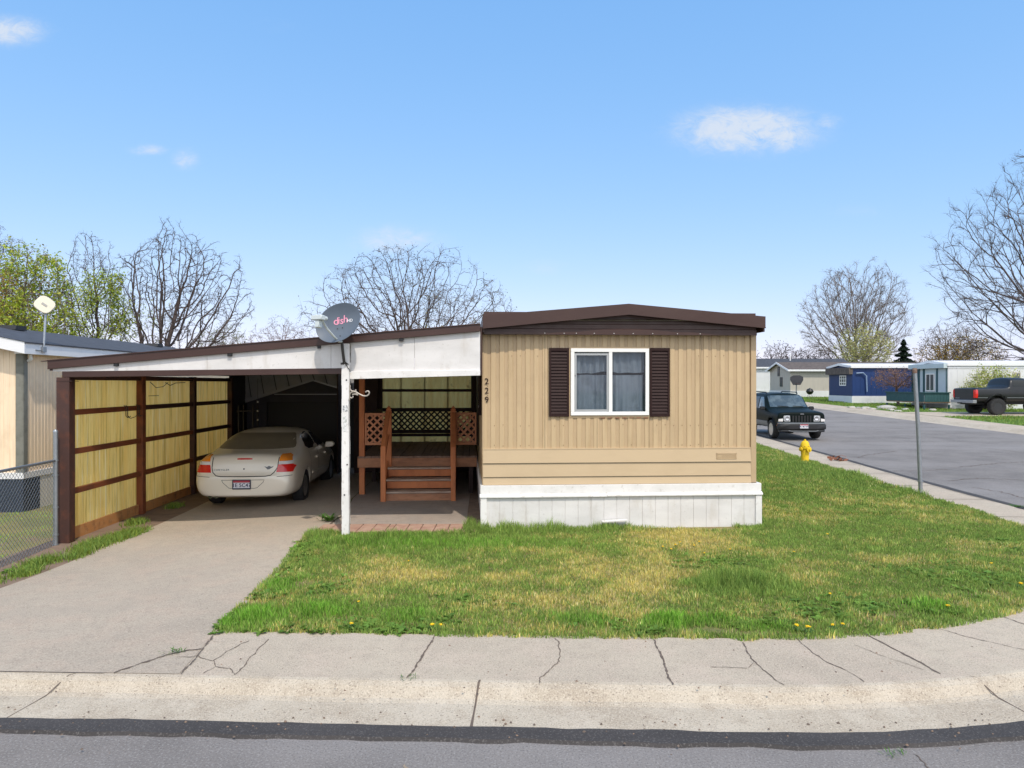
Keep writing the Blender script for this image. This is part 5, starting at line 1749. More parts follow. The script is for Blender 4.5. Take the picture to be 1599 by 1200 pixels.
MB().lathe([(.042, 0), (.055, 0), (.055, .02), (.042, .02)], 14, Matrix.Translation((-.012, 0, .25))).build('collar', [M['galv']], sp_)
q = G(1310, 719)
db = MB()
for i in range(22):
    a = random.uniform(0, 6.28); r = random.gauss(0, .07)
    c = Vector((r * 1.6, random.gauss(0, .09), abs(random.gauss(.05, .035))))
    e1 = Vector((random.uniform(-1, 1), random.uniform(-1, 1), random.uniform(-.5, .5))).normalized() * random.uniform(.04, .09)
    e2 = e1.cross(Vector((random.uniform(-1, 1), random.uniform(-1, 1), 1))).normalized() * random.uniform(.03, .06)
    db.add([c - e1 - e2, c + e1 - e2 * .4, c + e1 * 1.1 + e2, c - e1 * .5 + e2 * 1.2], [(0, 1, 2, 3)])
o = db.build('leaf_pile', [M['leafdead']], None, fix=False); o.location = q
tag(o, 'small heap of reddish brown dead leaves on the pavement past the hydrant', 'leaves')

# ------------------------------------------------------------------ houses across the side street


def far_house(name, label, X, Y, wid, length, eave, ridge, wall, roofm, skirt=.5, rot=0.0, gable_wall=None, fasc=None, over=.25, base=None, ew=None):
    """short end faces -x (the street), long side faces the camera (-y)"""
    z = base if base is not None else zg(X, Y)
    h = thing(name, label, 'mobile home', (X, Y, z), rot)
    mb = MB().box(0, length, 0, wid, skirt, eave)
    # ribs on the long side
    u = .2
    while u < length:
        mb.box(u, u + .03, -.012, .0, skirt, eave); u += .41
    u = .2
    while u < wid:
        mb.box(-.012, .0, u, u + .03, skirt, eave); u += .41
    mb.build('wall', [wall], h)
    g = MB().prism([(.001, eave - .001), (wid - .001, eave - .001), (wid / 2, ridge - .06)], -.0, .05, axis='x')
    g.build('gable', [gable_wall or wall], h)
    mb = MB()
    a = over
    sl = (ridge - eave) / (wid / 2)
    for s_ in (0, 1):
        y0 = -a if s_ == 0 else wid + a
        z0 = eave - a * sl
        mb.quad((-a, y0, z0 + .03), (length, y0, z0 + .03), (length, wid / 2, ridge + .03), (-a, wid / 2, ridge + .03))
        mb.quad((-a, y0, z0 - .02), (length, y0, z0 - .02), (length, wid / 2, ridge - .02), (-a, wid / 2, ridge - .02))
    rf = mb.build('roof', [roofm], h)
    fm = fasc or M['nb_trim']
    mb = MB().box(-a, length, -a - .03, -a, eave - a * sl - .13, eave - a * sl + .035)
    mb.prism([(-a - .02, eave - a * sl - .13), (-a - .02, eave - a * sl + .04), (wid / 2, ridge + .04), (wid + a, eave - a * sl + .04), (wid + a, eave - a * sl - .13), (wid / 2, ridge - .14)], -a - .03, -a + .005, axis='x')
    mb.build('roof_fascia', [fm], h)
    mb = MB().box(-.05, length, -.05, wid + .05, -.3, skirt)
    u = .2
    while u < length:
        mb.box(u, u + .02, -.058, -.05, -.3, skirt); u += .6
    mb.build('skirting', [M['palewall']], h)
    return h


def wnd(h, axis, a0, a1, z0, z1, d, fr=.07, m=None, bars=1, hbars=0):
    mb = MB()
    g = MB()
    def bxx(mb, p0, p1, q0, q1, dd0, dd1, mm=None):
        if axis == 'y': mb.box(p0, p1, dd0, dd1, q0, q1, mm)
        else: mb.box(dd0, dd1, p0, p1, q0, q1, mm)
    bxx(mb, a0, a1, z0, z0 + fr, d - .05, d); bxx(mb, a0, a1, z1 - fr, z1, d - .05, d)
    bxx(mb, a0, a0 + fr, z0 + fr, z1 - fr, d - .05, d); bxx(mb, a1 - fr, a1, z0 + fr, z1 - fr, d - .05, d)
    for i in range(bars):
        c = a0 + (a1 - a0) * (i + 1) / (bars + 1)
        bxx(mb, c - fr * .4, c + fr * .4, z0 + fr, z1 - fr, d - .045, d)
    for i in range(hbars):
        c = z0 + (z1 - z0) * (i + 1) / (hbars + 1)
        bxx(mb, a0 + fr, a1 - fr, c - fr * .3, c + fr * .3, d - .042, d)
    w = mb.build('window', [m or M['white_clean']], h)
    bxx(g, a0 + fr, a1 - fr, z0 + fr, z1 - fr, d - .03, d - .01)
    g.build('pane', [M['glassd']], w)
    return w


def zof(px, py, Y): return CAMH - (py - 599.5) / F * Y


# white home, farthest up the street
b_ = zg(26, 76)
h1 = far_house('mobile_home', 'plain white mobile home with grey roof, farthest up the side street', 25.6, 76, 5, 11, 3.0, 3.9, M['palewall'], M['shingle'], .5)
# beige home with the gable
h2 = far_house('mobile_home', 'beige ribbed mobile home with brown shingle roof and pointed gable', 25.85, 66, 5.2, 19, zof(0, 576, 66) - zg(26, 66), zof(0, 565.5, 68) - zg(26, 66), M['beige'], M['shingle_b'], .62, over=.35)
wnd(h2, 'x', 1.9, 2.5, 1.0, 1.9, 0, m=M['plastic']); wnd(h2, 'x', 2.6, 3.1, 2.0, 2.9, 0, m=M['plastic'])
wnd(h2, 'y', 4.25, 4.65, .9, 2.3, 0, bars=0)
MB().tube([(1.0, 2.6, 3.5), (1.0, 2.6, 4.15)], .06, 8).build('vent_pipe', [M['nb_trim']], h2)
# blue home
e3 = zof(0, 571.5, 54.2) - zg(25.9, 54.2)
h3 = far_house('mobile_home', 'deep blue mobile home with white roof edge, low white skirting and brown gable end', 25.95, 54.2, 3.9, 15, e3, e3 + .22, M['blue'], M['nb_trim'], .57, gable_wall=M['blueshade'], over=.16)
MB().box(-.30, -.014, -.1, 4.0, e3 - .62, e3 - .10).build('awning', [M['shingle_b']], h3)
wnd(h3, 'x', .9, 2.0, 1.35, 2.15, -.02, bars=2, hbars=2)
wnd(h3, 'y', 4.6, 5.9, 1.55, 2.35, -.01, bars=0, hbars=1)
MB().tube([(.25, -.12, e3 - .55), (.75, -.14, e3 - .52), (1.0, -.14, e3 - .75), (1.05, -.14, .9)], .05, 8).build('drain_pipe', [mat('pipe_bluegrey', (.22, .30, .45), rough=.5)], h3, smooth=True)
bx('shaded_end', M['blueshade'], h3, -.045, -.013, .01, 3.89, .59, e3 - .63)
# pale home with teal trim, behind the pickup
e4 = zof(0, 574.5, 46.3) - zg(28.4, 46.3)
h4 = far_house('mobile_home', 'pale white mobile home with teal trim and bay window behind the pickup truck', 28.4, 46.3, 4.1, 17, e4 + .28, e4 + .52, M['palewall'], M['nb_trim'], .3, over=.05)
bx('shaded_end', M['paleshade'], h4, -.05, -.013, .05, 4.05, .9, e4 - .02)
bx('end_band', M['paleshade'], h4, -.30, -.052, -.03, 4.12, e4, e4 + .3)
bx('side_band', M['nb_trim'], h4, -.02, 17, -.03, -.013, e4 - .03, e4 + .02)
wnd(h4, 'x', 1.35, 2.35, 1.15, 2.35, -.055, bars=1)
for y0, y1 in ((.02, .12), (1.0, 1.2), (2.5, 2.72), (4.0, 4.1)):
    MB().box(-.075, -.051, y0, y1, .9, e4 - .001).build('trim_strip', [M['teal']], h4)
bx('door', M['teal'], h4, -.08, -.052, 3.1, 3.98, .7, 2.65)
wnd(h4, 'y', 4.2, 4.7, 1.2, 2.4, -.013, bars=0, m=M['beige'])
dk = thing('deck', 'teal painted wooden deck with solid plank railing at the end of the pale home', 'deck', (26.6, 45.9, zg(26.6, 46)))
mb = MB()
y0 = 0.0
while y0 < 4.6:
    mb.box(-.02, .02, y0, y0 + .19, .5, 1.05); y0 += .2
x0 = 0.05
while x0 < 1.65:
    mb.box(x0, x0 + .19, -.02, .02, .5, 1.05); x0 += .2
mb.build('railing', [M['teal']], dk)
MB().box(-.08, 1.7, -.08, .06, 1.051, 1.12).box(-.08, .06, .061, 4.7, 1.051, 1.12).build('cap_rail', [M['teal']], dk)
MB().box(.0, 1.72, .021, 4.6, .42, .50).build('floor', [M['deck']], dk)
for x0, y0 in ((.0, -.03), (.0, 2.2), (.0, 4.5), (1.6, -.03)): bx('leg', M['teal'], dk, x0 - .05, x0 + .05, y0 - .05, y0 + .05, -.2, .32)
# basketball hoop at the beige home
q = Vector((25.4, 63.5, zg(25, 63.5)))
bb = thing('basketball_hoop', 'dark fan-shaped basketball backboard on a thin pole in front of the beige home', 'basketball hoop', q)
zt0 = zof(0, 601, 63.5) - q.z
MB().tube([(0, 0, -.1), (0, 0, zt0 + .5)], .045, 8).build('pole', [M['greyclad']], bb)
K = [(-.35, 0), (-.62, .45), (-.6, .72), (-.3, .86), (.3, .86), (.6, .72), (.62, .45), (.35, 0)]
MB().prism([(a * .95, b + zt0) for a, b in K], -.10, -.07).build('backboard', [M['shedmetal']], bb)
mb = MB()
mb.tube([(.23 * math.cos(t), -.36 + .23 * math.sin(t), zt0 + .12) for t in np.linspace(0, 6.283, 20)], .012, 6)
mb.build('rim', [M['hydd']], bb)
q = Vector((26.1, 62.3, zg(26, 62)))
gl = thing('kettle_grill', 'small dark round kettle grill beside the beige home skirting', 'grill', q)
zt0 = zof(0, 611, 62.3) - q.z
MB().lathe([(0, zt0 - .3), (.22, zt0 - .2), (.32, zt0), (.22, zt0 + .2), (.03, zt0 + .28), (0, zt0 + .3)], 16).build('bowl', [M['black']], gl, smooth=True)
for k in range(3): MB().tube([(.15 * math.cos(k * 2.09), .15 * math.sin(k * 2.09), zt0 - .25), (.3 * math.cos(k * 2.09), .3 * math.sin(k * 2.09), -.02)], .015, 6).build('leg', [M['greyclad']], gl)

# rocks edging the far bed
proto = None


def rock_mesh(seed):
    b = bmesh.new(); bmesh.ops.create_icosphere(b, subdivisions=2, radius=1)
    for v in b.verts:
        n = noise.noise(v.co * 1.6 + Vector((seed, 0, 0)))
        v.co *= 1 + .35 * n
        v.co.z *= .45
    me = bpy.data.meshes.new('rock'); b.to_mesh(me); b.free()
    me.materials.append(M['rock'])
    return me


rms = [rock_mesh(i * 3.1) for i in range(4)]
RK = [(1330, 637, .3), (1341, 637.5, .22), (1352, 638, .35), (1362, 639, .25), (1375, 636, .3), (1386, 639, .7), (1392, 641, .3), (1402, 642.5, .25), (1414, 640, .3),
      (1448, 638, .35), (1456, 641, .3), (1463, 636, .4), (1472, 633.5, .45), (1478, 637, .35), (1483, 639, .3), (1452, 634, .3)]
for i, (px, py, s_) in enumerate(RK):
    q = G(px, py)
    o = bpy.data.objects.new('rock', rms[i % 4]); COL.objects.link(o)
    o.location = (q.x, q.y, q.z + .02); o.scale = (s_, s_ * .8, s_ * .8); o.rotation_euler = (0, 0, i * 1.7)
    tag(o, 'pale rock edging the planting bed before the pale home and its deck' if px > 1440 else 'pale rock edging the grass in front of the blue home', 'rock', 'rocks edging the beds across the street')

# ------------------------------------------------------------------ trees


def np_mesh(name, V, Fq, Ft, mats, mq=None, mt=None, col=None, smooth=False):
    """fast mesh from arrays: quads (n,4), tris (n,3)"""
    me = bpy.data.meshes.new(name)
    nq, nt_ = len(Fq), len(Ft)
    me.vertices.add(len(V)); me.vertices.foreach_set('co', np.asarray(V, np.float32).ravel())
    idx = np.concatenate([np.asarray(Fq, np.int32).ravel(), np.asarray(Ft, np.int32).ravel()]) if nq or nt_ else np.zeros(0, np.int32)
    me.loops.add(len(idx)); me.loops.foreach_set('vertex_index', idx)
    me.polygons.add(nq + nt_)
    st = np.concatenate([np.arange(nq) * 4, nq * 4 + np.arange(nt_) * 3]).astype(np.int32)
    me.polygons.foreach_set('loop_start', st)
    mi = np.concatenate([np.zeros(nq, np.int32) if mq is None else mq, np.zeros(nt_, np.int32) if mt is None else mt]).astype(np.int32)
    me.polygons.foreach_set('material_index', mi)
    if smooth: me.polygons.foreach_set('use_smooth', np.ones(nq + nt_, bool))
    if col is not None:
        a = me.color_attributes.new('Col', 'FLOAT_COLOR', 'POINT')
        a.data.foreach_set('color', np.asarray(col, np.float32).ravel())
    me.update(calc_edges=True)
    me.validate()
    for m in mats: me.materials.append(m)
    return me


def tubes(group, rads, sides):
    """group (B, n, 3) polylines, rads (B, n)"""
    B_, n, _ = group.shape
    d = np.empty_like(group)
    d[:, 1:-1] = group[:, 2:] - group[:, :-2]; d[:, 0] = group[:, 1] - group[:, 0]; d[:, -1] = group[:, -1] - group[:, -2]
    d /= np.linalg.norm(d, axis=2, keepdims=True) + 1e-9
    ref = np.where(np.abs(d[:, :1, 2:3]) > .9, np.array([1., 0, 0]), np.array([0, 0, 1.]))
    a = np.cross(d, np.broadcast_to(ref, d.shape)); a /= np.linalg.norm(a, axis=2, keepdims=True) + 1e-9
    b = np.cross(d, a)
    th = 2 * np.pi * np.arange(sides) / sides
    V = group[:, :, None, :] + rads[:, :, None, None] * (a[:, :, None, :] * np.cos(th)[None, None, :, None] + b[:, :, None, :] * np.sin(th)[None, None, :, None])
    base = (np.arange(B_) * n * sides)[:, None, None]
    i = np.arange(n - 1)[None, :, None] * sides
    k = np.arange(sides)[None, None, :]; k2 = (k + 1) % sides
    Fq = np.stack([base + i + k, base + i + k2, base + i + sides + k2, base + i + sides + k], -1).reshape(-1, 4)
    return V.reshape(-1, 3), Fq


def leaf_quads(C, size, g, cols, flat=0.0):
    n = len(C)
    e1 = g.normal(size=(n, 3)); e1 /= np.linalg.norm(e1, axis=1, keepdims=True)
    e2 = np.cross(e1, g.normal(size=(n, 3))); e2 /= np.linalg.norm(e2, axis=1, keepdims=True) + 1e-9
    s = (size * g.uniform(.55, 1.35, n))[:, None]
    V = np.stack([C - e1 * s, C + e2 * s * .45, C + e1 * s, C - e2 * s * .45], 1).reshape(-1, 3)
    Fq = np.arange(n * 4).reshape(-1, 4)
    ci = g.integers(0, len(cols), n)
    col = np.array(cols)[ci] * g.uniform(.65, 1.3, n)[:, None]
    col = np.repeat(np.concatenate([col, np.ones((n, 1))], 1), 4, 0)
    return V, Fq, col


def grow(seed, xl, xr, Ht, zb, n, up, yz, step, tip, trunk_top, mom=.4, out=.0):
    """branches grown towards points scattered through the crown's own volume"""
    g = np.random.default_rng(seed)
    cx, rx = (xl + xr) / 2, (xr - xl) / 2
    z0 = Ht * zb
    q = g.normal(size=(n * 2, 3)); q /= np.linalg.norm(q, axis=1, keepdims=True)
    q *= (g.random(n * 2) ** .42)[:, None]
    # uneven outline: some bearings reach less far
    k = np.array([noise.noise((a * 1.9 + seed, b * 1.9, c * 1.9)) for a, b, c in q])
    q *= (1 - .34 * np.clip(k + .1, 0, 1))[:, None]
    k2 = np.array([noise.noise((a * 3.1 + seed, b * 3.1 + 9, c * 3.1)) for a, b, c in q])
    q = q[k2 > -.28][:n]
    zc, rz = (Ht + z0) / 2, (Ht - z0) / 2
    A = np.stack([cx + q[:, 0] * rx, q[:, 1] * rx * yz, zc + q[:, 2] * rz], 1)
    A[:, 2] = np.maximum(A[:, 2], .2)
    pos, par, dr = [np.zeros(3)], [-1], [np.array([0, 0, 1.])]
    h = trunk_top
    m = max(2, int(h / step))
    tx = cx * .25
    for i in range(1, m + 1):
        pos.append(np.array([tx * (i / m) ** 2 + g.normal() * .02 * h, g.normal() * .02 * h, h * i / m])); par.append(i - 1)
        dr.append(np.array([0, 0, 1.]))
    P = np.array(pos); D = np.array(dr); par = list(par)
    nch = np.zeros(len(P), int)
    dist = np.linalg.norm(A[:, None] - P[None], axis=2)
    ni = dist.argmin(1); nd_ = dist.min(1)
    # growth may only start from the upper half of the trunk
    lo = m // 2
    sub = np.linalg.norm(A[:, None] - P[None, lo:], axis=2)
    ni = sub.argmin(1) + lo; nd_ = sub.min(1)
    alive = np.ones(len(A), bool)
    stuck = np.zeros(len(A), int)
    for it in range(140):
        if not alive.any(): break
        idx = np.where(alive)[0]
        v = A[idx] - P[ni[idx]]; v /= np.linalg.norm(v, axis=1, keepdims=True) + 1e-9
        ok = (v * D[ni[idx]]).sum(1) > -.15
        stuck[idx[~ok]] += 2
        acc = np.zeros_like(P); np.add.at(acc, ni[idx[ok]], v[ok])
        src = np.unique(ni[idx[ok]]); src = src[nch[src] < 4]
        if not len(src): break
        a = acc[src]; a /= np.linalg.norm(a, axis=1, keepdims=True) + 1e-9
        rad = P[src] - np.array([0, 0, trunk_top * .8]); rad /= np.linalg.norm(rad, axis=1, keepdims=True) + 1e-6
        d = a + D[src] * mom + rad * out + np.array([0, 0, up]) + g.normal(size=a.shape) * .16
        d /= np.linalg.norm(d, axis=1, keepdims=True) + 1e-9
        new = P[src] + d * step
        nch[src] += 1
        base = len(P)
        P = np.concatenate([P, new]); D = np.concatenate([D, d]); par += list(src); nch = np.concatenate([nch, np.zeros(len(new), int)])
        dd = np.linalg.norm(A[idx][:, None] - new[None], axis=2)
        j = dd.argmin(1); dm = dd[np.arange(len(idx)), j]
        better = dm < nd_[idx]
        ni[idx[better]] = base + j[better]; nd_[idx[better]] = dm[better]
        stuck[idx[~better]] += 1; stuck[idx[better]] = 0
        alive &= (nd_ > step * .75) & (stuck < 6)
    par = np.array(par)
    N = len(P)
    ex = 2.06
    r = np.zeros(N); kids = np.zeros(N, int)
    np.add.at(kids, par[1:], 1)
    re = np.where(kids == 0, tip ** ex, 0.0)
    for i in range(N - 1, 0, -1): re[par[i]] += re[i]
    r = re ** (1 / ex)
    return P, par, r, kids, D


def tree(name, label, base, Y, pl, pr, ptop, seed, bark, n=1500, up=.12, zb=.22, leaves=None, group=None, yz=1.0, tip=.007, step=None, trunk=.2, twigs=3, tw=.35, rmax=9.0, thick=1.0, mom=.4, out=.15):
    """base pixel x, distance and the crown's extent in the photo give place and true size"""
    X0 = (base - 799.5) / F * Y
    z0 = zg(X0, Y)
    Ht = zof(0, ptop, Y) - z0
    xl, xr = (pl - 799.5) / F * Y - X0, (pr - 799.5) / F * Y - X0
    st = step or max(.16, (xr - xl) / 38)
    P, par, r, kids, D = grow(seed, xl, xr, Ht, zb, n, up, yz, st, tip, Ht * trunk, mom, out)
    r = np.minimum(r * thick, rmax)
    root = thing(name, label, 'shrub' if name == 'shrub' else 'tree', (X0, Y, z0 - .05), 0, group)
    g = np.random.default_rng(seed + 5)
    E = np.stack([P[par[1:]], P[1:]], 1); Rr = np.stack([r[par[1:]], r[1:]], 1)
    Rr[:, 0] = np.minimum(Rr[:, 0], Rr[:, 1] * 1.35)
    # slight overlap so that joints close
    E[:, 1] += (E[:, 1] - E[:, 0]) * .04
    # twigs
    thin = np.where(r[1:] < tip * 2.6)[0] + 1
    T = []
    for rep_ in range(twigs):
        b = P[thin]; d = D[thin] * .8 + g.normal(size=(len(thin), 3)) * .62 + np.array([0, 0, up * .6])
        d /= np.linalg.norm(d, axis=1, keepdims=True)
        L = (tw * st / .3 * g.uniform(.5, 1.3, len(thin)))[:, None]
        md = b + d * L * .5; d2 = d + g.normal(size=d.shape) * .3 + np.array([0, 0, .12]); d2 /= np.linalg.norm(d2, axis=1, keepdims=True)
        e = md + d2 * L * .5
        T.append(np.stack([b, md, e], 1))
    T = np.concatenate(T)
    big = Rr[:, 1] > max(.03, tip * 3.4)
    Vt, Ft = tubes(E[big], Rr[big], 8)
    link('trunk', np_mesh('trunk', Vt, Ft, np.zeros((0, 3)), [bark], smooth=True), root)
    V, Fq = tubes(E[~big], Rr[~big], 4)
    v2, f2 = tubes(T, np.array([tip * .62, tip * .5, tip * .3])[None].repeat(len(T), 0), 3)
    Fq = np.concatenate([Fq, f2 + len(V)]); V = np.concatenate([V, v2])
    mq = np.zeros(len(Fq), np.int32); col = np.zeros((len(V), 4))
    tips = np.concatenate([T[:, 1], T[:, 2]])
    for (count, size, cols, spread, rule) in (leaves or []):
        Q = tips if rule is None else tips[rule(tips, Ht, xl, xr)]
        if not len(Q): continue
        c = Q[g.integers(0, len(Q), count)] + g.normal(size=(count, 3)) * spread
        v, f, cc = leaf_quads(c, size, g, cols)
        Fq = np.concatenate([Fq, f + len(V)]); mq = np.concatenate([mq, np.ones(len(f), np.int32)])
        V = np.concatenate([V, v]); col = np.concatenate([col, cc])
    link('crown', np_mesh('crown', V, Fq, np.zeros((0, 3)), [bark, M['leaf']], mq=mq, col=col), root)
    return root


BUD = [(.085, .06, .045), (.13, .08, .05), (.06, .045, .04)]
BUDR = [(.16, .08, .055), (.22, .12, .08), (.09, .06, .05)]
YG = [(.36, .46, .04), (.46, .52, .06), (.24, .34, .04), (.52, .52, .09)]
OCH = [(.46, .27, .05), (.52, .34, .08), (.30, .18, .05)]
PALE = [(.55, .52, .20), (.42, .43, .14), (.62, .56, .28)]
PINK = [(.42, .26, .20), (.34, .19, .14), (.22, .14, .10)]


def clumps(seed, sc, thr, zmax=1.0, zmin=0.0):
    def rule(T, H, xl, xr):
        k = np.array([noise.noise((p[0] * sc + seed, p[1] * sc, p[2] * sc)) for p in T])
        return (k > thr) & (T[:, 2] < H * zmax) & (T[:, 2] > H * zmin)
    return rule


# left edge, twiggy tops with a few dark buds
tree('bare_tree', 'tall budding tree cut by the photo edge behind the neighbour roof', -45, 38, -120, 26, 296, 3, M['barkd'], 1300, leaves=[(1500, .06, BUD, .05, None)])
tree('leafing_tree', 'yellow-green tree in fresh leaf with orange tint above the neighbour roof', 50, 31, -36, 114, 368, 11, M['bark'], 1500, zb=.12,
     leaves=[(12500, .066, YG, .16, clumps(3, 1.2, .0, zmin=.3)), (8000, .055, OCH, .14, lambda T, H, xl, xr: (T[:, 2] < H * .80) & (T[:, 0] < xl + (xr - xl) * .5)), (1800, .045, BUDR, .06, None)])
tree('leafing_tree', 'bare-topped tree with yellow-green shoots below, between two others on the skyline', 150, 34, 92, 200, 346, 22, M['barkd'], 1000, zb=.15,
     leaves=[(8000, .058, YG, .15, clumps(8, 1.5, .10, zmax=.74)), (500, .04, BUD, .05, None)])
tree('bare_tree', 'large leafless tree with dark limbs arching over the white-edged neighbour roof', 228, 36, 172, 392, 340, 47, M['barkd'], 1700, out=.3, up=.02, zb=.10, trunk=.12, thick=1.4,
     leaves=[(700, .055, YG, .12, lambda T, H, xl, xr: (T[:, 0] < xl + (xr - xl) * .30) & (T[:, 2] < H * .62)), (700, .04, BUD, .04, None)])
tree('small_tree', 'small greenish twiggy tree over the sloping carport roof', 350, 52, 303, 390, 498, 52, M['bark'], 500, zb=.15, leaves=[(1900, .06, [(.17, .22, .06), (.24, .24, .08)], .12, None)])
tree('small_tree', 'small bare pinkish tree behind the satellite dish', 436, 60, 370, 508, 492, 61, M['barkr'], 600, up=.2, zb=.15, leaves=[(1400, .05, BUDR, .10, None)])
tree('bare_tree', 'wide spreading budding tree rising behind the carport roof and satellite dish', 648, 44, 474, 806, 384, 74, M['barkd'], 2300, up=.05, zb=.14, trunk=.13, thick=1.35, out=.35, leaves=[(3600, .05, BUD + BUDR, .06, None), (1300, .05, [(.20, .18, .06)], .12, lambda T, H, xl, xr: (T[:, 0] > xl + (xr - xl) * .55) & (T[:, 2] < H * .75))])
tree('small_tree', 'low rusty brown tree top showing just above the tan home roof corner', 738, 70, 722, 756, 488, 82, M['barkr'], 300, leaves=[(900, .07, OCH + BUDR, .12, None)])
# across the side street
tree('bare_tree', 'fan-shaped bare tree standing tall behind the beige home', 1340, 96, 1254, 1420, 408, 93, M['bark'], 2600, up=.34, zb=.12, trunk=.08, tip=.014, thick=.75, out=.7, step=.45, leaves=[(1500, .09, BUD, .08, None)], tw=.45)
tree('willow_tree', 'pale green willow at the foot of the fan-shaped bare tree', 1352, 88, 1306, 1396, 502, 95, M['bark'], 800, up=.0, zb=.05, tip=.012, leaves=[(7500, .11, PALE, .22, None)])
for bx_, l_, r_, t_, sd, lb in ((1215, 1178, 1256, 528, 101, 'dark twiggy tree just past the tan home roof edge'), (1250, 1226, 1292, 536, 104, 'brownish twiggy tree over the far end of the beige home roof'),
                                (1292, 1262, 1330, 541, 107, 'low spreading bare tree behind the ridge of the beige home')):
    tree('small_tree', lb, bx_, 100, l_, r_, t_, sd, M['barkd'], 420, zb=.1, tip=.013, leaves=[(1100, .11, BUDR + BUD, .25, None)])
tree('bare_tree', 'grey twiggy round-headed tree behind the pale home roof', 1478, 84, 1430, 1530, 497, 113, M['bark'], 800, tip=.012, leaves=[(1000, .09, BUD, .15, None)])
tree('small_tree', 'ochre-leaved tree spreading behind the pale home roof beside the round-headed one', 1520, 80, 1440, 1572, 517, 117, M['barkd'], 700, up=.05, zb=.08, tip=.012, leaves=[(4600, .10, OCH + [(.34, .29, .07)], .25, None), (1200, .10, BUDR, .2, None)])
tree('bare_tree', 'largest bare tree on the skyline, its long limbs reaching in from the photo edge', 1692, 62, 1466, 1930, 240, 131, M['barkd'], 3600, up=.22, zb=.04, trunk=.05, tip=.0105, thick=1.0, out=.8, leaves=[(2600, .06, BUD, .06, None)], step=.55)
tree('shrub', 'small reddish bare multi-stemmed tree in front of the blue home', 1403, 51.5, 1360, 1438, 572, 141, M['barkr'], 420, up=.15, zb=.38, trunk=.10, tip=.009, leaves=[(1700, .045, PINK, .10, None)])
tree('shrub', 'yellow-green flowering shrub behind the bed of the pickup truck', 1549, 44.6, 1510, 1591, 573, 151, M['bark'], 420, zb=.05, trunk=.06, tip=.007, leaves=[(6500, .065, [(.40, .46, .06), (.52, .52, .16), (.30, .36, .05), (.62, .58, .34)], .16, None)])
# conifer
X0 = (1411 - 799.5) / F * 92; z0 = zg(X0, 92)
cf = thing('conifer', 'dark green conifer on the skyline between the willow and the pale home', 'tree', (X0, 92, z0))
Hc = zof(0, 530, 92) - z0
MB().tube([(0, 0, -.2), (0, 0, Hc * .97)], [.18, .02], 8).build('trunk', [M['barkd']], cf)
g_ = np.random.default_rng(5)
n = 9000
zz = Hc * (1 - g_.random(n) ** .62 * .92)
rr_ = (Hc - zz) * .52 * (.55 + .45 * np.cos((zz / Hc) * 60)) * g_.random(n) ** .4 + .1
th = g_.integers(0, 14, n) / 14 * 6.283 + zz * 2.4 + g_.normal(size=n) * .14
cc = np.stack([rr_ * np.cos(th), rr_ * np.sin(th), zz - rr_ * .25], 1)
V, Fq, col = leaf_quads(cc, .16, g_, [(.018, .035, .02), (.03, .055, .03), (.012, .024, .016)])
link('crown', np_mesh('crown', V, Fq, np.zeros((0, 3)), [M['leaf']], col=col), cf)
# low far woodland closing the horizon
g_ = np.random.default_rng(9)
n = 60000
px_ = g_.uniform(-900, 1000, n)
hh = np.array([5.2 + 2.6 * noise.noise((x * .022, 3, 0)) + 1.2 * noise.noise((x * .1, 5, 0)) for x in px_])
cc = np.stack([px_, 235 + g_.uniform(-6, 30, n), .6 + hh * g_.random(n) ** .7], 1)
V, Fq, col = leaf_quads(cc, .75, g_, [(.08, .065, .055), (.11, .085, .07), (.07, .075, .04), (.13, .11, .07)])
o = link('far_woodland', np_mesh('far_woodland', V, Fq, np.zeros((0, 3)), [M['leaf']], col=col))
tag(o, 'hazy line of far woodland along the horizon', 'woods', None, 'stuff')

# ------------------------------------------------------------------ grass
gr_ = np.random.default_rng(42)


def vnoise(x, y, s, seed):
    """smooth value noise in numpy, 0..1"""
    x = np.asarray(x) * s + seed * 17.3; y = np.asarray(y) * s + seed * 7.7
    xi, yi = np.floor(x).astype(int), np.floor(y).astype(int)
    fx, fy = x - xi, y - yi
    fx = fx * fx * (3 - 2 * fx); fy = fy * fy * (3 - 2 * fy)

    def h(a, b):
        n = np.sin(a * 127.1 + b * 311.7 + seed * 74.7) * 43758.5453
        return n - np.floor(n)
    return (h(xi, yi) * (1 - fx) + h(xi + 1, yi) * fx) * (1 - fy) + (h(xi, yi + 1) * (1 - fx) + h(xi + 1, yi + 1) * fx) * fy


def fbm(x, y, s, seed): return .55 * vnoise(x, y, s, seed) + .3 * vnoise(x, y, s * 2.3, seed + 1) + .15 * vnoise(x, y, s * 5.1, seed + 2)


def spots(x, y, L):
    """soft patches of lawn; centre and size given as ground positions"""
    out = np.zeros(len(x))
    for px, py, rx, ry, st in L:
        c = G(px, py); a = (G(px + rx, py) - c).length; b = (G(px, py - ry) - c).length
        out = np.maximum(out, st * np.exp(-(((x - c.x) / a) ** 2 + ((y - c.y) / b) ** 2)))
    return out


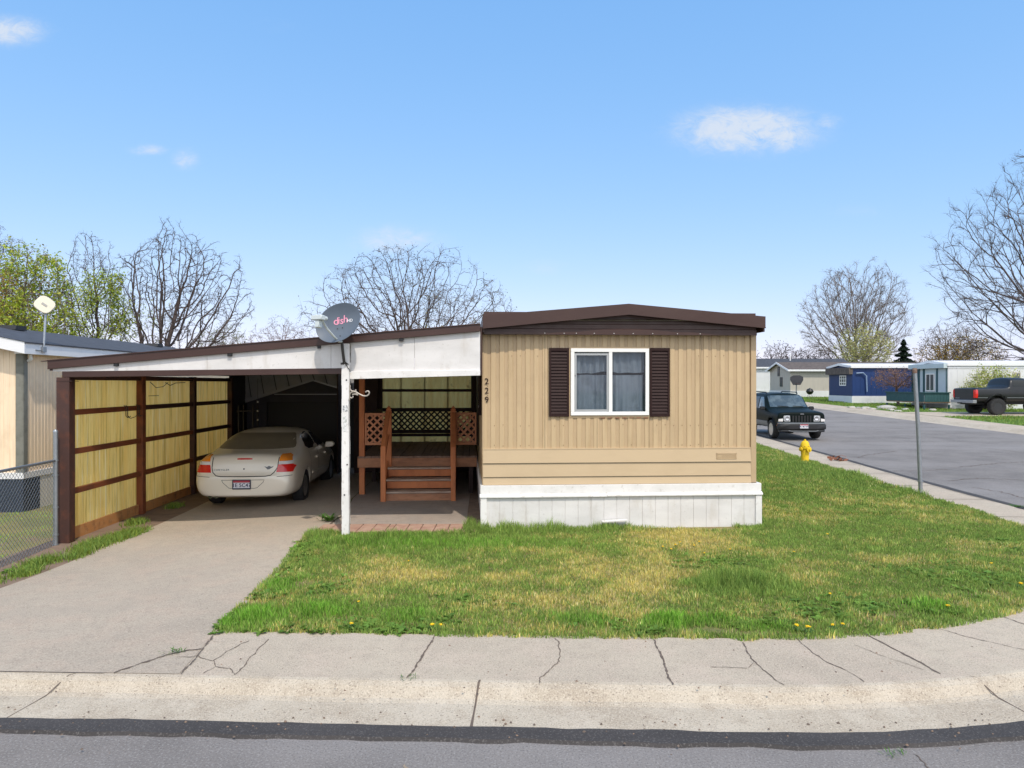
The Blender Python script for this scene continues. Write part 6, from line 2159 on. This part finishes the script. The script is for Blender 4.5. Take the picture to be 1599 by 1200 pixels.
YEL = [(650, 893, 110, 22, 1), (780, 905, 120, 20, .8), (950, 895, 130, 30, .9), (1060, 845, 110, 16, 1), (1035, 900, 60, 14, 1), (560, 905, 60, 16, .7), (880, 935, 160, 16, .7),
       (1250, 800, 120, 12, .45), (1400, 800, 80, 14, .5), (1330, 880, 110, 12, .3), (1040, 960, 120, 10, .7), (1500, 855, 60, 10, .4), (1180, 950, 60, 10, .6), (700, 855, 140, 8, .4), (1150, 790, 90, 8, .3)]
LUSH = [(400, 965, 55, 14, 1), (500, 955, 60, 12, .9), (1050, 972, 45, 10, 1), (1110, 968, 40, 8, .8), (640, 962, 35, 10, .7), (920, 970, 60, 10, .6), (1450, 948, 40, 8, .8), (350, 975, 20, 8, 1), (1200, 980, 30, 6, .6), (700, 850, 160, 8, .6), (440, 915, 25, 10, .8)]
TALL = [(730, 826, 45, 7, 1), (620, 842, 60, 6, .7), (848, 824, 40, 6, .9), (795, 828, 26, 7, .8), (1100, 816, 90, 5, .9), (1150, 912, 62, 11, 1), (560, 848, 50, 5, .6), (500, 838, 24, 6, .6), (950, 826, 60, 4, .5), (1350, 745, 70, 7, .5), (1452, 772, 26, 6, 1), (1230, 730, 60, 9, .4)]
BARE = [(395, 940, 20, 5, .9), (530, 965, 30, 4, .8), (770, 980, 40, 4, .9), (960, 983, 30, 4, .9), (1180, 988, 40, 4, 1), (1290, 968, 40, 5, .9), (1380, 960, 40, 4, .9), (600, 945, 24, 5, .6), (1060, 930, 30, 4, .5), (470, 912, 24, 5, 1), (1100, 984, 60, 5, 1), (660, 984, 24, 4, .9), (900, 950, 40, 6, .6), (1000, 985, 50, 4, .7), (1330, 972, 60, 5, .7), (1500, 925, 70, 6, .8), (1420, 945, 50, 5, .8), (560, 928, 30, 6, .5), (1230, 990, 60, 3, .8), (850, 978, 60, 3, .5), (1560, 870, 40, 8, .5)]


def on_home(x, y):
    ca, sa = math.cos(HA), math.sin(HA)
    u = (x - HO[0]) * ca + (y - HO[1]) * sa
    v = -(x - HO[0]) * sa + (y - HO[1]) * ca
    return (u > -.12) & (u < HW + .11) & (v > -.10)


EDGE = [(p.x, p.y) for p in LAWN_EDGE]
EDGE2 = [(p.x, p.y) for p in off(.90)]
MAIN = [(-2.74, 6.30)] + [e for e in EDGE2 if e[0] > -2.7 and e[1] < 30] + [(EDGE[-1][0], 30), (3.5, 30), (3.5, 11.0), (-.5, 11.42), (-.72, 11.36), (-.75, 10.82), (-3.1, 10.82), (-3.14, 10.4), (-2.98, 9.4), (-2.84, 8.2)]
GREENS = np.array([(.20, .325, .062), (.26, .385, .08), (.33, .43, .10), (.145, .25, .05)])
LUSHC = np.array([(.18, .40, .04), (.23, .45, .055)])
YELC = np.array([(.62, .51, .14), (.70, .57, .19), (.50, .48, .12), (.74, .63, .31)])


def blades(x, y, hgt, wid, col, dz=-.01, lean=.55):
    n = len(x)
    z = np.array([zg(a, b) for a, b in zip(x, y)]) + dz
    az = gr_.uniform(0, 6.283, n)
    wx, wy = np.cos(az) * wid / 2, np.sin(az) * wid / 2
    la = gr_.uniform(0, 6.283, n); ll = hgt * lean * gr_.random(n)
    b = np.stack([x, y, z], 1)
    w = np.stack([wx, wy, np.zeros(n)], 1)
    md = b + np.stack([np.cos(la) * ll * .3, np.sin(la) * ll * .3, hgt * .58], 1)
    tp = b + np.stack([np.cos(la) * ll, np.sin(la) * ll, hgt], 1)
    V = np.stack([b - w, b + w, md + w * .8, md - w * .8, tp], 1).reshape(-1, 3)
    i = np.arange(n) * 5
    Fq = np.stack([i, i + 1, i + 2, i + 3], 1); Ft = np.stack([i + 3, i + 2, i + 4], 1)
    c = np.repeat(np.concatenate([col, np.ones((n, 1))], 1), 5, 0)
    return V, Fq, Ft, c


def lawn_points(n, poly, x0, x1, y0, y1, power=0.0):
    q = np.stack([gr_.uniform(x0, x1, n), y0 + (y1 - y0) * gr_.random(n) ** (1 + power)], 1)
    q = q[inside(poly, q)]
    q = q[~on_home(q[:, 0], q[:, 1])]
    return q[:, 0], q[:, 1]


parts = []
for n, x0, x1, y0, y1, pw, ws in ((480000, -3.1, 9.2, 5.9, 12.5, .15, 1.0), (230000, 3.9, 9.6, 12.3, 30, .5, 1.7)):
    x, y = lawn_points(n, MAIN, x0, x1, y0, y1, pw)
    yl = spots(x, y, YEL); lu = spots(x, y, LUSH); ta = spots(x, y, TALL); ba = spots(x, y, BARE)
    f = fbm(x, y, 1.1, 3); f2 = fbm(x, y, 3.3, 9)
    yp = np.clip(yl * .66 + .05 + (f - .5) * .8 + (f2 - .5) * 1.1 - lu * .8 - ta * .8, 0, .9)
    keep = gr_.random(len(x)) > np.clip(ba * 1.2 + (f2 - .62) * 1.2 * (1 - lu) - ta * .5, 0, .93)
    # ragged edges: the turf creeps over the pavement here and leaves bare soil there
    dk_ = np.where(x < 2, y - (5.36 + (2 - x) * .04), np.where(y < 12.56, 7.2 - np.hypot(x - 2, y - 12.56), 9.2 + .02 * (y - 12.56) - x)) - .965
    xd_ = np.interp(y, [6.4, 8.2, 9.4, 10.6], [-2.70, -2.78, -2.92, -3.06])
    ed = np.minimum(dk_, np.where(y < 10.8, x - xd_, 9))
    keep &= ed > (-.07 + .26 * (fbm(x, y, 2.6, 51) - .42) * (1 - .6 * lu))
    f3 = fbm(x, y, 7.5, 71)
    x, y, yp, lu, ta, f2, f3 = [a[keep] for a in (x, y, yp, lu, ta, f2, f3)]
    m = len(x)
    isy = gr_.random(m) < np.clip(yp * 1.25, 0, .95)
    col = GREENS[gr_.integers(0, 4, m)]
    col = np.where((gr_.random(m) < lu * .95)[:, None], LUSHC[gr_.integers(0, 2, m)], col)
    mix = gr_.uniform(.0, .45, m)[:, None] * (yp[:, None] + .15)
    yc = YELC[gr_.integers(0, 4, m)]
    col = np.where(isy[:, None], yc, col * (1 - mix) + yc * mix)
    col = col * (gr_.uniform(.7, 1.3, m) * (.68 + .64 * f3))[:, None]
    h = (.028 + .03 * f2 + .045 * lu + .125 * ta) * gr_.uniform(.55, 1.35, m) * np.where(isy, .9, 1) * (.45 + 1.15 * f3)
    h = np.where(y > 12.3, h * 1.25, h)
    w = (.0065 + .003 * gr_.random(m)) * ws * (1 + .3 * lu)
    parts.append(blades(x, y, h, w, col))
    # thatch lying flat between the blades
    k = gr_.random(m) < .16
    n2_ = int(k.sum())
    tc = np.array([(.52, .42, .20), (.40, .30, .14), (.60, .52, .30), (.30, .20, .11)])[gr_.integers(0, 4, n2_)] * gr_.uniform(.7, 1.2, n2_)[:, None]
    parts.append(blades(x[k], y[k], gr_.uniform(.012, .03, n2_), np.full(n2_, .006 * ws), tc, lean=4.0))
# neighbour's lawn behind the chain-link fence, and tufts on the bare verge
x, y = gr_.uniform(-13.5, -6.85, 90000), gr_.uniform(6.9, 13.2, 90000)
f = fbm(x, y, 1.6, 21)
col = np.where((gr_.random(len(x)) < (f - .35) * 1.1)[:, None], np.array([(.24, .38, .05)]), GREENS[gr_.integers(0, 4, len(x))]) * gr_.uniform(.7, 1.3, len(x))[:, None]
parts.append(blades(x, y, (.05 + .07 * f) * gr_.uniform(.6, 1.3, len(x)), np.full(len(x), .012), col * 1.7, dz=-.09))
VT = [(-6.0, 8.75, .16), (-6.2, 9.35, .2), (-5.95, 9.75, .16), (-6.1, 10.3, .26), (-6.02, 10.75, .28), (-5.98, 11.2, .24), (-6.35, 12.0, .16), (-6.3, 7.5, .3), (-6.15, 7.0, .2), (-6.45, 13.6, .14), (-6.15, 8.2, .2)]
for cx, cy, r_ in VT:
    n = int(3600 * r_)
    x, y = cx + gr_.normal(size=n) * r_ * .42, cy + gr_.normal(size=n) * r_ * .75
    k = (x < -5.80) & (x > -6.58); x, y = x[k], y[k]; n = len(x)
    col = np.where((gr_.random(n) < .3)[:, None], np.array([(.22, .28, .04)]), GREENS[gr_.integers(0, 4, n)]) * gr_.uniform(.7, 1.3, n)[:, None]
    parts.append(blades(x, y, gr_.uniform(.04, .13, n), np.full(n, .011), col, lean=.9))
# far verge and lawns across the street
x, y = gr_.uniform(23.5, 36, 60000), 30 + 40 * gr_.random(60000)
k = ~((y > 38.9) & (y < 43) & (x < 34)); x, y = x[k], y[k]
f = fbm(x, y, .5, 33)
col = np.where((gr_.random(len(x)) < (f - .4))[:, None], np.array([(.22, .22, .05)]), GREENS[gr_.integers(0, 4, len(x))]) * gr_.uniform(.7, 1.3, len(x))[:, None]
parts.append(blades(x, y, (.05 + .10 * f) * gr_.uniform(.6, 1.3, len(x)), np.full(len(x), .035), col))
Vs, Fqs, Fts, Cs = [], [], [], []
o_ = 0
for V, Fq, Ft, c in parts:
    Vs.append(V); Fqs.append(Fq + o_); Fts.append(Ft + o_); Cs.append(c); o_ += len(V)
me = np_mesh('grass', np.concatenate(Vs), np.concatenate(Fqs), np.concatenate(Fts), [M['grass']], col=np.concatenate(Cs))
tag(link('grass', me), 'patchy green and straw-yellow lawn grass', 'grass', None, 'stuff')

# broad-leaved weeds along the lawn's edges: leafy ground cover nobody could count
Vs, Fqs, Cs = [], [], []
o_ = 0
WD = [(350, 975, 22, 10), (372, 960, 30, 14), (420, 930, 24, 8), (440, 905, 26, 10), (462, 880, 20, 12), (476, 858, 20, 8), (500, 845, 40, 6), (560, 840, 46, 5), (780, 823, 18, 6), (1010, 985, 26, 6), (930, 975, 40, 8), (680, 968, 40, 8), (560, 975, 60, 8),
      (1260, 955, 70, 12), (1330, 945, 60, 12), (1480, 900, 60, 16), (1180, 975, 60, 8), (1540, 900, 40, 14), (1445, 948, 34, 7), (740, 940, 50, 12), (520, 920, 40, 12), (1580, 850, 30, 12), (620, 985, 50, 4), (450, 985, 60, 5), (1120, 880, 60, 16), (30, 892, 26, 6), (62, 880, 20, 6)]
for px, py, rx, ry in WD:
    c0 = G(px, py); a = (G(px + rx, py) - c0).length; b = (G(px, py - ry) - c0).length
    for k in range(int(14 + 46 * a * b * 3)):
        cx, cy = c0.x + gr_.normal() * a * .55, c0.y + gr_.normal() * b * .55
        if on_home(np.array([cx]), np.array([cy]))[0]: continue
        if px > 300 and not inside(MAIN, np.array([(cx, cy)]))[0]: continue
        nl = gr_.integers(5, 10)
        z = zg(cx, cy)
        base = np.array((.13, .25, .045)) * gr_.uniform(.6, 1.35) + np.array((.05, .05, .0)) * gr_.random()
        for j in range(nl):
            t = gr_.uniform(0, 6.283); L = gr_.uniform(.03, .085); w = L * gr_.uniform(.22, .4); r_ = gr_.uniform(.2, .75)
            d = np.array((math.cos(t), math.sin(t), r_)); s = np.array((-math.sin(t), math.cos(t), 0))
            p = np.array((cx, cy, z + .005))
            Vs.append(np.stack([p, p + d * L * .55 + s * w, p + d * L + np.array((0, 0, -.25 * L)), p + d * L * .55 - s * w]))
            Fqs.append([o_, o_ + 1, o_ + 2, o_ + 3]); o_ += 4
            Cs += [list(base * gr_.uniform(.8, 1.2)) + [1]] * 4
me = np_mesh('weeds', np.concatenate(Vs), np.array(Fqs), np.zeros((0, 3)), [M['grass']], col=np.array(Cs))
tag(link('weeds', me), 'low broad-leaved weeds mixed into the lawn edges', 'weeds', None, 'stuff')


def tuft(name, label, cat, loc, n, hh, sp, seed):
    g = np.random.default_rng(seed)
    V, Fq, C_ = [], [], []
    for k in range(n):
        t = g.uniform(0, 6.283); L = hh * g.uniform(.6, 1.2); w = L * .09
        d = np.array((math.cos(t) * sp, math.sin(t) * sp, 1.0)); d /= np.linalg.norm(d); s = np.array((-math.sin(t), math.cos(t), 0))
        p = np.array((g.normal() * .04, g.normal() * .03, 0))
        V.append(np.stack([p - s * w * .5, p + d * L * .6 - s * w, p + d * L + np.array((math.cos(t), math.sin(t), -.3)) * L * .25, p + d * L * .6 + s * w]))
        Fq.append([4 * k, 4 * k + 1, 4 * k + 2, 4 * k + 3])
        C_ += [list(np.array((.075, .17, .03)) * g.uniform(.6, 1.4)) + [1]] * 4
    o = link(name, np_mesh(name, np.concatenate(V), np.array(Fq), np.zeros((0, 3)), [M['grass']], col=np.array(C_)))
    o.location = loc
    return tag(o, label, cat)


q = G(512, 815); tuft('weed', 'leafy weed sprouting from the joint between the driveway and patio slab', 'weed', (q.x, q.y, q.z + .015), 60, .16, 1.1, 4)
q = G(272, 1021); tuft('weed', 'tiny weed growing in the long crack of the driveway apron', 'weed', (q.x, q.y, q.z + .01), 30, .05, 1.2, 6)
q = G(640, 1058); tuft('weed', 'tiny weed in the straight pavement joint near the kerb', 'weed', (q.x, q.y, q.z), 26, .035, 1.6, 8)
q = G(1590, 792, -.1); tuft('weed', 'yellowish weed tuft in the side street gutter', 'weed', (q.x, q.y, q.z), 60, .09, 1.6, 9)
q = G(1400, 1178, -.13); tuft('weed', 'small weed growing through the road asphalt', 'weed', (q.x, q.y, q.z), 24, .04, 1.6, 10)
# dandelions
FL = [(1244, 985, 1.3), (1262, 988, 1.4), (1300, 983, 1.1), (1316, 981, 1.0), (675, 983, 1.2), (688, 983, 1.1), (549, 981, 1.1), (560, 945, .9), (1292, 838, 1.0), (1055, 855, 1), (1048, 862, 1), (1062, 851, 1), (1084, 856, 1), (1092, 850, 1), (1035, 858, 1),
      (1240, 866, .9), (1548, 885, 1.1), (1594, 918, 1.3), (1480, 953, 1.2), (1296, 933, 1), (1100, 868, .9), (1140, 862, .9), (638, 880, .8)]
fl0 = None
for i, (px, py, s_) in enumerate(FL):
    q = G(px, py)
    if fl0 is None:
        mb = MB()
        for k in range(16):
            t = k * 2.4; r_ = .008 + .012 * (k % 4) / 4
            for e in (0,):
                mb.bar((0, 0, .055), (math.cos(t) * (r_ + .012), math.sin(t) * (r_ + .012), .062 - .006 * (k % 3)), .011, .003)
        mb.lathe([(0, .05), (.014, .056), (.010, .066), (0, .067)], 8)
        mb.tube([(0, 0, -.01), (.004, 0, .052)], .003, 5, m=1)
        for k in range(7):
            t = k * .9
            d = Vector((math.cos(t), math.sin(t), 0)); sd = Vector((-math.sin(t), math.cos(t), 0))
            mb.add([(0, 0, .004), d * .04 + sd * .011 + Vector((0, 0, .022)), d * .08 + Vector((0, 0, .012)), d * .04 - sd * .011 + Vector((0, 0, .022))], [(0, 1, 2, 3)], 1)
        o = mb.build('dandelion', [M['dandelion'], M['weed']], None, fix=False); fl0 = o
    else:
        o = fl0.copy(); COL.objects.link(o)
    o.location = (q.x, q.y, q.z + .01); o.scale = (s_ * .62,) * 3; o.rotation_euler = (0, 0, i * 1.3)
    edge = py > 925
    tag(o, 'yellow dandelion flowering at the ragged lawn edge along the pavement' if edge else 'yellow dandelion flowering in the dry middle of the lawn', 'dandelion', 'dandelions along the pavement edge' if edge else 'dandelions in the middle of the lawn')
# pebbles and crumbs of debris lying in the gutter and on the pavement
peb = MB()
for i in range(260):
    px, py = random.uniform(-10, 1610), random.choice([random.gauss(1098, 14), random.gauss(1130, 10), random.uniform(1000, 1180)])
    q = G(px, py, -.112 if py > 1085 else 0)
    r_ = random.uniform(.004, .012)
    b0 = len(peb.v)
    for k in range(5):
        t = k * 1.257
        rr = r_ * random.uniform(.7, 1.3)
        peb.v.append((q.x + math.cos(t) * rr, q.y + math.sin(t) * rr, q.z)); 
    peb.v.append((q.x, q.y, q.z + r_ * .9))
    for k in range(5): peb.f.append([b0 + k, b0 + (k + 1) % 5, b0 + 5]); peb.m.append(i % 2)
o = peb.build('gravel', [M['crack'], M['dirt']])
tag(o, 'scattered grit in the gutter', 'gravel', None, 'stuff')

# ------------------------------------------------------------------ sky, sun, camera
EL, AZ = R(55), R(20)          # sun high, behind the camera and a little to the right
sv = Vector((math.cos(EL) * math.sin(AZ), -math.cos(EL) * math.cos(AZ), math.sin(EL)))
ld = bpy.data.lights.new('sun', 'SUN'); ld.energy = 2.0; ld.angle = R(.9); ld.color = (1, .92, .80)
sun = bpy.data.objects.new('sun', ld); COL.objects.link(sun)
sun.rotation_euler = (-sv).to_track_quat('-Z', 'Y').to_euler()

W = bpy.data.worlds.new('World'); S.world = W; W.use_nodes = True
nt = W.node_tree
bg = nt.nodes['Background']
sky = nd(nt, 'ShaderNodeTexSky', sky_type='NISHITA', sun_disc=False)
sky.sun_elevation = EL; sky.sun_rotation = math.pi - AZ
sky.altitude = 900; sky.air_density = 1.0; sky.dust_density = .8; sky.ozone_density = 1.0
SKYSTR = .15
bg.inputs['Strength'].default_value = SKYSTR
geo = nd(nt, 'ShaderNodeTexCoord').outputs['Generated']
sep = nd(nt, 'ShaderNodeSeparateXYZ'); nt.links.new(geo, sep.inputs[0])


def mth(op, a, b=None, c=None, clamp=False):
    n = nd(nt, 'ShaderNodeMath', operation=op); n.use_clamp = clamp
    for i, v in enumerate((a, b, c)):
        if v is None: continue
        if hasattr(v, 'links'): nt.links.new(v, n.inputs[i])
        else: n.inputs[i].default_value = v
    return n.outputs[0]


# soft clouds at fixed bearings: (azimuth tan, elevation tan, half sizes, strength)
ya_ = mth('MAXIMUM', sep.outputs[1], .02)
cu_ = mth('DIVIDE', sep.outputs[0], ya_); cv_ = mth('DIVIDE', sep.outputs[2], ya_)
cmb = nd(nt, 'ShaderNodeCombineXYZ'); nt.links.new(cu_, cmb.inputs[0]); nt.links.new(cv_, cmb.inputs[1])
n1 = noi(nt, cmb.outputs[0], 34, 9, .70, (1, 1.7, 1), 1.0)
n2 = noi(nt, cmb.outputs[0], 9, 5, .6, (1, 1.8, 1), .3)
tot = None
for px, py, rx, ry, st in ((1165, 203, 100, 34, 1.0), (1120, 208, 60, 20, .8), (1215, 212, 52, 26, .8), (1292, 190, 26, 15, .42), (8, 48, 60, 22, .75), (40, 50, 26, 26, .4), (232, 234, 30, 9, .5), (290, 248, 22, 17, .5), (622, 376, 70, 24, .5), (850, 418, 50, 16, .25), (1335, 328, 60, 16, .2), (200, 400, 200, 60, .1), (430, 40, 60, 20, .12)):
    du = mth('MULTIPLY', mth('SUBTRACT', cu_, (px - 799.5) / F), F / rx)
    dv = mth('MULTIPLY', mth('SUBTRACT', cv_, (599.5 - py) / F), F / ry)
    e = mth('ADD', mth('MULTIPLY', du, du), mth('MULTIPLY', dv, dv))
    gsn = mth('MULTIPLY', mth('EXPONENT', mth('MULTIPLY', e, -1.0)), st)
    tot = gsn if tot is None else mth('MAXIMUM', tot, gsn)
nz = mth('ADD', mth('MULTIPLY', n1, .75), mth('MULTIPLY', n2, .5))
msk = mth('MULTIPLY', tot, nd(nt, 'ShaderNodeMapRange').outputs[0]) if False else None
mr = nd(nt, 'ShaderNodeMapRange', interpolation_type='SMOOTHSTEP'); mr.inputs['From Min'].default_value = .34; mr.inputs['From Max'].default_value = .95
nt.links.new(mth('MULTIPLY', tot, mth('ADD', mth('MULTIPLY', nz, 3.4), -1.15)), mr.inputs['Value'])
mr.inputs['From Min'].default_value = .05
msk = mth('MULTIPLY', mr.outputs[0], .78)
ssp = nd(nt, 'ShaderNodeSeparateColor'); nt.links.new(sky.outputs[0], ssp.inputs[0])
scm = nd(nt, 'ShaderNodeCombineColor')
for i, (g_, k_) in enumerate(((.80, .96), (.48, 1.64), (.27, 2.97))):
    nt.links.new(mth('MULTIPLY', mth('POWER', ssp.outputs[i], g_), k_), scm.inputs[i])
tint = scm.outputs[0]
# unseen broken cloud added behind the camera to fill the carport with light
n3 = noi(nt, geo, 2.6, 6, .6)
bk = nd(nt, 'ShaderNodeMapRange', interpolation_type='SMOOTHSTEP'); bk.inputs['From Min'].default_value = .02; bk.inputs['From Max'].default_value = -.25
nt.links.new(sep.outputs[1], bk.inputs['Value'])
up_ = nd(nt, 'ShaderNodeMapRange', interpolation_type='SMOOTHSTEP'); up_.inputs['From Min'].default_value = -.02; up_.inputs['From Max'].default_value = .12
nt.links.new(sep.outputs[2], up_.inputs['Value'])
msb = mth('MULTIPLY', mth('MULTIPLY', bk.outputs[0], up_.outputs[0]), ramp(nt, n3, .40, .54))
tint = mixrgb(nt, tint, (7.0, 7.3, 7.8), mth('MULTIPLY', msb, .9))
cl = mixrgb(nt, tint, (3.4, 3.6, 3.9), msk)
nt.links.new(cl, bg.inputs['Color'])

cam = bpy.data.cameras.new('camera'); cam.sensor_width = 36; cam.lens = F / 1599 * 36; cam.clip_end = 3000; cam.clip_start = .05
co = bpy.data.objects.new('camera', cam); COL.objects.link(co)
co.location = (0, 0, CAMH); co.rotation_euler = (R(90), 0, 0)
S.camera = co
vs_ = S.view_settings
vs_.view_transform = 'Standard'; vs_.look = 'None'; vs_.gamma = 1; vs_.exposure = .62
S.render.engine = 'CYCLES'
S.cycles.max_bounces = 6; S.cycles.transparent_max_bounces = 12
S.cycles.use_denoising = True
